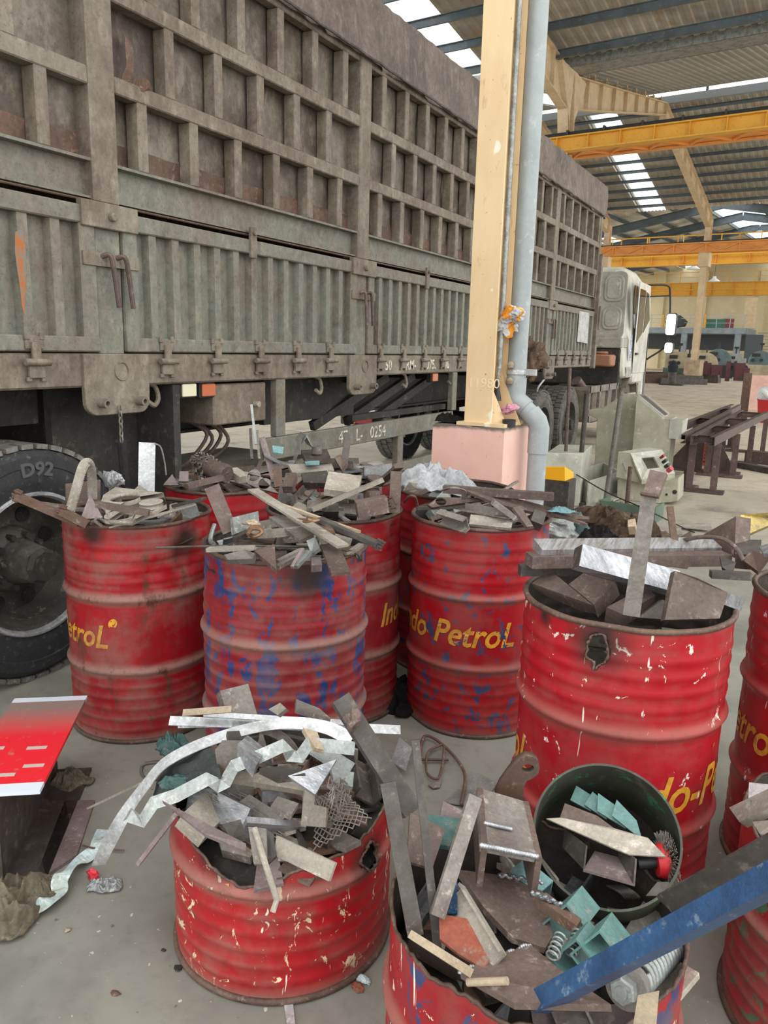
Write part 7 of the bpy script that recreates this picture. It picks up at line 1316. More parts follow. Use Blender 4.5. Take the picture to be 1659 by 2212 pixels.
for i in range(0, len(cp_) - 1):
    for f_ in (0, .5):
        q = cp_[i].lerp(cp_[i + 1], f_); d = (cp_[i + 1] - cp_[i]).normalized(); s = d.cross(V((.3, -.6, .2))).normalized(); vs = [bm.verts.new(q + s * .017 + d * .005), bm.verts.new(q + s * .017 - d * .005), bm.verts.new(q + s * .024)]; bm.faces.new(vs)
tag(mk('saw_blade', bm, M['steel_light'], center=True), 'toothed bandsaw blade bent into an upright loop in the leftmost drum', 'saw blade')
crumple('crushed_sheet', 245, 1035, 2.45, .045, .02, .05, M['aluminium'], 'crushed white metal sheet behind the punched plate, leftmost drum', 'scrap metal', 3, .3)
stick('channel_strip', 'bright silver channel standing upright behind the leftmost drum', 'aluminium', ('d', 316, 1062, 3.42), ('d', 318, 956, 3.44), 0, 0, up=(.7, .7, 0), prof=Cprof(.02, .068, .003))
bm = bmesh.new(); tube(bm, curve_pts([atd(334, 958, 3.42), atd(347, 966, 3.42), atd(355, 995, 3.42), atd(359, 1026, 3.42)], 6), .0035, 6); tag(mk('bent_wire', bm, M['steel'], center=True), 'thin wire arching off the top of the upright silver channel', 'wire')
piece('small_plate', 'small grey triangle at the foot of the upright silver channel', 'steel', [('d', 285, 1062, 3.25), ('d', 301, 1047, 3.27), ('d', 322, 1062, 3.25)], .012)
bm = bmesh.new(); rr_ = random.Random(8)
for i in range(9): bar(bm, atz(236 + i * 3, 1140 - i * 1.3, .905), atz(375 + i * 6, 1106 - i * 2, .93 + i * .003), .006, .003)
tag(mk('strip_bundle', bm, M['steel_light'], center=True), 'bundle of thin grey strips along the front of the leftmost drum', 'strips')
stick('thin_bar', 'dark thin bar at the right rim of the leftmost drum', 'steel_dark', (372, 1094, .95), (444, 1076, .97), .014, .01)
stick('steel_block', 'blue-grey block by the right rim of the leftmost drum', 'zinc', (384, 1112, .9), (424, 1098, .92), .05, .05)
bm = bmesh.new(); tube(bm, [(math.cos(a) * .035, math.sin(a) * .03, .01 * math.sin(3 * a)) for a in [j * .4 for j in range(15)]], .006, 6); tag(mk('wire_ring', bm, M['steel'], loc=atz(218, 1128, .91)), 'small bent metal ring at the front left of the leftmost drum', 'ring')
bm = bmesh.new(); tube(bm, curve_pts([atd(337, 1183, 2.68), atd(500, 1179, 2.55), atd(650, 1181, 2.5), atd(725, 1186, 2.5), atd(768, 1194, 2.5), atd(780, 1212, 2.51)], 6), .004, 6); tag(mk('thin_rod', bm, M['steel_dark'], center=True), 'long thin rod across the front of the blue-patched drum, sticking out left', 'rod')

# == drum behind it
cpos = [atd(428, 1000, 3.72), atd(487, 1024, 3.58)]
t = thing('steel_roller', 'grimy round steel roller lying on the heap behind the leftmost drum', 'roller', cpos[0]); d_ = (cpos[1] - cpos[0]); L_ = d_.length
bm = bmesh.new(); lathe(bm, [(0, 0), (.034, 0), (.042, .02), (.042, L_ * .8), (.046, L_ * .82), (.046, L_), (.038, L_ + .012), (.006, L_ + .012), (0, L_ + .006)], 28, AX((0, 0, 0), d_)); mk('shaft', bm, M['steel_brown'], t, smooth=True)
bm = bmesh.new(); rr_ = random.Random(3)
for i in range(90):
    a = rr_.uniform(0, 6.28); h_ = rr_.uniform(-.01, .09); Mx = AX((0, 0, 0), d_); p = Mx @ V((.042 * math.cos(a), .042 * math.sin(a), h_)); q = Mx @ V((.056 * math.cos(a + .2), .056 * math.sin(a + .2), h_ + rr_.uniform(-.02, .02))); bar(bm, p, q, .007, .005)
mk('frayed_collar', bm, M['steel'], t)
stick('steel_block', 'pale squared block with grooves right of the steel roller', 'steel_light', ('d', 500, 1018, 3.7), ('d', 528, 1036, 3.62), .06, .035)
stick('steel_bar', 'reddish bar lying left of the roller', 'steel_brown', (403, 1050, .98), (480, 1032, 1.0), .035, .02)
piece('triangle_plate', 'pinkish triangular plate left of the steel roller', 'purple', [('d', 352, 1048, 3.68), ('d', 372, 1024, 3.72), ('d', 386, 1048, 3.68)], .01)
piece('square_plate', 'pinkish plate standing just left of the roller', 'purple', [('d', 388, 1018, 3.65), ('d', 407, 1018, 3.65), ('d', 407, 1040, 3.63), ('d', 386, 1040, 3.63)], .02)
holed('slotted_plate', 'flat plate with two round cut-outs right of the roller', 'steel', [(528, 1018, 1.0), (560, 1028, .98), (600, 1062, .93), (560, 1060, .92), (535, 1045, .95)], .012, [(549, 1028, 0, .03), (572, 1046, 0, .028)])
for a, b, m_, w_, lb in (((573, 973), (540, 1057), 'steel_brown', .02, 'brown stick leaning left over the middle heap'), ((652, 938), (626, 1030), 'steel_dark', .018, 'dark thin bar leaning right over the middle heap'), ((543, 874), (553, 960), 'zinc', .012, 'tallest thin silver strip sticking up from the back heap'), ((541, 926), (544, 992), 'steel_dark', .014, 'dark upright strip left of the tallest silver strip'), ((556, 930), (560, 992), 'steel', .012, 'short upright strip right of the tallest silver strip'), ((566, 945), (592, 1035), 'purple', .03, 'purplish flat bar leaning left at the back heap'), ((753, 935), (742, 1012), 'steel_dark', .034, 'broad dark upright bar at the right of the back heap')):
    stick('upright_bar', lb, m_, ('d', *b, 3.85), ('d', *a, 3.95), w_, .008, up=(.6, -.8, 0))
# == back heap
piece('square_plate', 'large pale square plate tilted on top of the middle heap', 'steel_light', [('d', 710, 1018, 3.3), ('d', 782, 1028, 3.28), ('d', 771, 1066, 3.12), ('d', 700, 1056, 3.14)], .03)
piece('torch_cut_plate', 'thick dark plate with a ragged torch-cut edge, left of the pale square plate', 'steel_dark', [('d', 651, 1022, 3.34), ('d', 706, 1016, 3.38), ('d', 704, 1044, 3.3), ('d', 655, 1042, 3.28)], .03)
stick('flat_bar', 'long flat bar rising to the right across the dusty drum', 'steel_light', (675, 1101, .94), (828, 1036, 1.06), .035, .014)
stick('flat_bar', 'shorter pinkish flat bar rising right behind the long one', 'steel_brown', (815, 1048, 1.0), (862, 1008, 1.1), .045, .012)
stick('upright_bar', 'brown bar standing in the right side of the dusty drum', 'steel_brown', ('d', 852, 1108, 3.05), ('d', 856, 1018, 3.08), .044, .02, up=(.4, -.9, 0))
holed('round_plate', 'brown rounded plate with small holes standing in the middle heap', 'steel_brown', [('d', 628, 1050, 3.3), ('d', 640, 1032, 3.32), ('d', 665, 1028, 3.33), ('d', 688, 1045, 3.32), ('d', 692, 1068, 3.28), ('d', 680, 1082, 3.25), ('d', 650, 1080, 3.25), ('d', 632, 1066, 3.27)], .014, [(664, 1067, 0, .014), (634, 1060, 0, .012)])
piece('rusty_plate', 'upright rust-brown plate left of centre in the middle heap', 'rust', [('d', 587, 1015, 3.5), ('d', 608, 1009, 3.5), ('d', 611, 1048, 3.46), ('d', 593, 1053, 3.45)], .012)
stick('steel_block', 'tilted brown block standing in front of the round holed plate', 'steel_brown', ('d', 630, 1028, 3.28), ('d', 622, 1058, 3.2), .045, .035, up=(.3, -.8, .2))
piece('notched_plate', 'dark notched plate left of the tilted brown block', 'steel_dark', [('d', 604, 1048, 3.35), ('d', 622, 1050, 3.35), ('d', 618, 1090, 3.28), ('d', 598, 1088, 3.28)], .012)
t = thing('tile_plate', 'thick grey plate with a pipe stub on it, top of the back heap', 'scrap metal', atd(680, 985, 3.9))
bm = bmesh.new(); plate(bm, [C3(('d', 650, 972, 3.95)) - t.location, C3(('d', 706, 970, 4.0)) - t.location, C3(('d', 714, 987, 3.8)) - t.location, C3(('d', 660, 993, 3.75)) - t.location], .025, EYE - t.location); mk('plate', bm, M['steel_dark'], t, bevel=.003)
bm = bmesh.new(); lathe(bm, [(.014, -.01), (.026, -.01), (.026, .028), (.014, .028)], 16, Matrix.Translation(atd(684, 976, 3.86) - t.location), True); mk('pipe_stub', bm, M['steel'], t, smooth=True)
piece('cream_plate', 'wide pale plate under the plate with the pipe stub', 'steel_light', [('d', 622, 1003, 3.8), ('d', 716, 1000, 3.82), ('d', 722, 1016, 3.7), ('d', 632, 1022, 3.7)], .02)
piece('pink_block', 'reddish flat block at the right end of the back heap', 'steel_brown', [('d', 722, 988, 3.8), ('d', 736, 980, 3.82), ('d', 748, 1000, 3.76), ('d', 738, 1015, 3.74)], .03)
piece('teal_plate', 'small pale teal plate at the back of the heap', 'teal_light', [('d', 588, 962, 3.95), ('d', 613, 965, 3.95), ('d', 611, 980, 3.9), ('d', 590, 977, 3.9)], .01)
piece('teal_strip', 'flat teal strip below the plate with the pipe stub', 'teal_light', [('d', 658, 996, 3.76), ('d', 690, 995, 3.76), ('d', 690, 1000, 3.72), ('d', 660, 1001, 3.72)], .01)
bm = bmesh.new(); a_, b_, c_ = atd(650, 958, 3.95), atd(663, 940, 3.95), atd(677, 966, 3.95); plate(bm, [a_, b_, b_ + V((-.12, .12, 0)), a_ + V((-.12, .12, 0))], .006, V((-3, 0, 3))); plate(bm, [b_, c_, c_ + V((-.12, .12, 0)), b_ + V((-.12, .12, 0))], .006, V((3, 0, 3))); tag(mk('angle_iron', bm, M['zinc'], center=True), 'grey angle iron standing like a roof on the back heap', 'scrap metal')
bm = bmesh.new(); ribbon(bm, curve_pts([atd(576, 985, 3.9), atd(600, 997, 3.86), atd(625, 1002, 3.84), atd(632, 995, 3.86)], 5), .035, .006); tag(mk('curved_strip', bm, M['silver'], center=True), 'curved silvery strip below the small teal plate', 'scrap metal')
bm = bmesh.new(); rr_ = random.Random(5); c0 = atz(812, 1100, .93)
for i in range(26):
    p = c0 + V((rr_.uniform(-.05, .05), rr_.uniform(-.04, .04), rr_.uniform(0, .03))); tube(bm, curve_pts([p, p + V((rr_.uniform(-.05, .05), rr_.uniform(-.03, .03), rr_.uniform(0, .03))), p + V((rr_.uniform(-.07, .07), rr_.uniform(-.05, .05), rr_.uniform(-.01, .02)))], 3), .003, 5)
tag(mk('straw_tangle', bm, M['rust'], center=True), 'tangle of brown frayed cord in the dusty drum', 'cord')
stick('steel_block', 'brown squared block behind the brown cord tangle', 'steel_brown', (770, 1100, .96), (836, 1088, .98), .06, .06)
stick('short_block', 'short brown block right of the pale square plate', 'steel_brown', (792, 1070, 1.0), (815, 1068, 1.0), .05, .035)

# == blue-patched drum
stick('steel_block', 'big brown bar leaning left at the back of the blue-patched drum', 'steel_brown', ('d', 498, 1150, 2.62), ('d', 458, 1052, 2.68), .052, .03, up=(.6, -.7, .2))
piece('blue_grey_plate', 'blue-grey plate standing behind the bent band in the blue-patched drum', 'zinc', [('d', 502, 1118, 2.6), ('d', 558, 1104, 2.72), ('d', 561, 1134, 2.68), ('d', 506, 1154, 2.56)], .012)
bm = bmesh.new(); cc = atz(612, 1138, .95); pts = [cc + V((.135 * math.cos(a), .125 * math.sin(a), .02 * math.cos(a))) for a in [R(x) for x in range(60, 372, 12)]]; ribbon(bm, pts, .03, .004, ups=[(p - cc).normalized() for p in pts])
tag(mk('bent_band', bm, M['steel_light'], center=True), 'curved steel band lying as an open hoop in the blue-patched drum', 'steel band')
stick('flat_bar', 'longest flat bar sloping down right over the blue-patched drum', 'steel_light', (546, 1058, 1.05), (741, 1180, .97), .042, .008)
piece('flat_plate', 'long grey plate under the longest flat bar', 'steel', [(581, 1116, .99), (611, 1112, .99), (678, 1154, .97), (648, 1167, .96)], .012)
stick('cream_stick', 'thin cream and copper coloured strip sloping right above the blue-patched drum', 'cream_stick', (599, 1087, 1.02), (777, 1149, .98), .012, .008)
bm = bmesh.new(); p, q = C3((690, 1122, 1.0)), C3((818, 1177, .95)); bar(bm, p, q, .03, .016); fray(bm, q, q - p, .03, 12, 5); tag(mk('frayed_bar', bm, M['steel_dark'], center=True), 'dark bar with ragged silver end jutting right from the blue-patched drum', 'scrap metal')
piece('flat_plate', 'brown plate hanging over the front rim of the blue-patched drum', 'steel_brown', [(692, 1176, .95), (731, 1173, .95), (757, 1234, .93), (716, 1238, .93)], .010)
piece('small_block', 'small square-ended block on the front rim of the blue-patched drum', 'purple', [(671, 1202, .93), (692, 1199, .93), (696, 1220, .92), (673, 1222, .92)], .022)
piece('triangle_plate', 'brown pointed triangular plate at the front of the blue-patched drum', 'steel_brown', [(548, 1188, .94), (593, 1175, .95), (597, 1230, .93)], .014)
piece('thick_plate', 'thick pale plate at the front left of the blue-patched drum', 'steel', [(484, 1198, .94), (530, 1187, .95), (551, 1195, .95), (545, 1207, .93), (492, 1209, .93)], .024)
stick('cream_stick', 'pale flat stick on the left rim of the blue-patched drum', 'steel_light', (449, 1187, .93), (548, 1183, .95), .028, .012)
piece('light_plate', 'pale tilted plate beside the end of the longest flat bar', 'zinc', [(662, 1168, .97), (681, 1160, .98), (690, 1184, .96), (672, 1197, .94)], .012)
stick('teal_bar', 'thin blue-grey bar in the front of the blue-patched drum', 'zinc', (637, 1225, .92), (668, 1192, .95), .02, .012)
stick('pink_wire_bar', 'thin pinkish curved bar beside the thin blue-grey bar', 'purple', (631, 1226, .92), (655, 1186, .96), .01, .01)
stick('steel_bar', 'dusty bar crossing under the small block of the blue-patched drum', 'steel', (600, 1214, .92), (652, 1188, .94), .016, .012)
stick('steel_bar', 'second dusty bar just below, in the blue-patched drum', 'steel', (598, 1226, .91), (650, 1196, .93), .02, .012)
stick('dark_bar', 'dark bar with dull tips left of the bent band', 'steel_dark', (507, 1166, .96), (538, 1150, .97), .018, .016)
bm = bmesh.new()
for k_ in range(3): tube(bm, curve_pts([atz(535, 1150 + k_ * 2, .99), atz(545, 1138 + k_ * 2, 1.0), atz(562, 1140 + k_ * 2, 1.0), atz(565, 1150 + k_, .99), atz(550, 1158 + k_, .98), atz(537, 1153 + k_, .97)], 5), .006, 7)
tag(mk('copper_cable', bm, M['copper'], smooth=True, center=True), 'coiled copper-coloured cable end inside the bent band', 'cable')
crumple('copper_sheet', 670, 1122, 2.18, .035, .02, .008, M['copper'], 'curled copper flake lying on the long bar of the blue-patched drum', 'scrap metal', 4, .5, base=atz(666, 1124, 1.03))
crumple('copper_flake', 542, 1128, 2.3, .025, .02, .008, M['cream_stick'], 'pale torn copper flake left of the bent band', 'scrap metal', 7, .5, base=atz(542, 1130, 1.0))
piece('rusty_plate', 'reddish plate under the copper flake in the blue-patched drum', 'rust', [(690, 1118, .99), (712, 1128, .99), (724, 1150, .98), (700, 1152, .98), (676, 1130, .99)], .012)
bm = bmesh.new(); tube(bm, curve_pts([atd(464, 1133, 2.62), atd(458, 1150, 2.6), atd(455, 1168, 2.58), atd(462, 1176, 2.55)], 5), .008, 7); tag(mk('hook_rod', bm, M['zinc'], center=True), 'short bent rod standing on the left rim of the blue-patched drum', 'rod')
bm = bmesh.new(); ribbon(bm, curve_pts([atz(742, 1200, .93), atz(758, 1192, .95), atz(776, 1180, .95), atz(782, 1176, .94)], 4), .02, .01); tag(mk('rim_strip', bm, M['steel'], center=True), 'bent grey strip clinging to the right rim of the blue-patched drum', 'scrap metal')
piece('dark_flap', 'dark pointed metal flap on the right rim of the blue-patched drum', 'steel_dark', [('d', 768, 1196, 2.52), ('d', 782, 1192, 2.54), ('d', 783, 1208, 2.5), ('d', 772, 1214, 2.5)], .006)

# == drum by the plinth
cloth('white_cloth', atz(945, 1056, .95), .17, .11, .11, M['cloth_white'], 'crumpled white cloth on the heap in front of the pink plinth', 'cloth', 5, .4)
stick('upright_bar', 'short square bar standing upright against the pink plinth', 'steel_dark', ('d', 1003, 1052, 3.75), ('d', 1003, 1025, 3.78), .02, .02, up=(.4, -.9, 0))
stick('upright_bar', 'thin dark bar end sticking up left of the pink plinth front', 'steel_dark', ('d', 949, 1030, 3.8), ('d', 949, 1010, 3.8), .012, .01, up=(.4, -.9, 0))
piece('grey_plate', 'grey pyramid-like plate beside the white cloth', 'zinc', [('d', 942, 1075, 3.3), ('d', 960, 1057, 3.34), ('d', 974, 1074, 3.3)], .012)
piece('torn_sheet', 'torn whitish sheet left of the white cloth', 'steel_light', [(872, 1060, .96), (885, 1042, 1.0), (904, 1044, .99), (900, 1058, .96)], .005)
# == blue-flecked drum
stick('square_bar', 'long square bar lying level above the blue-flecked drum', 'steel_brown', (958, 1056, 1.0), (1196, 1073, 1.0), .04, .03)
piece('scalloped_plate', 'long brown scalloped plate sloping down right past the blue-flecked drum', 'steel_brown', [(998, 1057, 1.01), (1040, 1060, 1.0), (1080, 1068, .99), (1088, 1070, .985), (1130, 1080, .97), (1190, 1096, .95), (1270, 1116, .92), (1274, 1122, .91), (1240, 1120, .91), (1150, 1106, .94), (1080, 1090, .96)], .012)
stick('flat_strip', 'second brown strip below the scalloped plate, ending in a notch', 'steel_brown', (1190, 1108, .93), (1268, 1134, .90), .02, .01)
holed('slotted_plate', 'plate with oval cut-outs at the back left of the blue-flecked drum', 'steel_brown', [(925, 1090, .95), (945, 1080, .96), (1000, 1076, .97), (1062, 1076, .97), (1060, 1081, .96), (1000, 1088, .95), (935, 1096, .94)], .012, [(952, 1085, 0, .022)])
bm = bmesh.new(); ribbon(bm, curve_pts([atz(955, 1060, 1.0), atz(975, 1053, 1.03), atz(1000, 1058, 1.02), atz(1002, 1078, .97)], 6), .02, .004); tag(mk('curved_strip', bm, M['steel_light'], center=True), 'thin arched strip behind the slotted plate of the blue-flecked drum', 'scrap metal')
stick('channel_piece', 'grey channel offcut at the front left of the blue-flecked drum', 'steel', (955, 1112, .93), (1012, 1130, .92), 0, 0, prof=Cprof(.03, .06, .005), up=(0, -.5, .9))
piece('pale_plate', 'pale rectangular plate at the front of the blue-flecked drum', 'steel_light', [(1017, 1111, .93), (1108, 1123, .92), (1104, 1141, .90), (1013, 1132, .90)], .012)
stick('angle_piece', 'grey angle bar behind the pale rectangular plate', 'steel', (1005, 1102, .93), (1100, 1118, .93), 0, 0, prof=Lprof(.03, .03, .004))
stick('flat_bar', 'grey bar slanting down right in the blue-flecked drum', 'steel', (1064, 1084, .99), (1112, 1118, .93), .04, .02)
piece('flat_plate', 'upright brownish plate right of the slanting bar', 'steel_brown', [(1108, 1096, .97), (1125, 1093, .97), (1152, 1136, .91), (1138, 1138, .91)], .012)
stick('steel_block', 'dark square block at the right of the blue-flecked drum', 'steel_dark', ('d', 1156, 1136, 3.05), ('d', 1164, 1111, 3.1), .05, .045, up=(.3, -.9, 0))
stick('long_plate', 'long dark strip along the left of the blue-flecked heap', 'steel_dark', (900, 1098, .93), (1010, 1094, .94), .03, .01)
bm = bmesh.new(); tube(bm, curve_pts([atz(873, 1086, .95), atz(884, 1072, 1.0), atz(897, 1074, 1.0), atz(902, 1092, .95)], 5), .005, 6); tag(mk('curled_wire', bm, M['rust'], center=True), 'curled wire hooked over the left rim of the blue-flecked drum', 'wire')

# == large drum with the burnt hole
stick('silver_slab', 'long bright ground bar lying at the back of the large drum', 'silver_brushed', (1160, 1185, 1.0), (1544, 1180, .98), .062, .03, up=(0, -.4, .9))
stick('brown_slab', 'long brown slab lying in front of the long bright bar', 'steel_brown', (1142, 1210, .97), (1568, 1206, .96), .06, .035)
stick('dark_bar', 'dark flat bar across the left rim of the large drum', 'steel_dark', (1122, 1231, .93), (1290, 1231, .93), .035, .03)
t = thing('square_tube', 'bright square bar with a dark sawn end sloping right across the large drum', 'scrap metal', C3((1250, 1200, .99)))
bm = bmesh.new(); p, q = C3((1247, 1203, 1.02)) - t.location, C3((1455, 1260, .95)) - t.location; bar(bm, p, q, .062, .055, up=(-.1, -.85, .5)); mk('bar', bm, M['silver'], t, bevel=.003)
bm = bmesh.new(); d_ = (p - q).normalized(); bar(bm, p, p + d_ * .002, .060, .053, up=(-.1, -.85, .5)); mk('sawn_end', bm, M['steel_dark'], t)
stick('silver_slab', 'second bright slab at the right rim of the large drum, with slag on its edge', 'silver', (1490, 1262, .96), (1590, 1300, .90), .06, .035)
bm = bmesh.new(); cor = [('d', 1458, 1233, 2.1), ('d', 1507, 1249, 2.12), ('d', 1573, 1281, 2.16), ('d', 1555, 1336, 2.1), ('d', 1436, 1339, 2.02), ('d', 1447, 1285, 2.06)]
plate(bm, [C3(q) for q in cor], .022); tag(mk('torch_cut_plate', bm, M['steel_brown'], bevel=.002, center=True), 'large dark brown torch-cut plate leaning at the right front of the large drum', 'scrap metal')
for lb, m_, cor, tk in (('flat dark plate at the left front inside the large drum', 'steel_brown', [(1187, 1230, .93), (1282, 1308, .90), (1250, 1303, .89), (1149, 1260, .90)], .03),
                        ('thick dark block beside the left plate in the large drum', 'steel_brown', [(1260, 1238, .95), (1330, 1257, .94), (1282, 1306, .90), (1228, 1262, .91)], .05),
                        ('brown block at the front behind the upright bar of the large drum', 'steel_brown', [(1310, 1312, .90), (1396, 1266, .93), (1416, 1286, .92), (1345, 1327, .89)], .045),
                        ('grey plate right of the upright bar in the large drum', 'steel', [(1380, 1334, .87), (1432, 1295, .91), (1447, 1306, .90), (1436, 1338, .86)], .02)):
    piece('steel_plate', lb, m_, cor, tk, bevel=.003)
stick('dark_bar', 'short dark bar crossing the right rim of the large drum', 'steel_dark', (1535, 1240, .95), (1622, 1245, .95), .028, .02)
t = thing('upright_bar', 'tall grey flat bar standing in the large drum, brown plate welded on top', 'scrap metal', atd(1364, 1330, 1.99))
bm = bmesh.new(); c0 = t.location; plate(bm, [atd(1386, 1068, 2.03) - c0, atd(1419, 1071, 2.03) - c0, atd(1382, 1334, 1.99) - c0, atd(1345, 1328, 1.99) - c0], .014, EYE - c0); mk('bar', bm, M['steel'], t, bevel=.002)
bm = bmesh.new(); plate(bm, [atd(1404, 1014, 2.06) - c0, atd(1440, 1022, 2.04) - c0, atd(1421, 1073, 2.01) - c0, atd(1389, 1065, 2.02) - c0], .014, EYE - c0); mk('top_plate', bm, M['steel_brown'], t, bevel=.002)
bm = bmesh.new()
for i in range(12): q = atd(1386 + i * 3, 1067 + i * .5, 2.01) - c0; lathe(bm, [(0, -.006), (.005, 0), (0, .006)], 6, Matrix.Translation(q))
mk('weld_bead', bm, M['rust'], t)

# == right edge drum
bm = bmesh.new(); plate(bm, [C3(('d', 1510, 1160, 2.75)), C3(('d', 1590, 1115, 2.6)), C3(('d', 1586, 1205, 2.55))], .05, EYE); tag(mk('gusset_plate', bm, M['steel_brown'], bevel=.002, center=True), 'large brown triangular gusset standing at the top of the right edge heap', 'scrap metal')
bm = bmesh.new(); plate(bm, [C3((1600, 1112, 1.02)), C3((1690, 1105, 1.02)), C3((1690, 1122, .98)), C3((1602, 1160, .98))], .06, V((0, 0, 9))); tag(mk('yellow_block', bm, worn('worn_yellow_plate', '#b9a45c', '#8b7c55', '#d8c98e', 9, .42, .6, .7), bevel=.003, center=True), 'worn yellow thick plate with holes at the right edge', 'scrap metal')
piece('rusty_angle', 'rust-red angled plate lying at the right edge', 'rust', [(1602, 1208, .98), (1624, 1190, 1.0), (1662, 1200, 1.0), (1637, 1234, .95)], .03)
piece('dark_box', 'dark plate standing below the yellow block at the right edge', 'steel_dark', [('d', 1592, 1165, 2.6), ('d', 1645, 1166, 2.6), ('d', 1640, 1200, 2.5), ('d', 1588, 1196, 2.5)], .05)
bm = bmesh.new(); tube(bm, curve_pts([atd(1472, 1168, 2.55), atd(1515, 1160, 2.5), atd(1560, 1164, 2.45), atd(1588, 1182, 2.42), atd(1606, 1210, 2.4)], 6), .0065, 8); tag(mk('rubber_hose', bm, M['steel_brown'], smooth=True, center=True), 'thin brown hose arching over the right edge heap', 'hose')
stick('upright_stick', 'thin rusty stick standing up behind the large drum, right of the tall bar', 'rust', ('d', 1461, 1200, 2.5), ('d', 1447, 1095, 2.58), .02, .012, up=(.3, -.9, 0))
for lb, m_, cor in (('brown plate left of the big triangular gusset', 'steel_brown', [('d', 1468, 1160, 2.7), ('d', 1490, 1148, 2.7), ('d', 1500, 1168, 2.65), ('d', 1480, 1176, 2.65)]), ('silvery plate low at the right edge heap', 'silver', [('d', 1640, 1180, 2.4), ('d', 1668, 1172, 2.4), ('d', 1668, 1195, 2.35), ('d', 1648, 1195, 2.35)]), ('dark flap below the big gusset', 'steel_dark', [('d', 1555, 1200, 2.45), ('d', 1590, 1215, 2.42), ('d', 1580, 1240, 2.4), ('d', 1560, 1225, 2.4)])):
    piece('steel_plate', lb, m_, cor, .012)
bm = bmesh.new(); bmesh.ops.create_grid(bm, x_segments=60, y_segments=40, size=1)
for v in bm.verts:
    x, y = v.co.x, v.co.y; rr = min(1, math.hypot(x, y)); v.co = V((x * .75, y * .5, max(.002, .3 * (1 - rr ** 1.6) + .07 * noise.noise(V((x * 4, y * 4, 1))) + .05 * noise.noise(V((x * 11, y * 11, 3))) - .04 * rr)))
tag(mk('rubbish_heap', bm, M['cloth_brown'], smooth='all', loc=atz(1300, 1170, 0)), 'low heap of dusty dirt and scraps on the floor behind the large drum', 'rubbish heap', None, 'stuff')
# rubbish on the floor between
cloth('plastic_bag', atz(1222, 1165, .28), .17, .15, .2, M['cloth_blue'], 'dirty blue-grey plastic bag on the floor right of the blue-flecked drum', 'bag', 3)
crumple('clear_bag', 1180, 1100, 4.6, .15, .12, .10, M['zinc'], 'dusty clear plastic bag bulging behind the scalloped plate', 'bag', 9, .45, base=atz(1200, 1135, .4))
for i, (px, py, z, s_, m_, lb) in enumerate(((1300, 1130, .25, .16, 'cloth_brown', 'brown cloth bundle on the rubbish heap behind the large drum, left part'), (1345, 1165, .3, .2, 'cloth_brown', 'brown paper bundle on the rubbish heap just left of the tall bar'), (1325, 1110, .12, .14, 'cloth_beige', 'beige rag on the rubbish heap before the open cabinet'), (1290, 1175, .4, .13, 'cloth_black', 'dark oily rag low on the rubbish heap'))):
    cloth('rag_bundle', atz(px, py, .0) if i == 2 else atz(px, py, z - .05), s_ * 1.2, s_, s_ * .9, M[m_], lb, 'cloth', i * 2 + 1, i * .7)
cloth('blue_cloth', atz(1212, 1106, .94), .05, .03, .02, flat('pale_blue_cloth', '#93bcc6', .8), 'pale blue cloth scrap beside the scalloped plate', 'cloth', 2)
piece('timber_block', 'small wooden block on the rubbish heap left of the tall bar', 'cream_stick', [('d', 1356, 1123, 5.2), ('d', 1372, 1120, 5.2), ('d', 1372, 1137, 5.15), ('d', 1356, 1138, 5.15)], .08)
for i, (px, py, w_) in enumerate(((1395, 1160, .18), (1440, 1150, .14), (1500, 1140, .16))):
    bm = bmesh.new(); c0 = atz(px, py, .02); plate(bm, [c0 + V((-w_, -.05, 0)), c0 + V((w_, -.08, .02)), c0 + V((w_ * .7, .15, .03)), c0 + V((-w_ * .8, .12, 0))], .01, V((0, 0, 9))); tag(mk('steel_sheet', bm, M['steel_light'], center=True), 'pale sheet offcut on the floor behind the large drum, %s' % ('left one', 'middle one', 'right one')[i], 'scrap metal')
# == short cut-down drum (front left)
def Q(px, py, z): return atz(px, py, z)
bm = bmesh.new(); pts = [atd(213, 1868, 1.95), atd(233, 1825, 1.93), atd(268, 1762, 1.9), atd(312, 1700, 1.87), atd(363, 1643, 1.86), atd(470, 1594, 1.86), atd(600, 1563, 1.86), atd(698, 1570, 1.85), atd(760, 1598, 1.83)]
cp_ = curve_pts(pts, 6); ups = []
for i in range(len(cp_)): t_ = min(1, i / 22); ups.append((V((.75, -.3, .2)) * (1 - t_) + V((-.15, -.55, .75)) * t_))
ribbon(bm, cp_, .036, .0025, ups=ups); tag(mk('bent_strip', bm, M['aluminium'], smooth=True, center=True), 'long white metal strip arching over the short drum down to the floor at left', 'metal strip')
bm = bmesh.new(); zz_ = [(275, 1759), (307, 1774), (333, 1734), (380, 1719), (448, 1683), (474, 1698), (487, 1690), (506, 1655), (560, 1634), (611, 1611), (626, 1632), (648, 1635), (668, 1606), (700, 1610), (766, 1617)]
pts = [atd(px, py, 1.72 - .0 * i) for i, (px, py) in enumerate(zz_)]; ribbon(bm, pts, .032, .002, ups=[V((.35, -.75, .55))] * len(pts)); tag(mk('zigzag_strip', bm, M['zinc'], center=True), 'silver strip folded in zigzags across the front of the short drum', 'metal strip')
for i, (a, b, w_, m_, lb) in enumerate((((366, 1557), (865, 1577), .028, 'aluminium', 'long straight white strip at the back of the short drum, widest one'), ((385, 1566), (700, 1562), .02, 'silver', 'silvery strip below the longest white strip'), ((440, 1543), (760, 1562), .016, 'aluminium', 'thin bright strip above the longest white strip'), ((395, 1540), (500, 1532), .02, 'cream_stick', 'cream strip end at the back left of the short drum'))):
    stick('flat_strip', lb, m_, ('d', *a, 2.05 - .01 * i), ('d', *b, 2.02 - .01 * i), w_, .004, up=(.2, -.5, .8))
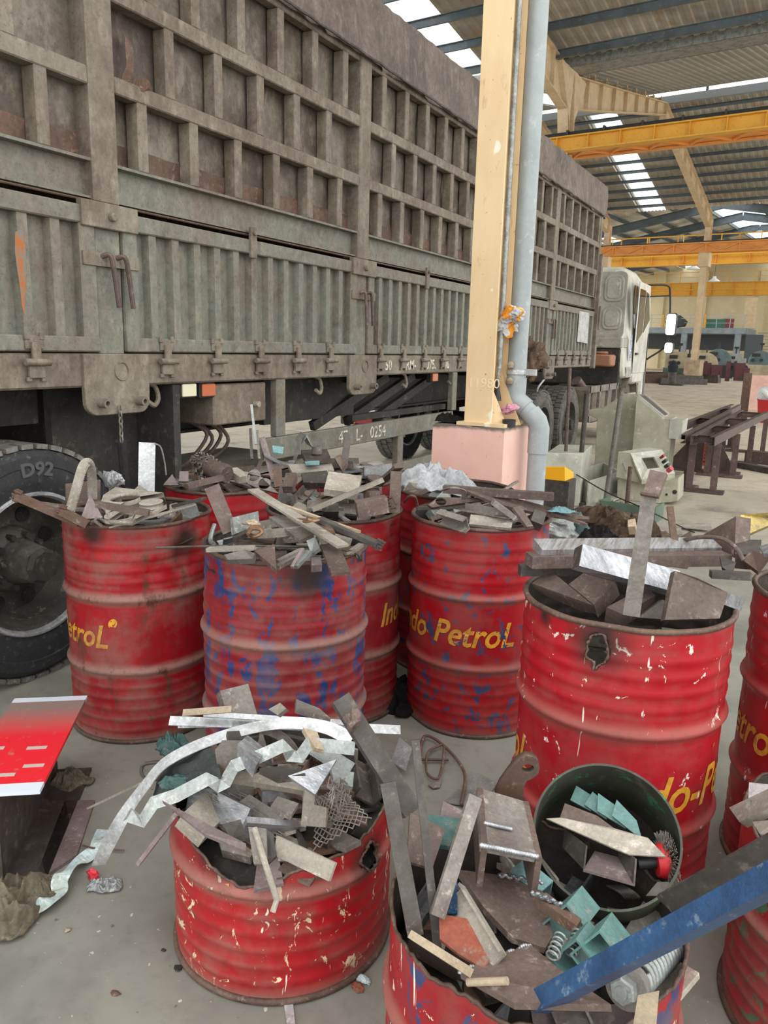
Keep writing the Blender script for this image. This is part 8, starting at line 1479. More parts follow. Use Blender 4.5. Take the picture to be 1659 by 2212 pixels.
# diamond mesh sheets
def mesh_sheet(corn, nx, ny, label, amp=.01, seed=0):
    P = [C3(q) for q in corn]; bm = bmesh.new()
    def at_(u, v):
        p = P[0].lerp(P[1], u).lerp(P[3].lerp(P[2], u), v); return p + V((0, 0, amp * noise.noise(V((u * 4, v * 4, seed)))))
    for i in range(nx + ny + 1):
        for s_ in (1, -1):
            seg = []
            for j in range(0, ny + 1):
                u = ((i - ny) + j) / nx if s_ == 1 else (i - j) / nx; v = j / ny
                if -.001 <= u <= 1.001: seg.append(at_(u, v) + V((0, 0, .001 * s_)))
            if len(seg) > 1: tube(bm, seg, .0016, 5)
    return tag(mk('diamond_mesh', bm, M['steel'], center=True), label, 'wire mesh')
mesh_sheet([(445, 1712, .47), (531, 1712, .48), (618, 1806, .42), (553, 1822, .40)], 7, 7, 'dusty diamond mesh offcut at the left front of the short drum', seed=1)
mesh_sheet([(683, 1725, .46), (735, 1700, .48), (803, 1768, .45), (676, 1838, .40)], 9, 8, 'larger diamond mesh sheet at the right of the short drum', seed=2)
mesh_sheet([('d', 705, 1690, 1.62), ('d', 745, 1680, 1.66), ('d', 765, 1735, 1.62), ('d', 716, 1745, 1.58)], 6, 6, 'crumpled upright diamond mesh behind the larger mesh sheet', .05, 5)
piece('grey_plate', 'grey plate lying on the left diamond mesh', 'steel', [(506, 1740, .46), (539, 1716, .48), (618, 1765, .45), (586, 1787, .43)], .012)
bm = bmesh.new(); a_ = [Q(502, 1664, .53), Q(680, 1693, .52), Q(681, 1712, .51), Q(500, 1682, .52)]; plate(bm, a_, .02); plate(bm, [Q(660, 1694, .53), Q(682, 1696, .53), Q(679, 1738, .50), Q(706, 1745, .49), Q(703, 1787, .45), Q(650, 1783, .46), Q(655, 1712, .51)], .024)
tag(mk('hooked_bar', bm, M['steel_light'], bevel=.0015, center=True), 'pale flat bar ending in a stepped hook block, middle of the short drum', 'scrap metal')
piece('flat_plate', 'long pinkish-grey plate jutting over the front of the short drum', 'steel_light', [('d', 597, 1805, 1.30), ('d', 724, 1864, 1.22), ('d', 710, 1904, 1.21), ('d', 592, 1848, 1.28)], .008)
piece('flat_plate', 'short plate hanging over the front edge left of the jutting plate', 'steel', [('d', 536, 1786, 1.31), ('d', 548, 1866, 1.25), ('d', 576, 1868, 1.24), ('d', 575, 1790, 1.30)], .008)
piece('flat_plate', 'small plate between the hanging plate and the jutting plate', 'steel_dark', [('d', 573, 1790, 1.32), ('d', 575, 1868, 1.26), ('d', 597, 1848, 1.27), ('d', 590, 1800, 1.31)], .008)
bm = bmesh.new(); tube(bm, [atd(550, 1790, 1.30), atd(574, 1868, 1.23), atd(598, 1943, 1.22), atd(589, 1970, 1.21)], .0055, 8); tag(mk('bent_rod', bm, M['steel_light'], center=True), 'thin bent rod hanging down the front of the short drum', 'rod')
piece('wedge_plate', 'long thin wedge plate across the burnt notch of the short drum', 'purple', [('d', 350, 1729, 1.62), ('d', 531, 1822, 1.34), ('d', 531, 1839, 1.33), ('d', 440, 1800, 1.42)], .008)
stick('pink_strip', 'thin pinkish stick poking down left of the short drum', 'purple', ('d', 386, 1752, 1.66), ('d', 299, 1866, 1.75), .012, .010)
stick('thin_strip', 'thin greyish stick sticking out left toward the floor plate', 'steel_light', ('d', 325, 1682, 1.95), ('d', 192, 1745, 2.2), .014, .006)
bm = bmesh.new(); M_, L_ = frame(Q(420, 1735, .46), Q(470, 1780, .42)); box(bm, (0, 0, -.02), (L_, .10, .05), M_); tag(mk('steel_block', bm, M['steel_light'], bevel=.003, center=True), 'thick pale block under the long wedge plate', 'scrap metal')
stick('steel_cube', 'grey cube-like block left of centre in the short drum', 'steel', ('d', 475, 1630, 1.78), ('d', 524, 1630, 1.76), .05, .05)
piece('silver_block', 'tilted silvery block with glittering face, centre of the short drum', 'silver', [('d', 513, 1607, 1.74), ('d', 535, 1588, 1.78), ('d', 575, 1618, 1.74), ('d', 553, 1655, 1.68)], .035)
piece('triangle_plate', 'silvery pointed triangular plate right of centre in the short drum', 'silver', [('d', 622, 1676, 1.62), ('d', 727, 1640, 1.66), ('d', 681, 1716, 1.58)], .01)
for i, (cor, m_, lb) in enumerate((([('d', 560, 1660, 1.66), ('d', 640, 1650, 1.68), ('d', 660, 1672, 1.62), ('d', 600, 1680, 1.62)], 'steel_dark', 'dark plate behind the stepped hook bar'), ([('d', 600, 1720, 1.56), ('d', 645, 1735, 1.54), ('d', 630, 1760, 1.5), ('d', 585, 1740, 1.52)], 'steel', 'square tube piece right of the plate on the mesh'), ([('d', 640, 1510, 2.0), ('d', 690, 1530, 1.98), ('d', 715, 1552, 1.92), ('d', 640, 1530, 1.94)], 'steel', 'grey plate at the very back of the short drum heap'), ([('d', 655, 1572, 1.75), ('d', 685, 1580, 1.75), ('d', 700, 1620, 1.7), ('d', 680, 1615, 1.7)], 'cream_stick', 'cream-edged piece right of the white arch'), ([('d', 715, 1660, 1.7), ('d', 765, 1668, 1.7), ('d', 762, 1700, 1.66), ('d', 722, 1690, 1.66)], 'zinc', 'bent bracket right of the silvery triangle'), ([('d', 490, 1580, 1.85), ('d', 560, 1575, 1.88), ('d', 560, 1592, 1.84), ('d', 495, 1600, 1.82)], 'steel_dark', 'dark plate with a hole left of the silvery block'), ([('d', 480, 1780, 1.42), ('d', 520, 1770, 1.44), ('d', 530, 1800, 1.38), ('d', 500, 1815, 1.38)], 'steel_dark', 'dark plate inside the burnt notch'), ([('d', 580, 1532, 1.98), ('d', 605, 1518, 1.98), ('d', 618, 1530, 1.95), ('d', 600, 1545, 1.95)], 'steel_light', 'light square offcut at the back of the short drum'))):
    piece('steel_plate', lb, m_, cor, .014)
for lb, m_, cor in (('broad dark plate seen inside the burnt notch, lower one', 'steel', [(465, 1792, .385), (522, 1778, .39), (565, 1812, .375), (540, 1852, .36), (478, 1836, .36)]), ('brown block filling the left of the burnt notch', 'steel_brown', [(400, 1762, .41), (452, 1768, .41), (470, 1812, .37), (420, 1806, .38)]), ('grey plate right of the hanging rod inside the short drum', 'steel', [(610, 1800, .40), (690, 1830, .39), (700, 1860, .37), (600, 1860, .36)])):
    piece('steel_plate', lb, m_, cor, .03)
# cloth draped over the left side
bm = bmesh.new(); NX, NY = 26, 20; co = [atd(338, 1655, 1.95), atd(455, 1610, 1.85), atd(478, 1668, 1.72), atd(325, 1712, 1.86)]; gv = []
for j in range(NY + 1):
    row = []
    for i in range(NX + 1):
        u, v = i / NX, j / NY; p = co[0].lerp(co[1], u).lerp(co[3].lerp(co[2], u), v); p = p + V((0, 0, .014 * noise.noise(V((u * 4, v * 4, 1))) + .006 * noise.noise(V((u * 11, v * 9, 2)))))
        if v > .85: p.z -= (v - .85) * .12
        if u < .1: p.z -= (.1 - u) * .4
        row.append(bm.verts.new(p))
    gv.append(row)
for j in range(NY):
    for i in range(NX): bm.faces.new((gv[j][i], gv[j][i + 1], gv[j + 1][i + 1], gv[j + 1][i]))
r_ = bmesh.ops.solidify(bm, geom=bm.faces[:], thickness=.005); tag(mk('leather_sheet', bm, M['cloth_grey'], smooth='all', center=True), 'dark grey leather sheet draped over the left edge of the short drum', 'cloth')
cloth('teal_rag', atd(372, 1622, 1.95), .05, .04, .05, M['teal'], 'small teal and brown rag at the back left of the short drum', 'cloth', 3)
cloth('teal_rag', atd(405, 1693, 1.80), .07, .03, .02, M['teal'], 'teal cloth lining peeking from under the grey leather', 'cloth', 6, .6)
bm = bmesh.new(); tube(bm, curve_pts([atd(360, 1645, 1.95), atd(315, 1650, 2.0), atd(305, 1665, 2.0), atd(312, 1680, 1.98), atd(330, 1684, 1.95), atd(362, 1680, 1.85), atd(378, 1692, 1.8), atd(382, 1730, 1.76)], 5), .005, 6); tag(mk('wire_loop', bm, M['steel_dark'], center=True), 'dark bent wire loop at the left of the short drum', 'wire')

# == cut drum at the bottom edge
stick('square_bar', 'heavy dark square bar leaning up left between the two front drums', 'steel_dark', ('d', 735, 1510, 1.62), ('d', 890, 1755, 1.50), .042, .04, up=(.5, -.5, .3))
crumple('slag_lump', 770, 1560, 1.5, .02, .012, .03, M['steel_brown'], 'lumpy weld slag on the heavy square bar', 'slag', 4, .4, base=atd(760, 1560, 1.56))
stick('flat_bar', 'dark flat bar leaning left in the cut drum, in front of the heavy square bar', 'steel_dark', ('d', 838, 1690, 1.36), ('d', 898, 2020, 1.24), .030, .014, up=(.5, -.8, 0))
stick('flat_bar', 'narrow grey bar standing almost upright in the cut drum', 'steel_dark', ('d', 897, 1598, 1.40), ('d', 945, 2050, 1.26), .016, .014, up=(.5, -.8, 0))
t = stick('rusty_bar', 'flat bar with rust-orange edge leaning right in the cut drum', 'steel', ('d', 1026, 1720, 1.40), ('d', 944, 1980, 1.26), .028, .012, up=(.5, -.8, .1))
t = thing('channel_chunk', 'thick channel offcut with torch-melted edges, upper centre of the cut drum', 'scrap metal', atd(1095, 1780, 1.42)); c0 = t.location.copy()
A1, A2, A3, A4 = atd(1031, 1701, 1.52), atd(1130, 1730, 1.55), atd(1158, 1852, 1.36), atd(1040, 1828, 1.34)
bm = bmesh.new(); n_ = plate(bm, [A1 - c0, A2 - c0, A3 - c0, A4 - c0], .012, EYE - c0); mk('web', bm, M['steel'], t, bevel=.001)
for a, b in ((A1, A4), (A2, A3)):
    bm = bmesh.new(); plate(bm, [a - c0, b - c0, b - c0 + V((0, 0, -.07)) - n_ * .02, a - c0 + V((0, 0, -.07)) - n_ * .02], .012, V((-5, -5, 0))); mk('flange', bm, M['steel_brown'], t)
bm = bmesh.new()
for i in range(22): f_ = i / 21; q = A4.lerp(A3, f_) - c0 + n_ * .002; lathe(bm, [(0, -.007), (.006, -.002), (.005, .004), (0, .006)], 7, Matrix.Translation(q + V((0, 0, .004 * noise.noise(V((i, 2, 1)))))))
mk('weld_slag', bm, M['silver'], t, smooth='all'); bm = bmesh.new()
for i in range(16): f_ = .1 + .5 * i / 15; q = A1.lerp(A4, .62).lerp(A2.lerp(A3, .62), f_) - c0 + n_ * .002; lathe(bm, [(0, -.006), (.006, -.001), (0, .005)], 7, Matrix.Translation(q))
mk('weld_slag', bm, M['silver'], t, smooth='all')
# lug with an eye
t = thing('lifting_lug', 'curved rusty lifting lug with an eye, standing above the channel offcut', 'lug', atd(1110, 1690, 1.62)); c0 = t.location.copy()
hc = atd(1140, 1658, 1.62) - c0; out_ = [atd(px, py, 1.62) - c0 for px, py in ((1068, 1708), (1078, 1685), (1095, 1663), (1112, 1644), (1122, 1635), (1136, 1630), (1150, 1633), (1163, 1644), (1166, 1658), (1163, 1672), (1150, 1680), (1136, 1685), (1130, 1700), (1129, 1728), (1100, 1722))]
cu = bpy.data.curves.new('lug', 'CURVE'); cu.dimensions = '2D'; cu.fill_mode = 'BOTH'; cu.extrude = .011
ex = V((math.cos(YAW), math.sin(YAW), 0)); nn_ = V((math.sin(YAW), -math.cos(YAW), 0)); ey = V((0, 0, 1))
for P_, in (([((p).dot(ex), p.z) for p in out_],), ([(hc.dot(ex) + .014 * math.cos(a), hc.z + .011 * math.sin(a)) for a in [2 * math.pi * j / 20 for j in range(20)]],)):
    s_ = cu.splines.new('POLY'); s_.points.add(len(P_) - 1); s_.use_cyclic_u = True
    for q, p in zip(s_.points, P_): q.co = (p[0], p[1], 0, 1)
ob = bpy.data.objects.new('tmp', cu); COL.objects.link(ob); me = bpy.data.meshes.new_from_object(ob.evaluated_get(bpy.context.evaluated_depsgraph_get())); bpy.data.objects.remove(ob)
bm = bmesh.new(); bm.from_mesh(me); bmesh.ops.remove_doubles(bm, verts=bm.verts, dist=1e-5); bm.transform(Matrix(((ex.x, 0, nn_.x, 0), (ex.y, 0, nn_.y, 0), (0, 1, 0, 0), (0, 0, 0, 1)))); mk('eye_plate', bm, M['rust'], t)
for lb, nm, m_, cor, tk in (
    ('teal-painted plate behind the leaning bars of the cut drum', 'teal_plate', 'teal', [('d', 916, 1757, 1.52), ('d', 994, 1768, 1.54), ('d', 988, 1830, 1.44), ('d', 935, 1822, 1.42)], .01),
    ('purplish-brown plate standing left in the cut drum', 'brown_plate', 'steel_brown', [('d', 886, 1756, 1.42), ('d', 963, 1790, 1.42), ('d', 934, 1876, 1.34), ('d', 880, 1860, 1.34)], .01),
    ('small dark plate tilted behind the rust-edged bar', 'dark_plate', 'purple', [('d', 957, 1730, 1.6), ('d', 1003, 1752, 1.6), ('d', 995, 1778, 1.54), ('d', 950, 1765, 1.54)], .008),
    ('large brown plate with a melted rim, centre of the cut drum', 'curved_plate', 'steel_brown', [('d', 988, 1878, 1.40), ('d', 1080, 1890, 1.44), ('d', 1165, 1902, 1.46), ('d', 1180, 1950, 1.38), ('d', 1194, 2022, 1.30), ('d', 1178, 2048, 1.27), ('d', 1107, 2025, 1.27), ('d', 1045, 1960, 1.32)], .012),
    ('blue plate sliver behind the rust-edged bar', 'blue_sliver', 'blue_paint', [('d', 975, 1905, 1.34), ('d', 988, 1893, 1.36), ('d', 988, 1972, 1.28), ('d', 968, 1974, 1.28)], .006),
    ('orange-primed curved plate at the left front of the cut drum', 'orange_plate', 'rust_orange', [('d', 948, 1974, 1.28), ('d', 1008, 1984, 1.27), ('d', 1056, 2010, 1.26), ('d', 1066, 2062, 1.2), ('d', 1046, 2094, 1.17), ('d', 990, 2060, 1.2), ('d', 950, 2028, 1.23)], .006),
    ('brown plate with a ragged torch-cut edge at the front of the cut drum', 'torch_cut_plate', 'steel_brown', [('d', 994, 2100, 1.16), ('d', 1060, 2068, 1.20), ('d', 1145, 2040, 1.25), ('d', 1212, 2096, 1.18), ('d', 1320, 2170, 1.10), ('d', 1110, 2166, 1.10)], .012),
    ('thick plate with melted slag edge right of the big brown plate', 'slag_plate', 'rust', [('d', 1153, 1935, 1.34), ('d', 1180, 1928, 1.36), ('d', 1256, 1985, 1.30), ('d', 1246, 2000, 1.28)], .02)):
    piece(nm, lb, m_, cor, tk)
bm = bmesh.new(); rr_ = random.Random(2)
for a, b, D_ in (((1150, 1928), (1236, 1965), 1.33), ((994, 2100), (1145, 2040), 1.20), ((1080, 1890), (1170, 1905), 1.42)):
    for i in range(34):
        f_ = i / 33; q = atd(a[0] + (b[0] - a[0]) * f_, a[1] + (b[1] - a[1]) * f_ + 3 * math.sin(i), D_ - .0 + (.05 * f_ if b == (1145, 2040) else 0) - (.04 * (1 - f_) if b == (1145, 2040) else 0)); lathe(bm, [(0, -.005), (.0055, 0), (0, .005)], 6, Matrix.Translation(q))
tag(mk('slag_beads', bm, M['silver'], smooth='all', center=True), 'beads of bright cutting slag along the plate edges in the cut drum', 'slag', kind='stuff')
stick('angle_bar', 'grey angle bar sloping down right in front of the big brown plate', 'steel_light', ('d', 1005, 1915, 1.33), ('d', 1095, 2062, 1.19), 0, 0, prof=Lprof(.045, .02, .005), up=(.1, -.8, .5))
stick('cream_bar', 'short pale bar on the left front edge of the cut drum', 'cream_stick', ('d', 892, 2022, 1.22), ('d', 1012, 2098, 1.12), .014, .022, up=(.3, -.6, .6))
bm = bmesh.new(); cyl(bm, atd(1010, 2122, 1.14), atd(1096, 2119, 1.12), .0065, 14); tag(mk('round_rod', bm, M['cream_stick'], smooth=True, center=True), 'short round rod lying on the front plate of the cut drum', 'rod')
# teal channels
for a, b, m_, lb in ((('d', 1262, 2035, 1.22), ('d', 1290, 1995, 1.30), 'teal', 'teal channel offcut with scorched lip beside the blue bar'), (('d', 1195, 1975, 1.32), ('d', 1230, 1935, 1.40), 'teal', 'teal channel offcut right of the big brown plate'), (('d', 1215, 2050, 1.22), ('d', 1245, 2010, 1.28), 'teal', 'second teal channel beside the springs'), (('d', 1130, 1880, 1.5), ('d', 1190, 1930, 1.46), 'teal_light', 'teal plate strip behind the melted rim')):
    stick('teal_channel', lb, m_, a, b, 0, 0, prof=Cprof(.05, .075, .004), up=(.5, -.3, .8))
# springs
for px, py, D_, n_c, lb in ((1192, 2070, 1.2, 5, 'small coil spring left of the teal channels'), (1232, 2062, 1.22, 5, 'second small coil spring beside the teal channels')):
    bm = bmesh.new(); c0 = atd(px, py, D_); tube(bm, [c0 + V((.011 * math.cos(a), a * .002, .011 * math.sin(a) - .0)) for a in [j * .35 for j in range(18 * n_c)]][:90], .0022, 6); tag(mk('coil_spring', bm, M['zinc'], smooth='all', center=True), lb, 'spring')
t = thing('bolt_assembly', 'big hexagon bolt with washers and a heavy spring, right front of the cut drum', 'bolt', atd(1352, 2135, 1.20)); c0 = t.location.copy(); ax_ = (atd(1445, 2040, 1.42) - c0)
L_ = ax_.length; Mx = AX((0, 0, 0), ax_)
bm = bmesh.new(); lathe(bm, [(0, -.022), (.02, -.022), (.023, -.018), (.023, 0), (0, 0)], 6, Mx); lathe(bm, [(0, -.028), (.011, -.028), (.012, -.02), (0, -.02)], 16, Mx); mk('hex_nut', bm, M['zinc'], t)
bm = bmesh.new(); lathe(bm, [(0, 0), (.036, 0), (.036, .008), (0, .008)], 28, Mx); lathe(bm, [(0, .012), (.033, .012), (.033, .022), (0, .022)], 28, Mx); lathe(bm, [(0, .026), (.03, .026), (.03, .034), (0, .034)], 28, Mx); mk('washer', bm, M['steel'], t, smooth=True)
bm = bmesh.new(); lathe(bm, [(.014, 0), (.014, L_), (0, L_)], 14, Mx); mk('bolt_shank', bm, M['steel_dark'], t, smooth=True)
bm = bmesh.new(); tube(bm, [Mx @ V((.028 * math.cos(a), .028 * math.sin(a), .04 + a * .0026)) for a in [j * .3 for j in range(int((L_ - .05) / .0026 / .3))]], .0055, 8); mk('heavy_spring', bm, M['zinc'], t, smooth='all')
# blue bar and the dark one behind it
stick('blue_square_tube', 'long scuffed blue square tube slanting from the cut drum up to the right edge', 'blue_paint', ('d', 1165, 2165, 1.12), ('d', 1760, 1850, .98), .031, .031, up=(.1, -.6, .9))
stick('dark_channel', 'dark flat steel bar behind the blue tube, running to the right edge', 'steel_dark', ('d', 1440, 1955, 1.40), ('d', 1720, 1805, 1.28), .045, .008, up=(.3, -.7, .5))
piece('tape_patch', 'strip of tan tape stuck on the front of the cut drum', 'cream_stick', [('d', 1378, 2150, 1.125), ('d', 1424, 2140, 1.135), ('d', 1418, 2212, 1.115), ('d', 1368, 2212, 1.11)], .001)
# green ring with its contents
RC = atd(1310, 1800, 1.55); rn = (EYE - RC).normalized(); rn = (rn + V((.06, 0, .55))).normalized()
t = thing('pipe_ring', 'short wide ring cut from a dark green pipe, lying tilted on the cut drum', 'pipe ring', RC); Mx = AX((0, 0, 0), rn)
k = NT('scuffed_dark_green_pipe', .6); n1 = k.noise(9, 6, .65); n2 = k.noise(22, 5, .7); c = k.mix(k.ramp(n1, .35, .65), '#45463c', '#2f3029'); c = k.mix(k.ramp(n2, .585, .60), c, '#2c6b45'); c = k.mix(k.ramp(n1, .58, .7, 0, .6), c, '#6a655a'); k.bump(n2, .3, .003); M['ring'] = k.out(c)
bm = bmesh.new(); lathe(bm, [(.148, .0), (.153, .0), (.153, -.115), (.1555, -.12), (.153, -.125), (.153, -.25), (.148, -.25)], 72, Mx, True); mk('wall', bm, M['ring'], t, smooth=True)
bm = bmesh.new(); bmesh.ops.create_circle(bm, cap_ends=True, radius=.147, segments=40); bm.transform(Mx @ Matrix.Translation((0, 0, -.2))); tag(mk('dark_backing', bm, M['dark'], loc=RC), 'added dark disc closing the back of the green ring', 'dark backing', None, 'stuff')  # added dark disc gives the ring its dark inside
def rp(px, py, dz=0.0):
    """point on the ring's opening plane, pushed in by dz"""
    d = ray(px, py); q = RC - rn * dz; return EYE + d * ((q - EYE).dot(rn) / d.dot(rn))
def rpiece(name, label, m, pts, t_, cat='scrap metal'):
    bm = bmesh.new(); plate(bm, [rp(*q) for q in pts], t_); return tag(mk(name, bm, M[m], bevel=.001, center=True), label, cat)
rpiece('flat_plate', 'pale pointed plate lying across the green ring', 'steel_light', [(1180, 1768, .03), (1212, 1766, .03), (1330, 1790, .02), (1400, 1810, .02), (1438, 1850, .0), (1360, 1846, .01), (1320, 1830, .01)], .004)
rpiece('brown_plate', 'brown stepped plate above the pale pointed plate in the ring', 'steel_brown', [(1210, 1765, .05), (1220, 1735, .06), (1290, 1762, .05), (1350, 1806, .04), (1290, 1800, .04)], .02)
for i, q in enumerate(([(1232, 1728), (1245, 1697), (1290, 1726), (1276, 1752)], [(1262, 1738), (1280, 1710), (1318, 1742), (1310, 1770)], [(1290, 1752), (1292, 1713), (1330, 1740), (1352, 1790)], [(1322, 1762), (1332, 1727), (1375, 1772), (1388, 1815)])):
    o = rpiece('teal_bracket', 'teal bracket plate stacked in the green ring, %s' % ('first from the left', 'second from the left', 'third from the left, with a hole', 'fourth from the left')[i], 'teal', [(a, b, .07 - i * .012) for a, b in q], .005)
# tray
t2 = thing('channel_offcut', 'short open channel offcut facing out of the green ring', 'scrap metal', rp(1310, 1870, .04)); c0 = t2.location.copy()
f_ = [(1213, 1822), (1266, 1826), (1260, 1878), (1372, 1910), (1376, 1855)]
bm = bmesh.new(); plate(bm, [rp(1266, 1826, -.0) - c0, rp(1260, 1878, .0) - c0, rp(1215, 1830, .06) - c0, rp(1220, 1790, .06) - c0], .004, EYE - c0 + V((-2, 0, 0))); mk('left_flange', bm, M['steel_dark'], t2)
bm = bmesh.new(); plate(bm, [rp(1260, 1878, 0) - c0, rp(1372, 1910, .0) - c0, rp(1376, 1862, .07) - c0, rp(1285, 1838, .07) - c0], .005, EYE - c0); mk('web', bm, M['purple'], t2)
bm = bmesh.new(); plate(bm, [rp(1372, 1910, 0) - c0, rp(1376, 1856, .0) - c0, rp(1340, 1828, .07) - c0, rp(1338, 1862, .07) - c0], .004, EYE - c0 + V((2, 0, 0))); mk('right_flange', bm, M['steel_dark'], t2)
# cup brush
bc = rp(1428, 1860, .05); t3 = thing('wire_wheel_brush', 'round wire brush with a red plate in the right of the green ring', 'brush', bc); axb = (V((-.75, -.4, -.1))).normalized(); Mb = AX((0, 0, 0), axb)
bm = bmesh.new(); lathe(bm, [(0, .012), (.03, .012), (.036, .0), (.036, -.012), (0, -.012)], 24, Mb); mk('disc', bm, flat('brush_red', '#c2252c', .45), t3, smooth=True)
bm = bmesh.new(); rr_ = random.Random(1)
for i in range(420): a = rr_.uniform(0, 6.28); h_ = rr_.uniform(-.022, -.004); r1 = rr_.uniform(.052, .06); bar(bm, Mb @ V((.03 * math.cos(a), .03 * math.sin(a), h_)), Mb @ V((r1 * math.cos(a + rr_.uniform(-.1, .1)), r1 * math.sin(a), h_ + rr_.uniform(-.006, .006))), .0012, .0012)
o = mk('wire_bristles', bm, M['steel'], t3); o['kind'] = 'stuff'
bm = bmesh.new(); cyl(bm, axb * .01, axb * .05, .014, 16); mk('arbor', bm, M['black_metal'], t3, smooth=True)
rpiece('grey_plate', 'dark grey plate low in the right of the green ring', 'steel', [(1395, 1935, .05), (1420, 1905, .05), (1455, 1905, .03), (1440, 1935, .04)], .006)
bm = bmesh.new()
for i in range(7): tube(bm, curve_pts([rp(1310 + i * 5, 1912, .08), rp(1335 + i * 5, 1925, .07), rp(1352 + i * 5, 1940, .08)], 4), .0035, 6)
tag(mk('threaded_rods', bm, M['steel_dark'], smooth='all', center=True), 'dark ribbed rods at the bottom of the green ring', 'rods')
# == lower right drum
holed('bored_plate', 'pale thick bar with a bored hole over the drum in the lower right corner', 'steel_light', [('d', 1583, 1750, 1.80), ('d', 1700, 1695, 1.72), ('d', 1705, 1735, 1.66), ('d', 1606, 1782, 1.72)], .02, [(1626, 1744, 0, .011)])
piece('white_plate', 'whitish plate standing behind the bored bar, right edge', 'aluminium', [('d', 1618, 1690, 1.95), ('d', 1670, 1695, 1.93), ('d', 1670, 1740, 1.88), ('d', 1616, 1730, 1.9)], .006)
piece('grey_plate', 'pale plate low behind the blue tube at the right edge', 'steel_light', [('d', 1625, 1775, 1.7), ('d', 1680, 1770, 1.66), ('d', 1680, 1810, 1.62), ('d', 1640, 1800, 1.64)], .006)

# ================================================================== ON THE FLOOR, FRONT LEFT
# I-beam with masked red paint
k = NT('red_paint_over_steel', .45); s = k.sep(); n1 = k.noise(7, 5, .6); w = k.mathn('ADD', s[0], k.mathn('MULTIPLY', k.mathn('SUBTRACT', n1, .5), .04))
c = k.mix(k.ramp(w, .02, .22), '#d8232f', '#84706a'); c = k.mix(k.ramp(k.noise(30, 4, .6), .6, .7, 0, .4), c, '#9a8a84')
st1 = k.mathn('GREATER_THAN', s[0], .275); st0 = k.mathn('LESS_THAN', s[0], -.265); c = k.mix(st1, c, '#c3cbd8'); c = k.mix(st0, c, '#cdd5e0'); M['ibeam_top'] = k.out(c)
p0 = (V((-1.90, 1.235, 0))); dirv = V((-2.27, 1.73, 0)) - V((-1.895, 1.235, 0)); Lb = dirv.length; dirv.normalize(); ang_ = math.atan2(dirv.y, dirv.x); mid = p0 + dirv * (Lb / 2)
t = thing('steel_beam', 'H-section steel beam with red and white painted top flange on the floor, left edge', 'steel beam', mid, ang_)
hb = .30; wb = .25
bm = bmesh.new(); bx(bm, -Lb / 2, Lb / 2, -wb / 2, wb / 2, hb - .012, hb); mk('top_flange', bm, M['ibeam_top'], t, bevel=.001)
bm = bmesh.new(); bx(bm, -Lb / 2, Lb / 2, -.006, .006, .012, hb - .012); mk('web', bm, M['steel_dark'], t)
bm = bmesh.new(); bx(bm, -Lb / 2, Lb / 2, -wb / 2, wb / 2, 0, .012); mk('bottom_flange', bm, M['steel_dark'], t)
bm = bmesh.new()
for x, y in ((-.17, -.07), (-.17, .06), (-.06, -.05), (-.05, .08), (-.215, .0)): bx(bm, x - .009, x + .009, y - .03, y + .03, hb - .0005, hb + .0008)
mk('masking_marks', bm, flat('pale_masking', '#b9a9a5', .6), t)
# flat plate on the floor right of it
bm = bmesh.new(); plate(bm, [atz(205, 1728, .012), atz(166, 1846, .012), atz(72, 1908, .012), atz(140, 1728, .012)], .012, V((0, 0, 9))); tag(mk('floor_plate', bm, M['purple'], bevel=.001, center=True), 'dark purplish steel plate flat on the floor right of the painted beam', 'steel plate')
# rags, tape, foil
cloth('beige_cloth', atz(28, 1960, .001), .085, .13, .075, M['cloth_beige'], 'soiled beige cloth lying by the left edge in front of the beam', 'cloth', 3, .5)
cloth('beige_cloth', atz(85, 1935, .001), .05, .06, .04, M['cloth_beige'], 'second beige rag crumpled beside the blue tape end', 'cloth', 8, 1.0)
bm = bmesh.new(); pts = [atz(62, 1968, .012), atz(95, 1950, .03), atz(128, 1930, .02), atz(128, 1905, .04), atz(140, 1885, .05), atz(170, 1862, .02), atz(200, 1840, .02), atz(212, 1818, .03), atz(225, 1792, .015)]
cp_ = curve_pts(pts, 5); ribbon(bm, cp_, .045, .0012, ups=[V((.35 * math.sin(i * .5), .25 * math.cos(i * .7), 1)) for i in range(len(cp_))]); tag(mk('tape_strip', bm, M['cloth_pale'] if 'cloth_pale' in M else M.setdefault('cloth_pale', worn('pale_blue_masking_tape', '#b9cbd0', '#9fa9a3', '#d5dcd8', 9, .45, .62, .6)), center=True), 'twisted pale blue tape strip on the floor', 'tape')
cloth('foil_scrap', atz(223, 1916, .001), .05, .03, .03, M['aluminium'], 'crumpled silver foil scrap on the floor left of the short drum', 'foil', 4, .6, .001)
crumple('red_plastic_scrap', 205, 1885, 0, .018, .012, .012, flat('red_plastic', '#c22534', .4), 'tiny red and white plastic scrap at the tip of the bent strip', 'plastic scrap', 5, .5, base=atz(203, 1888, .012))
bm = bmesh.new(); tube(bm, curve_pts([atz(178, 1826, .01), atz(200, 1832, .025), atz(225, 1834, .01), atz(268, 1837, .01)], 5), .003, 6); tag(mk('twig_wire', bm, M['rust'], center=True), 'thin brown wire on the floor across the tape', 'wire')
cloth('paper_scrap', atz(152, 1692, .001), .07, .06, .05, M['cloth_beige'], 'crumpled grey paper between the beam and the leftmost drum', 'paper', 2)
piece('white_strip', 'white strip on the floor under the front of the short drum', 'aluminium', [(612, 2160, .006), (632, 2160, .006), (640, 2230, .006), (622, 2230, .006)], .003)
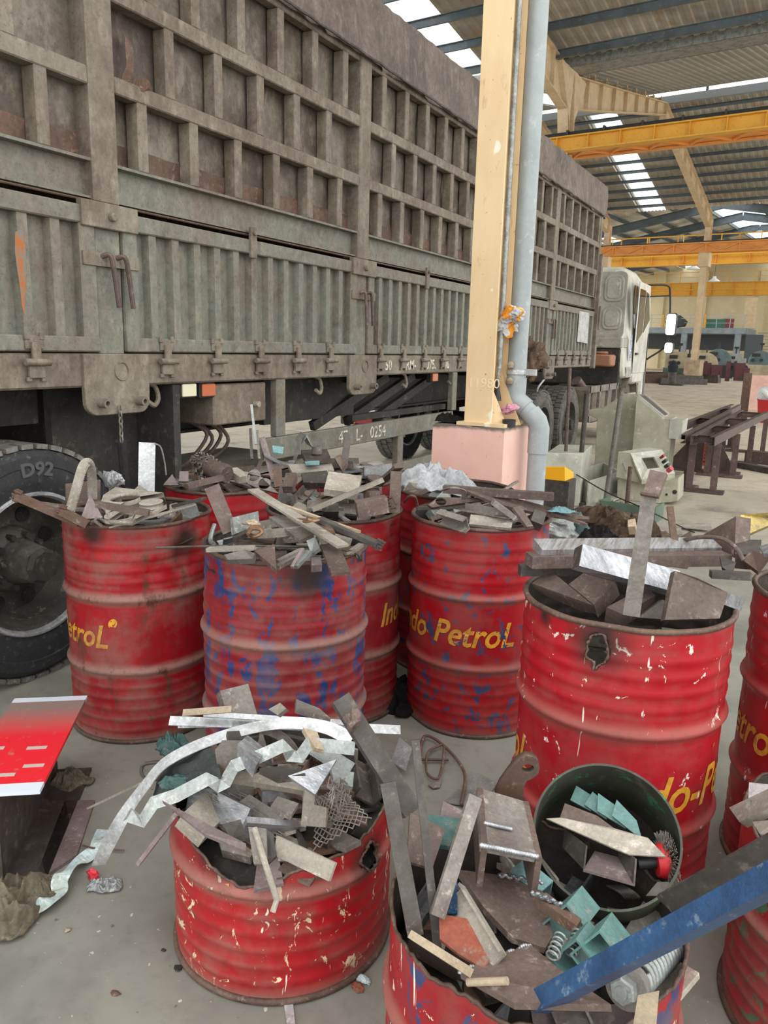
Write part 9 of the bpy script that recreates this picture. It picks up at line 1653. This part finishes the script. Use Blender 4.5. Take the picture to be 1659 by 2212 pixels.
for i, (px, py, m_, s_, lb) in enumerate(((785, 2115, 'cloth_pale', .02, 'pale paint flake right of the short drum'), (353, 2052, 'dark', .008, 'small black lump on the bare floor'), (385, 2092, 'dark', .012, 'small black sliver near the short drum foot'), (250, 2145, 'rust', .01, 'tiny rusty crumb on the front floor'), (145, 2008, 'cream_stick', .01, 'tiny cream chip on the front floor'), (774, 2130, 'rust_orange', .016, 'reddish chip by the foot of the short drum'))):
    crumple('floor_chip', px, py, 0, s_, s_ * .7, s_ * .3, M[m_], lb, 'debris', i, .4, base=atz(px, py, s_ * .3))
bm = bmesh.new(); box(bm, (0, 0, 0), (.04, .05, .003)); o = mk('red_chip', bm, flat('red_chip', '#b5202c', .5), loc=atz(772, 2065, .01)); o.rotation_euler = (.2, 0, .5); tag(o, 'red paint flake on the floor between the two front drums', 'debris')
# wire and plates in the middle gap
bm = bmesh.new(); P_ = [(905, 1640), (918, 1590), (960, 1612), (1003, 1668), (996, 1738)]; tube(bm, curve_pts([atz(*q, .02) for q in P_], 6), .006, 8); P_ = [(955, 1608), (925, 1625), (922, 1668), (945, 1682), (956, 1650), (960, 1612)]; tube(bm, curve_pts([atz(*q, .02) for q in P_], 5), .005, 8); tube(bm, [atz(908, 1641, .015), atz(969, 1641, .015)], .005, 6)
tag(mk('bent_wire', bm, M['rust'], smooth='all', center=True), 'loop of bent brown wire on the floor in the middle gap', 'wire')
for cor, m_, lb in (([(960, 1732, .01), (1032, 1668, .01), (1072, 1692, .01), (1040, 1745, .01)], 'zinc', 'grey sheet on the floor behind the channel offcut'), ([(845, 1645, .05), (863, 1592, .07), (890, 1615, .07), (876, 1665, .05)], 'aluminium', 'bright crushed sheet on the floor right of the heavy square bar'), ([(925, 1695, .01), (955, 1682, .01), (950, 1700, .01), (935, 1702, .01)], 'steel', 'small grey chip under the wire loop')):
    piece('floor_sheet', lb, m_, cor, .004)
cloth('black_film', atz(870, 1515, .001), .12, .16, .09, M['cloth_black'], 'black plastic film on the floor between two rear drums', 'plastic film', 6)
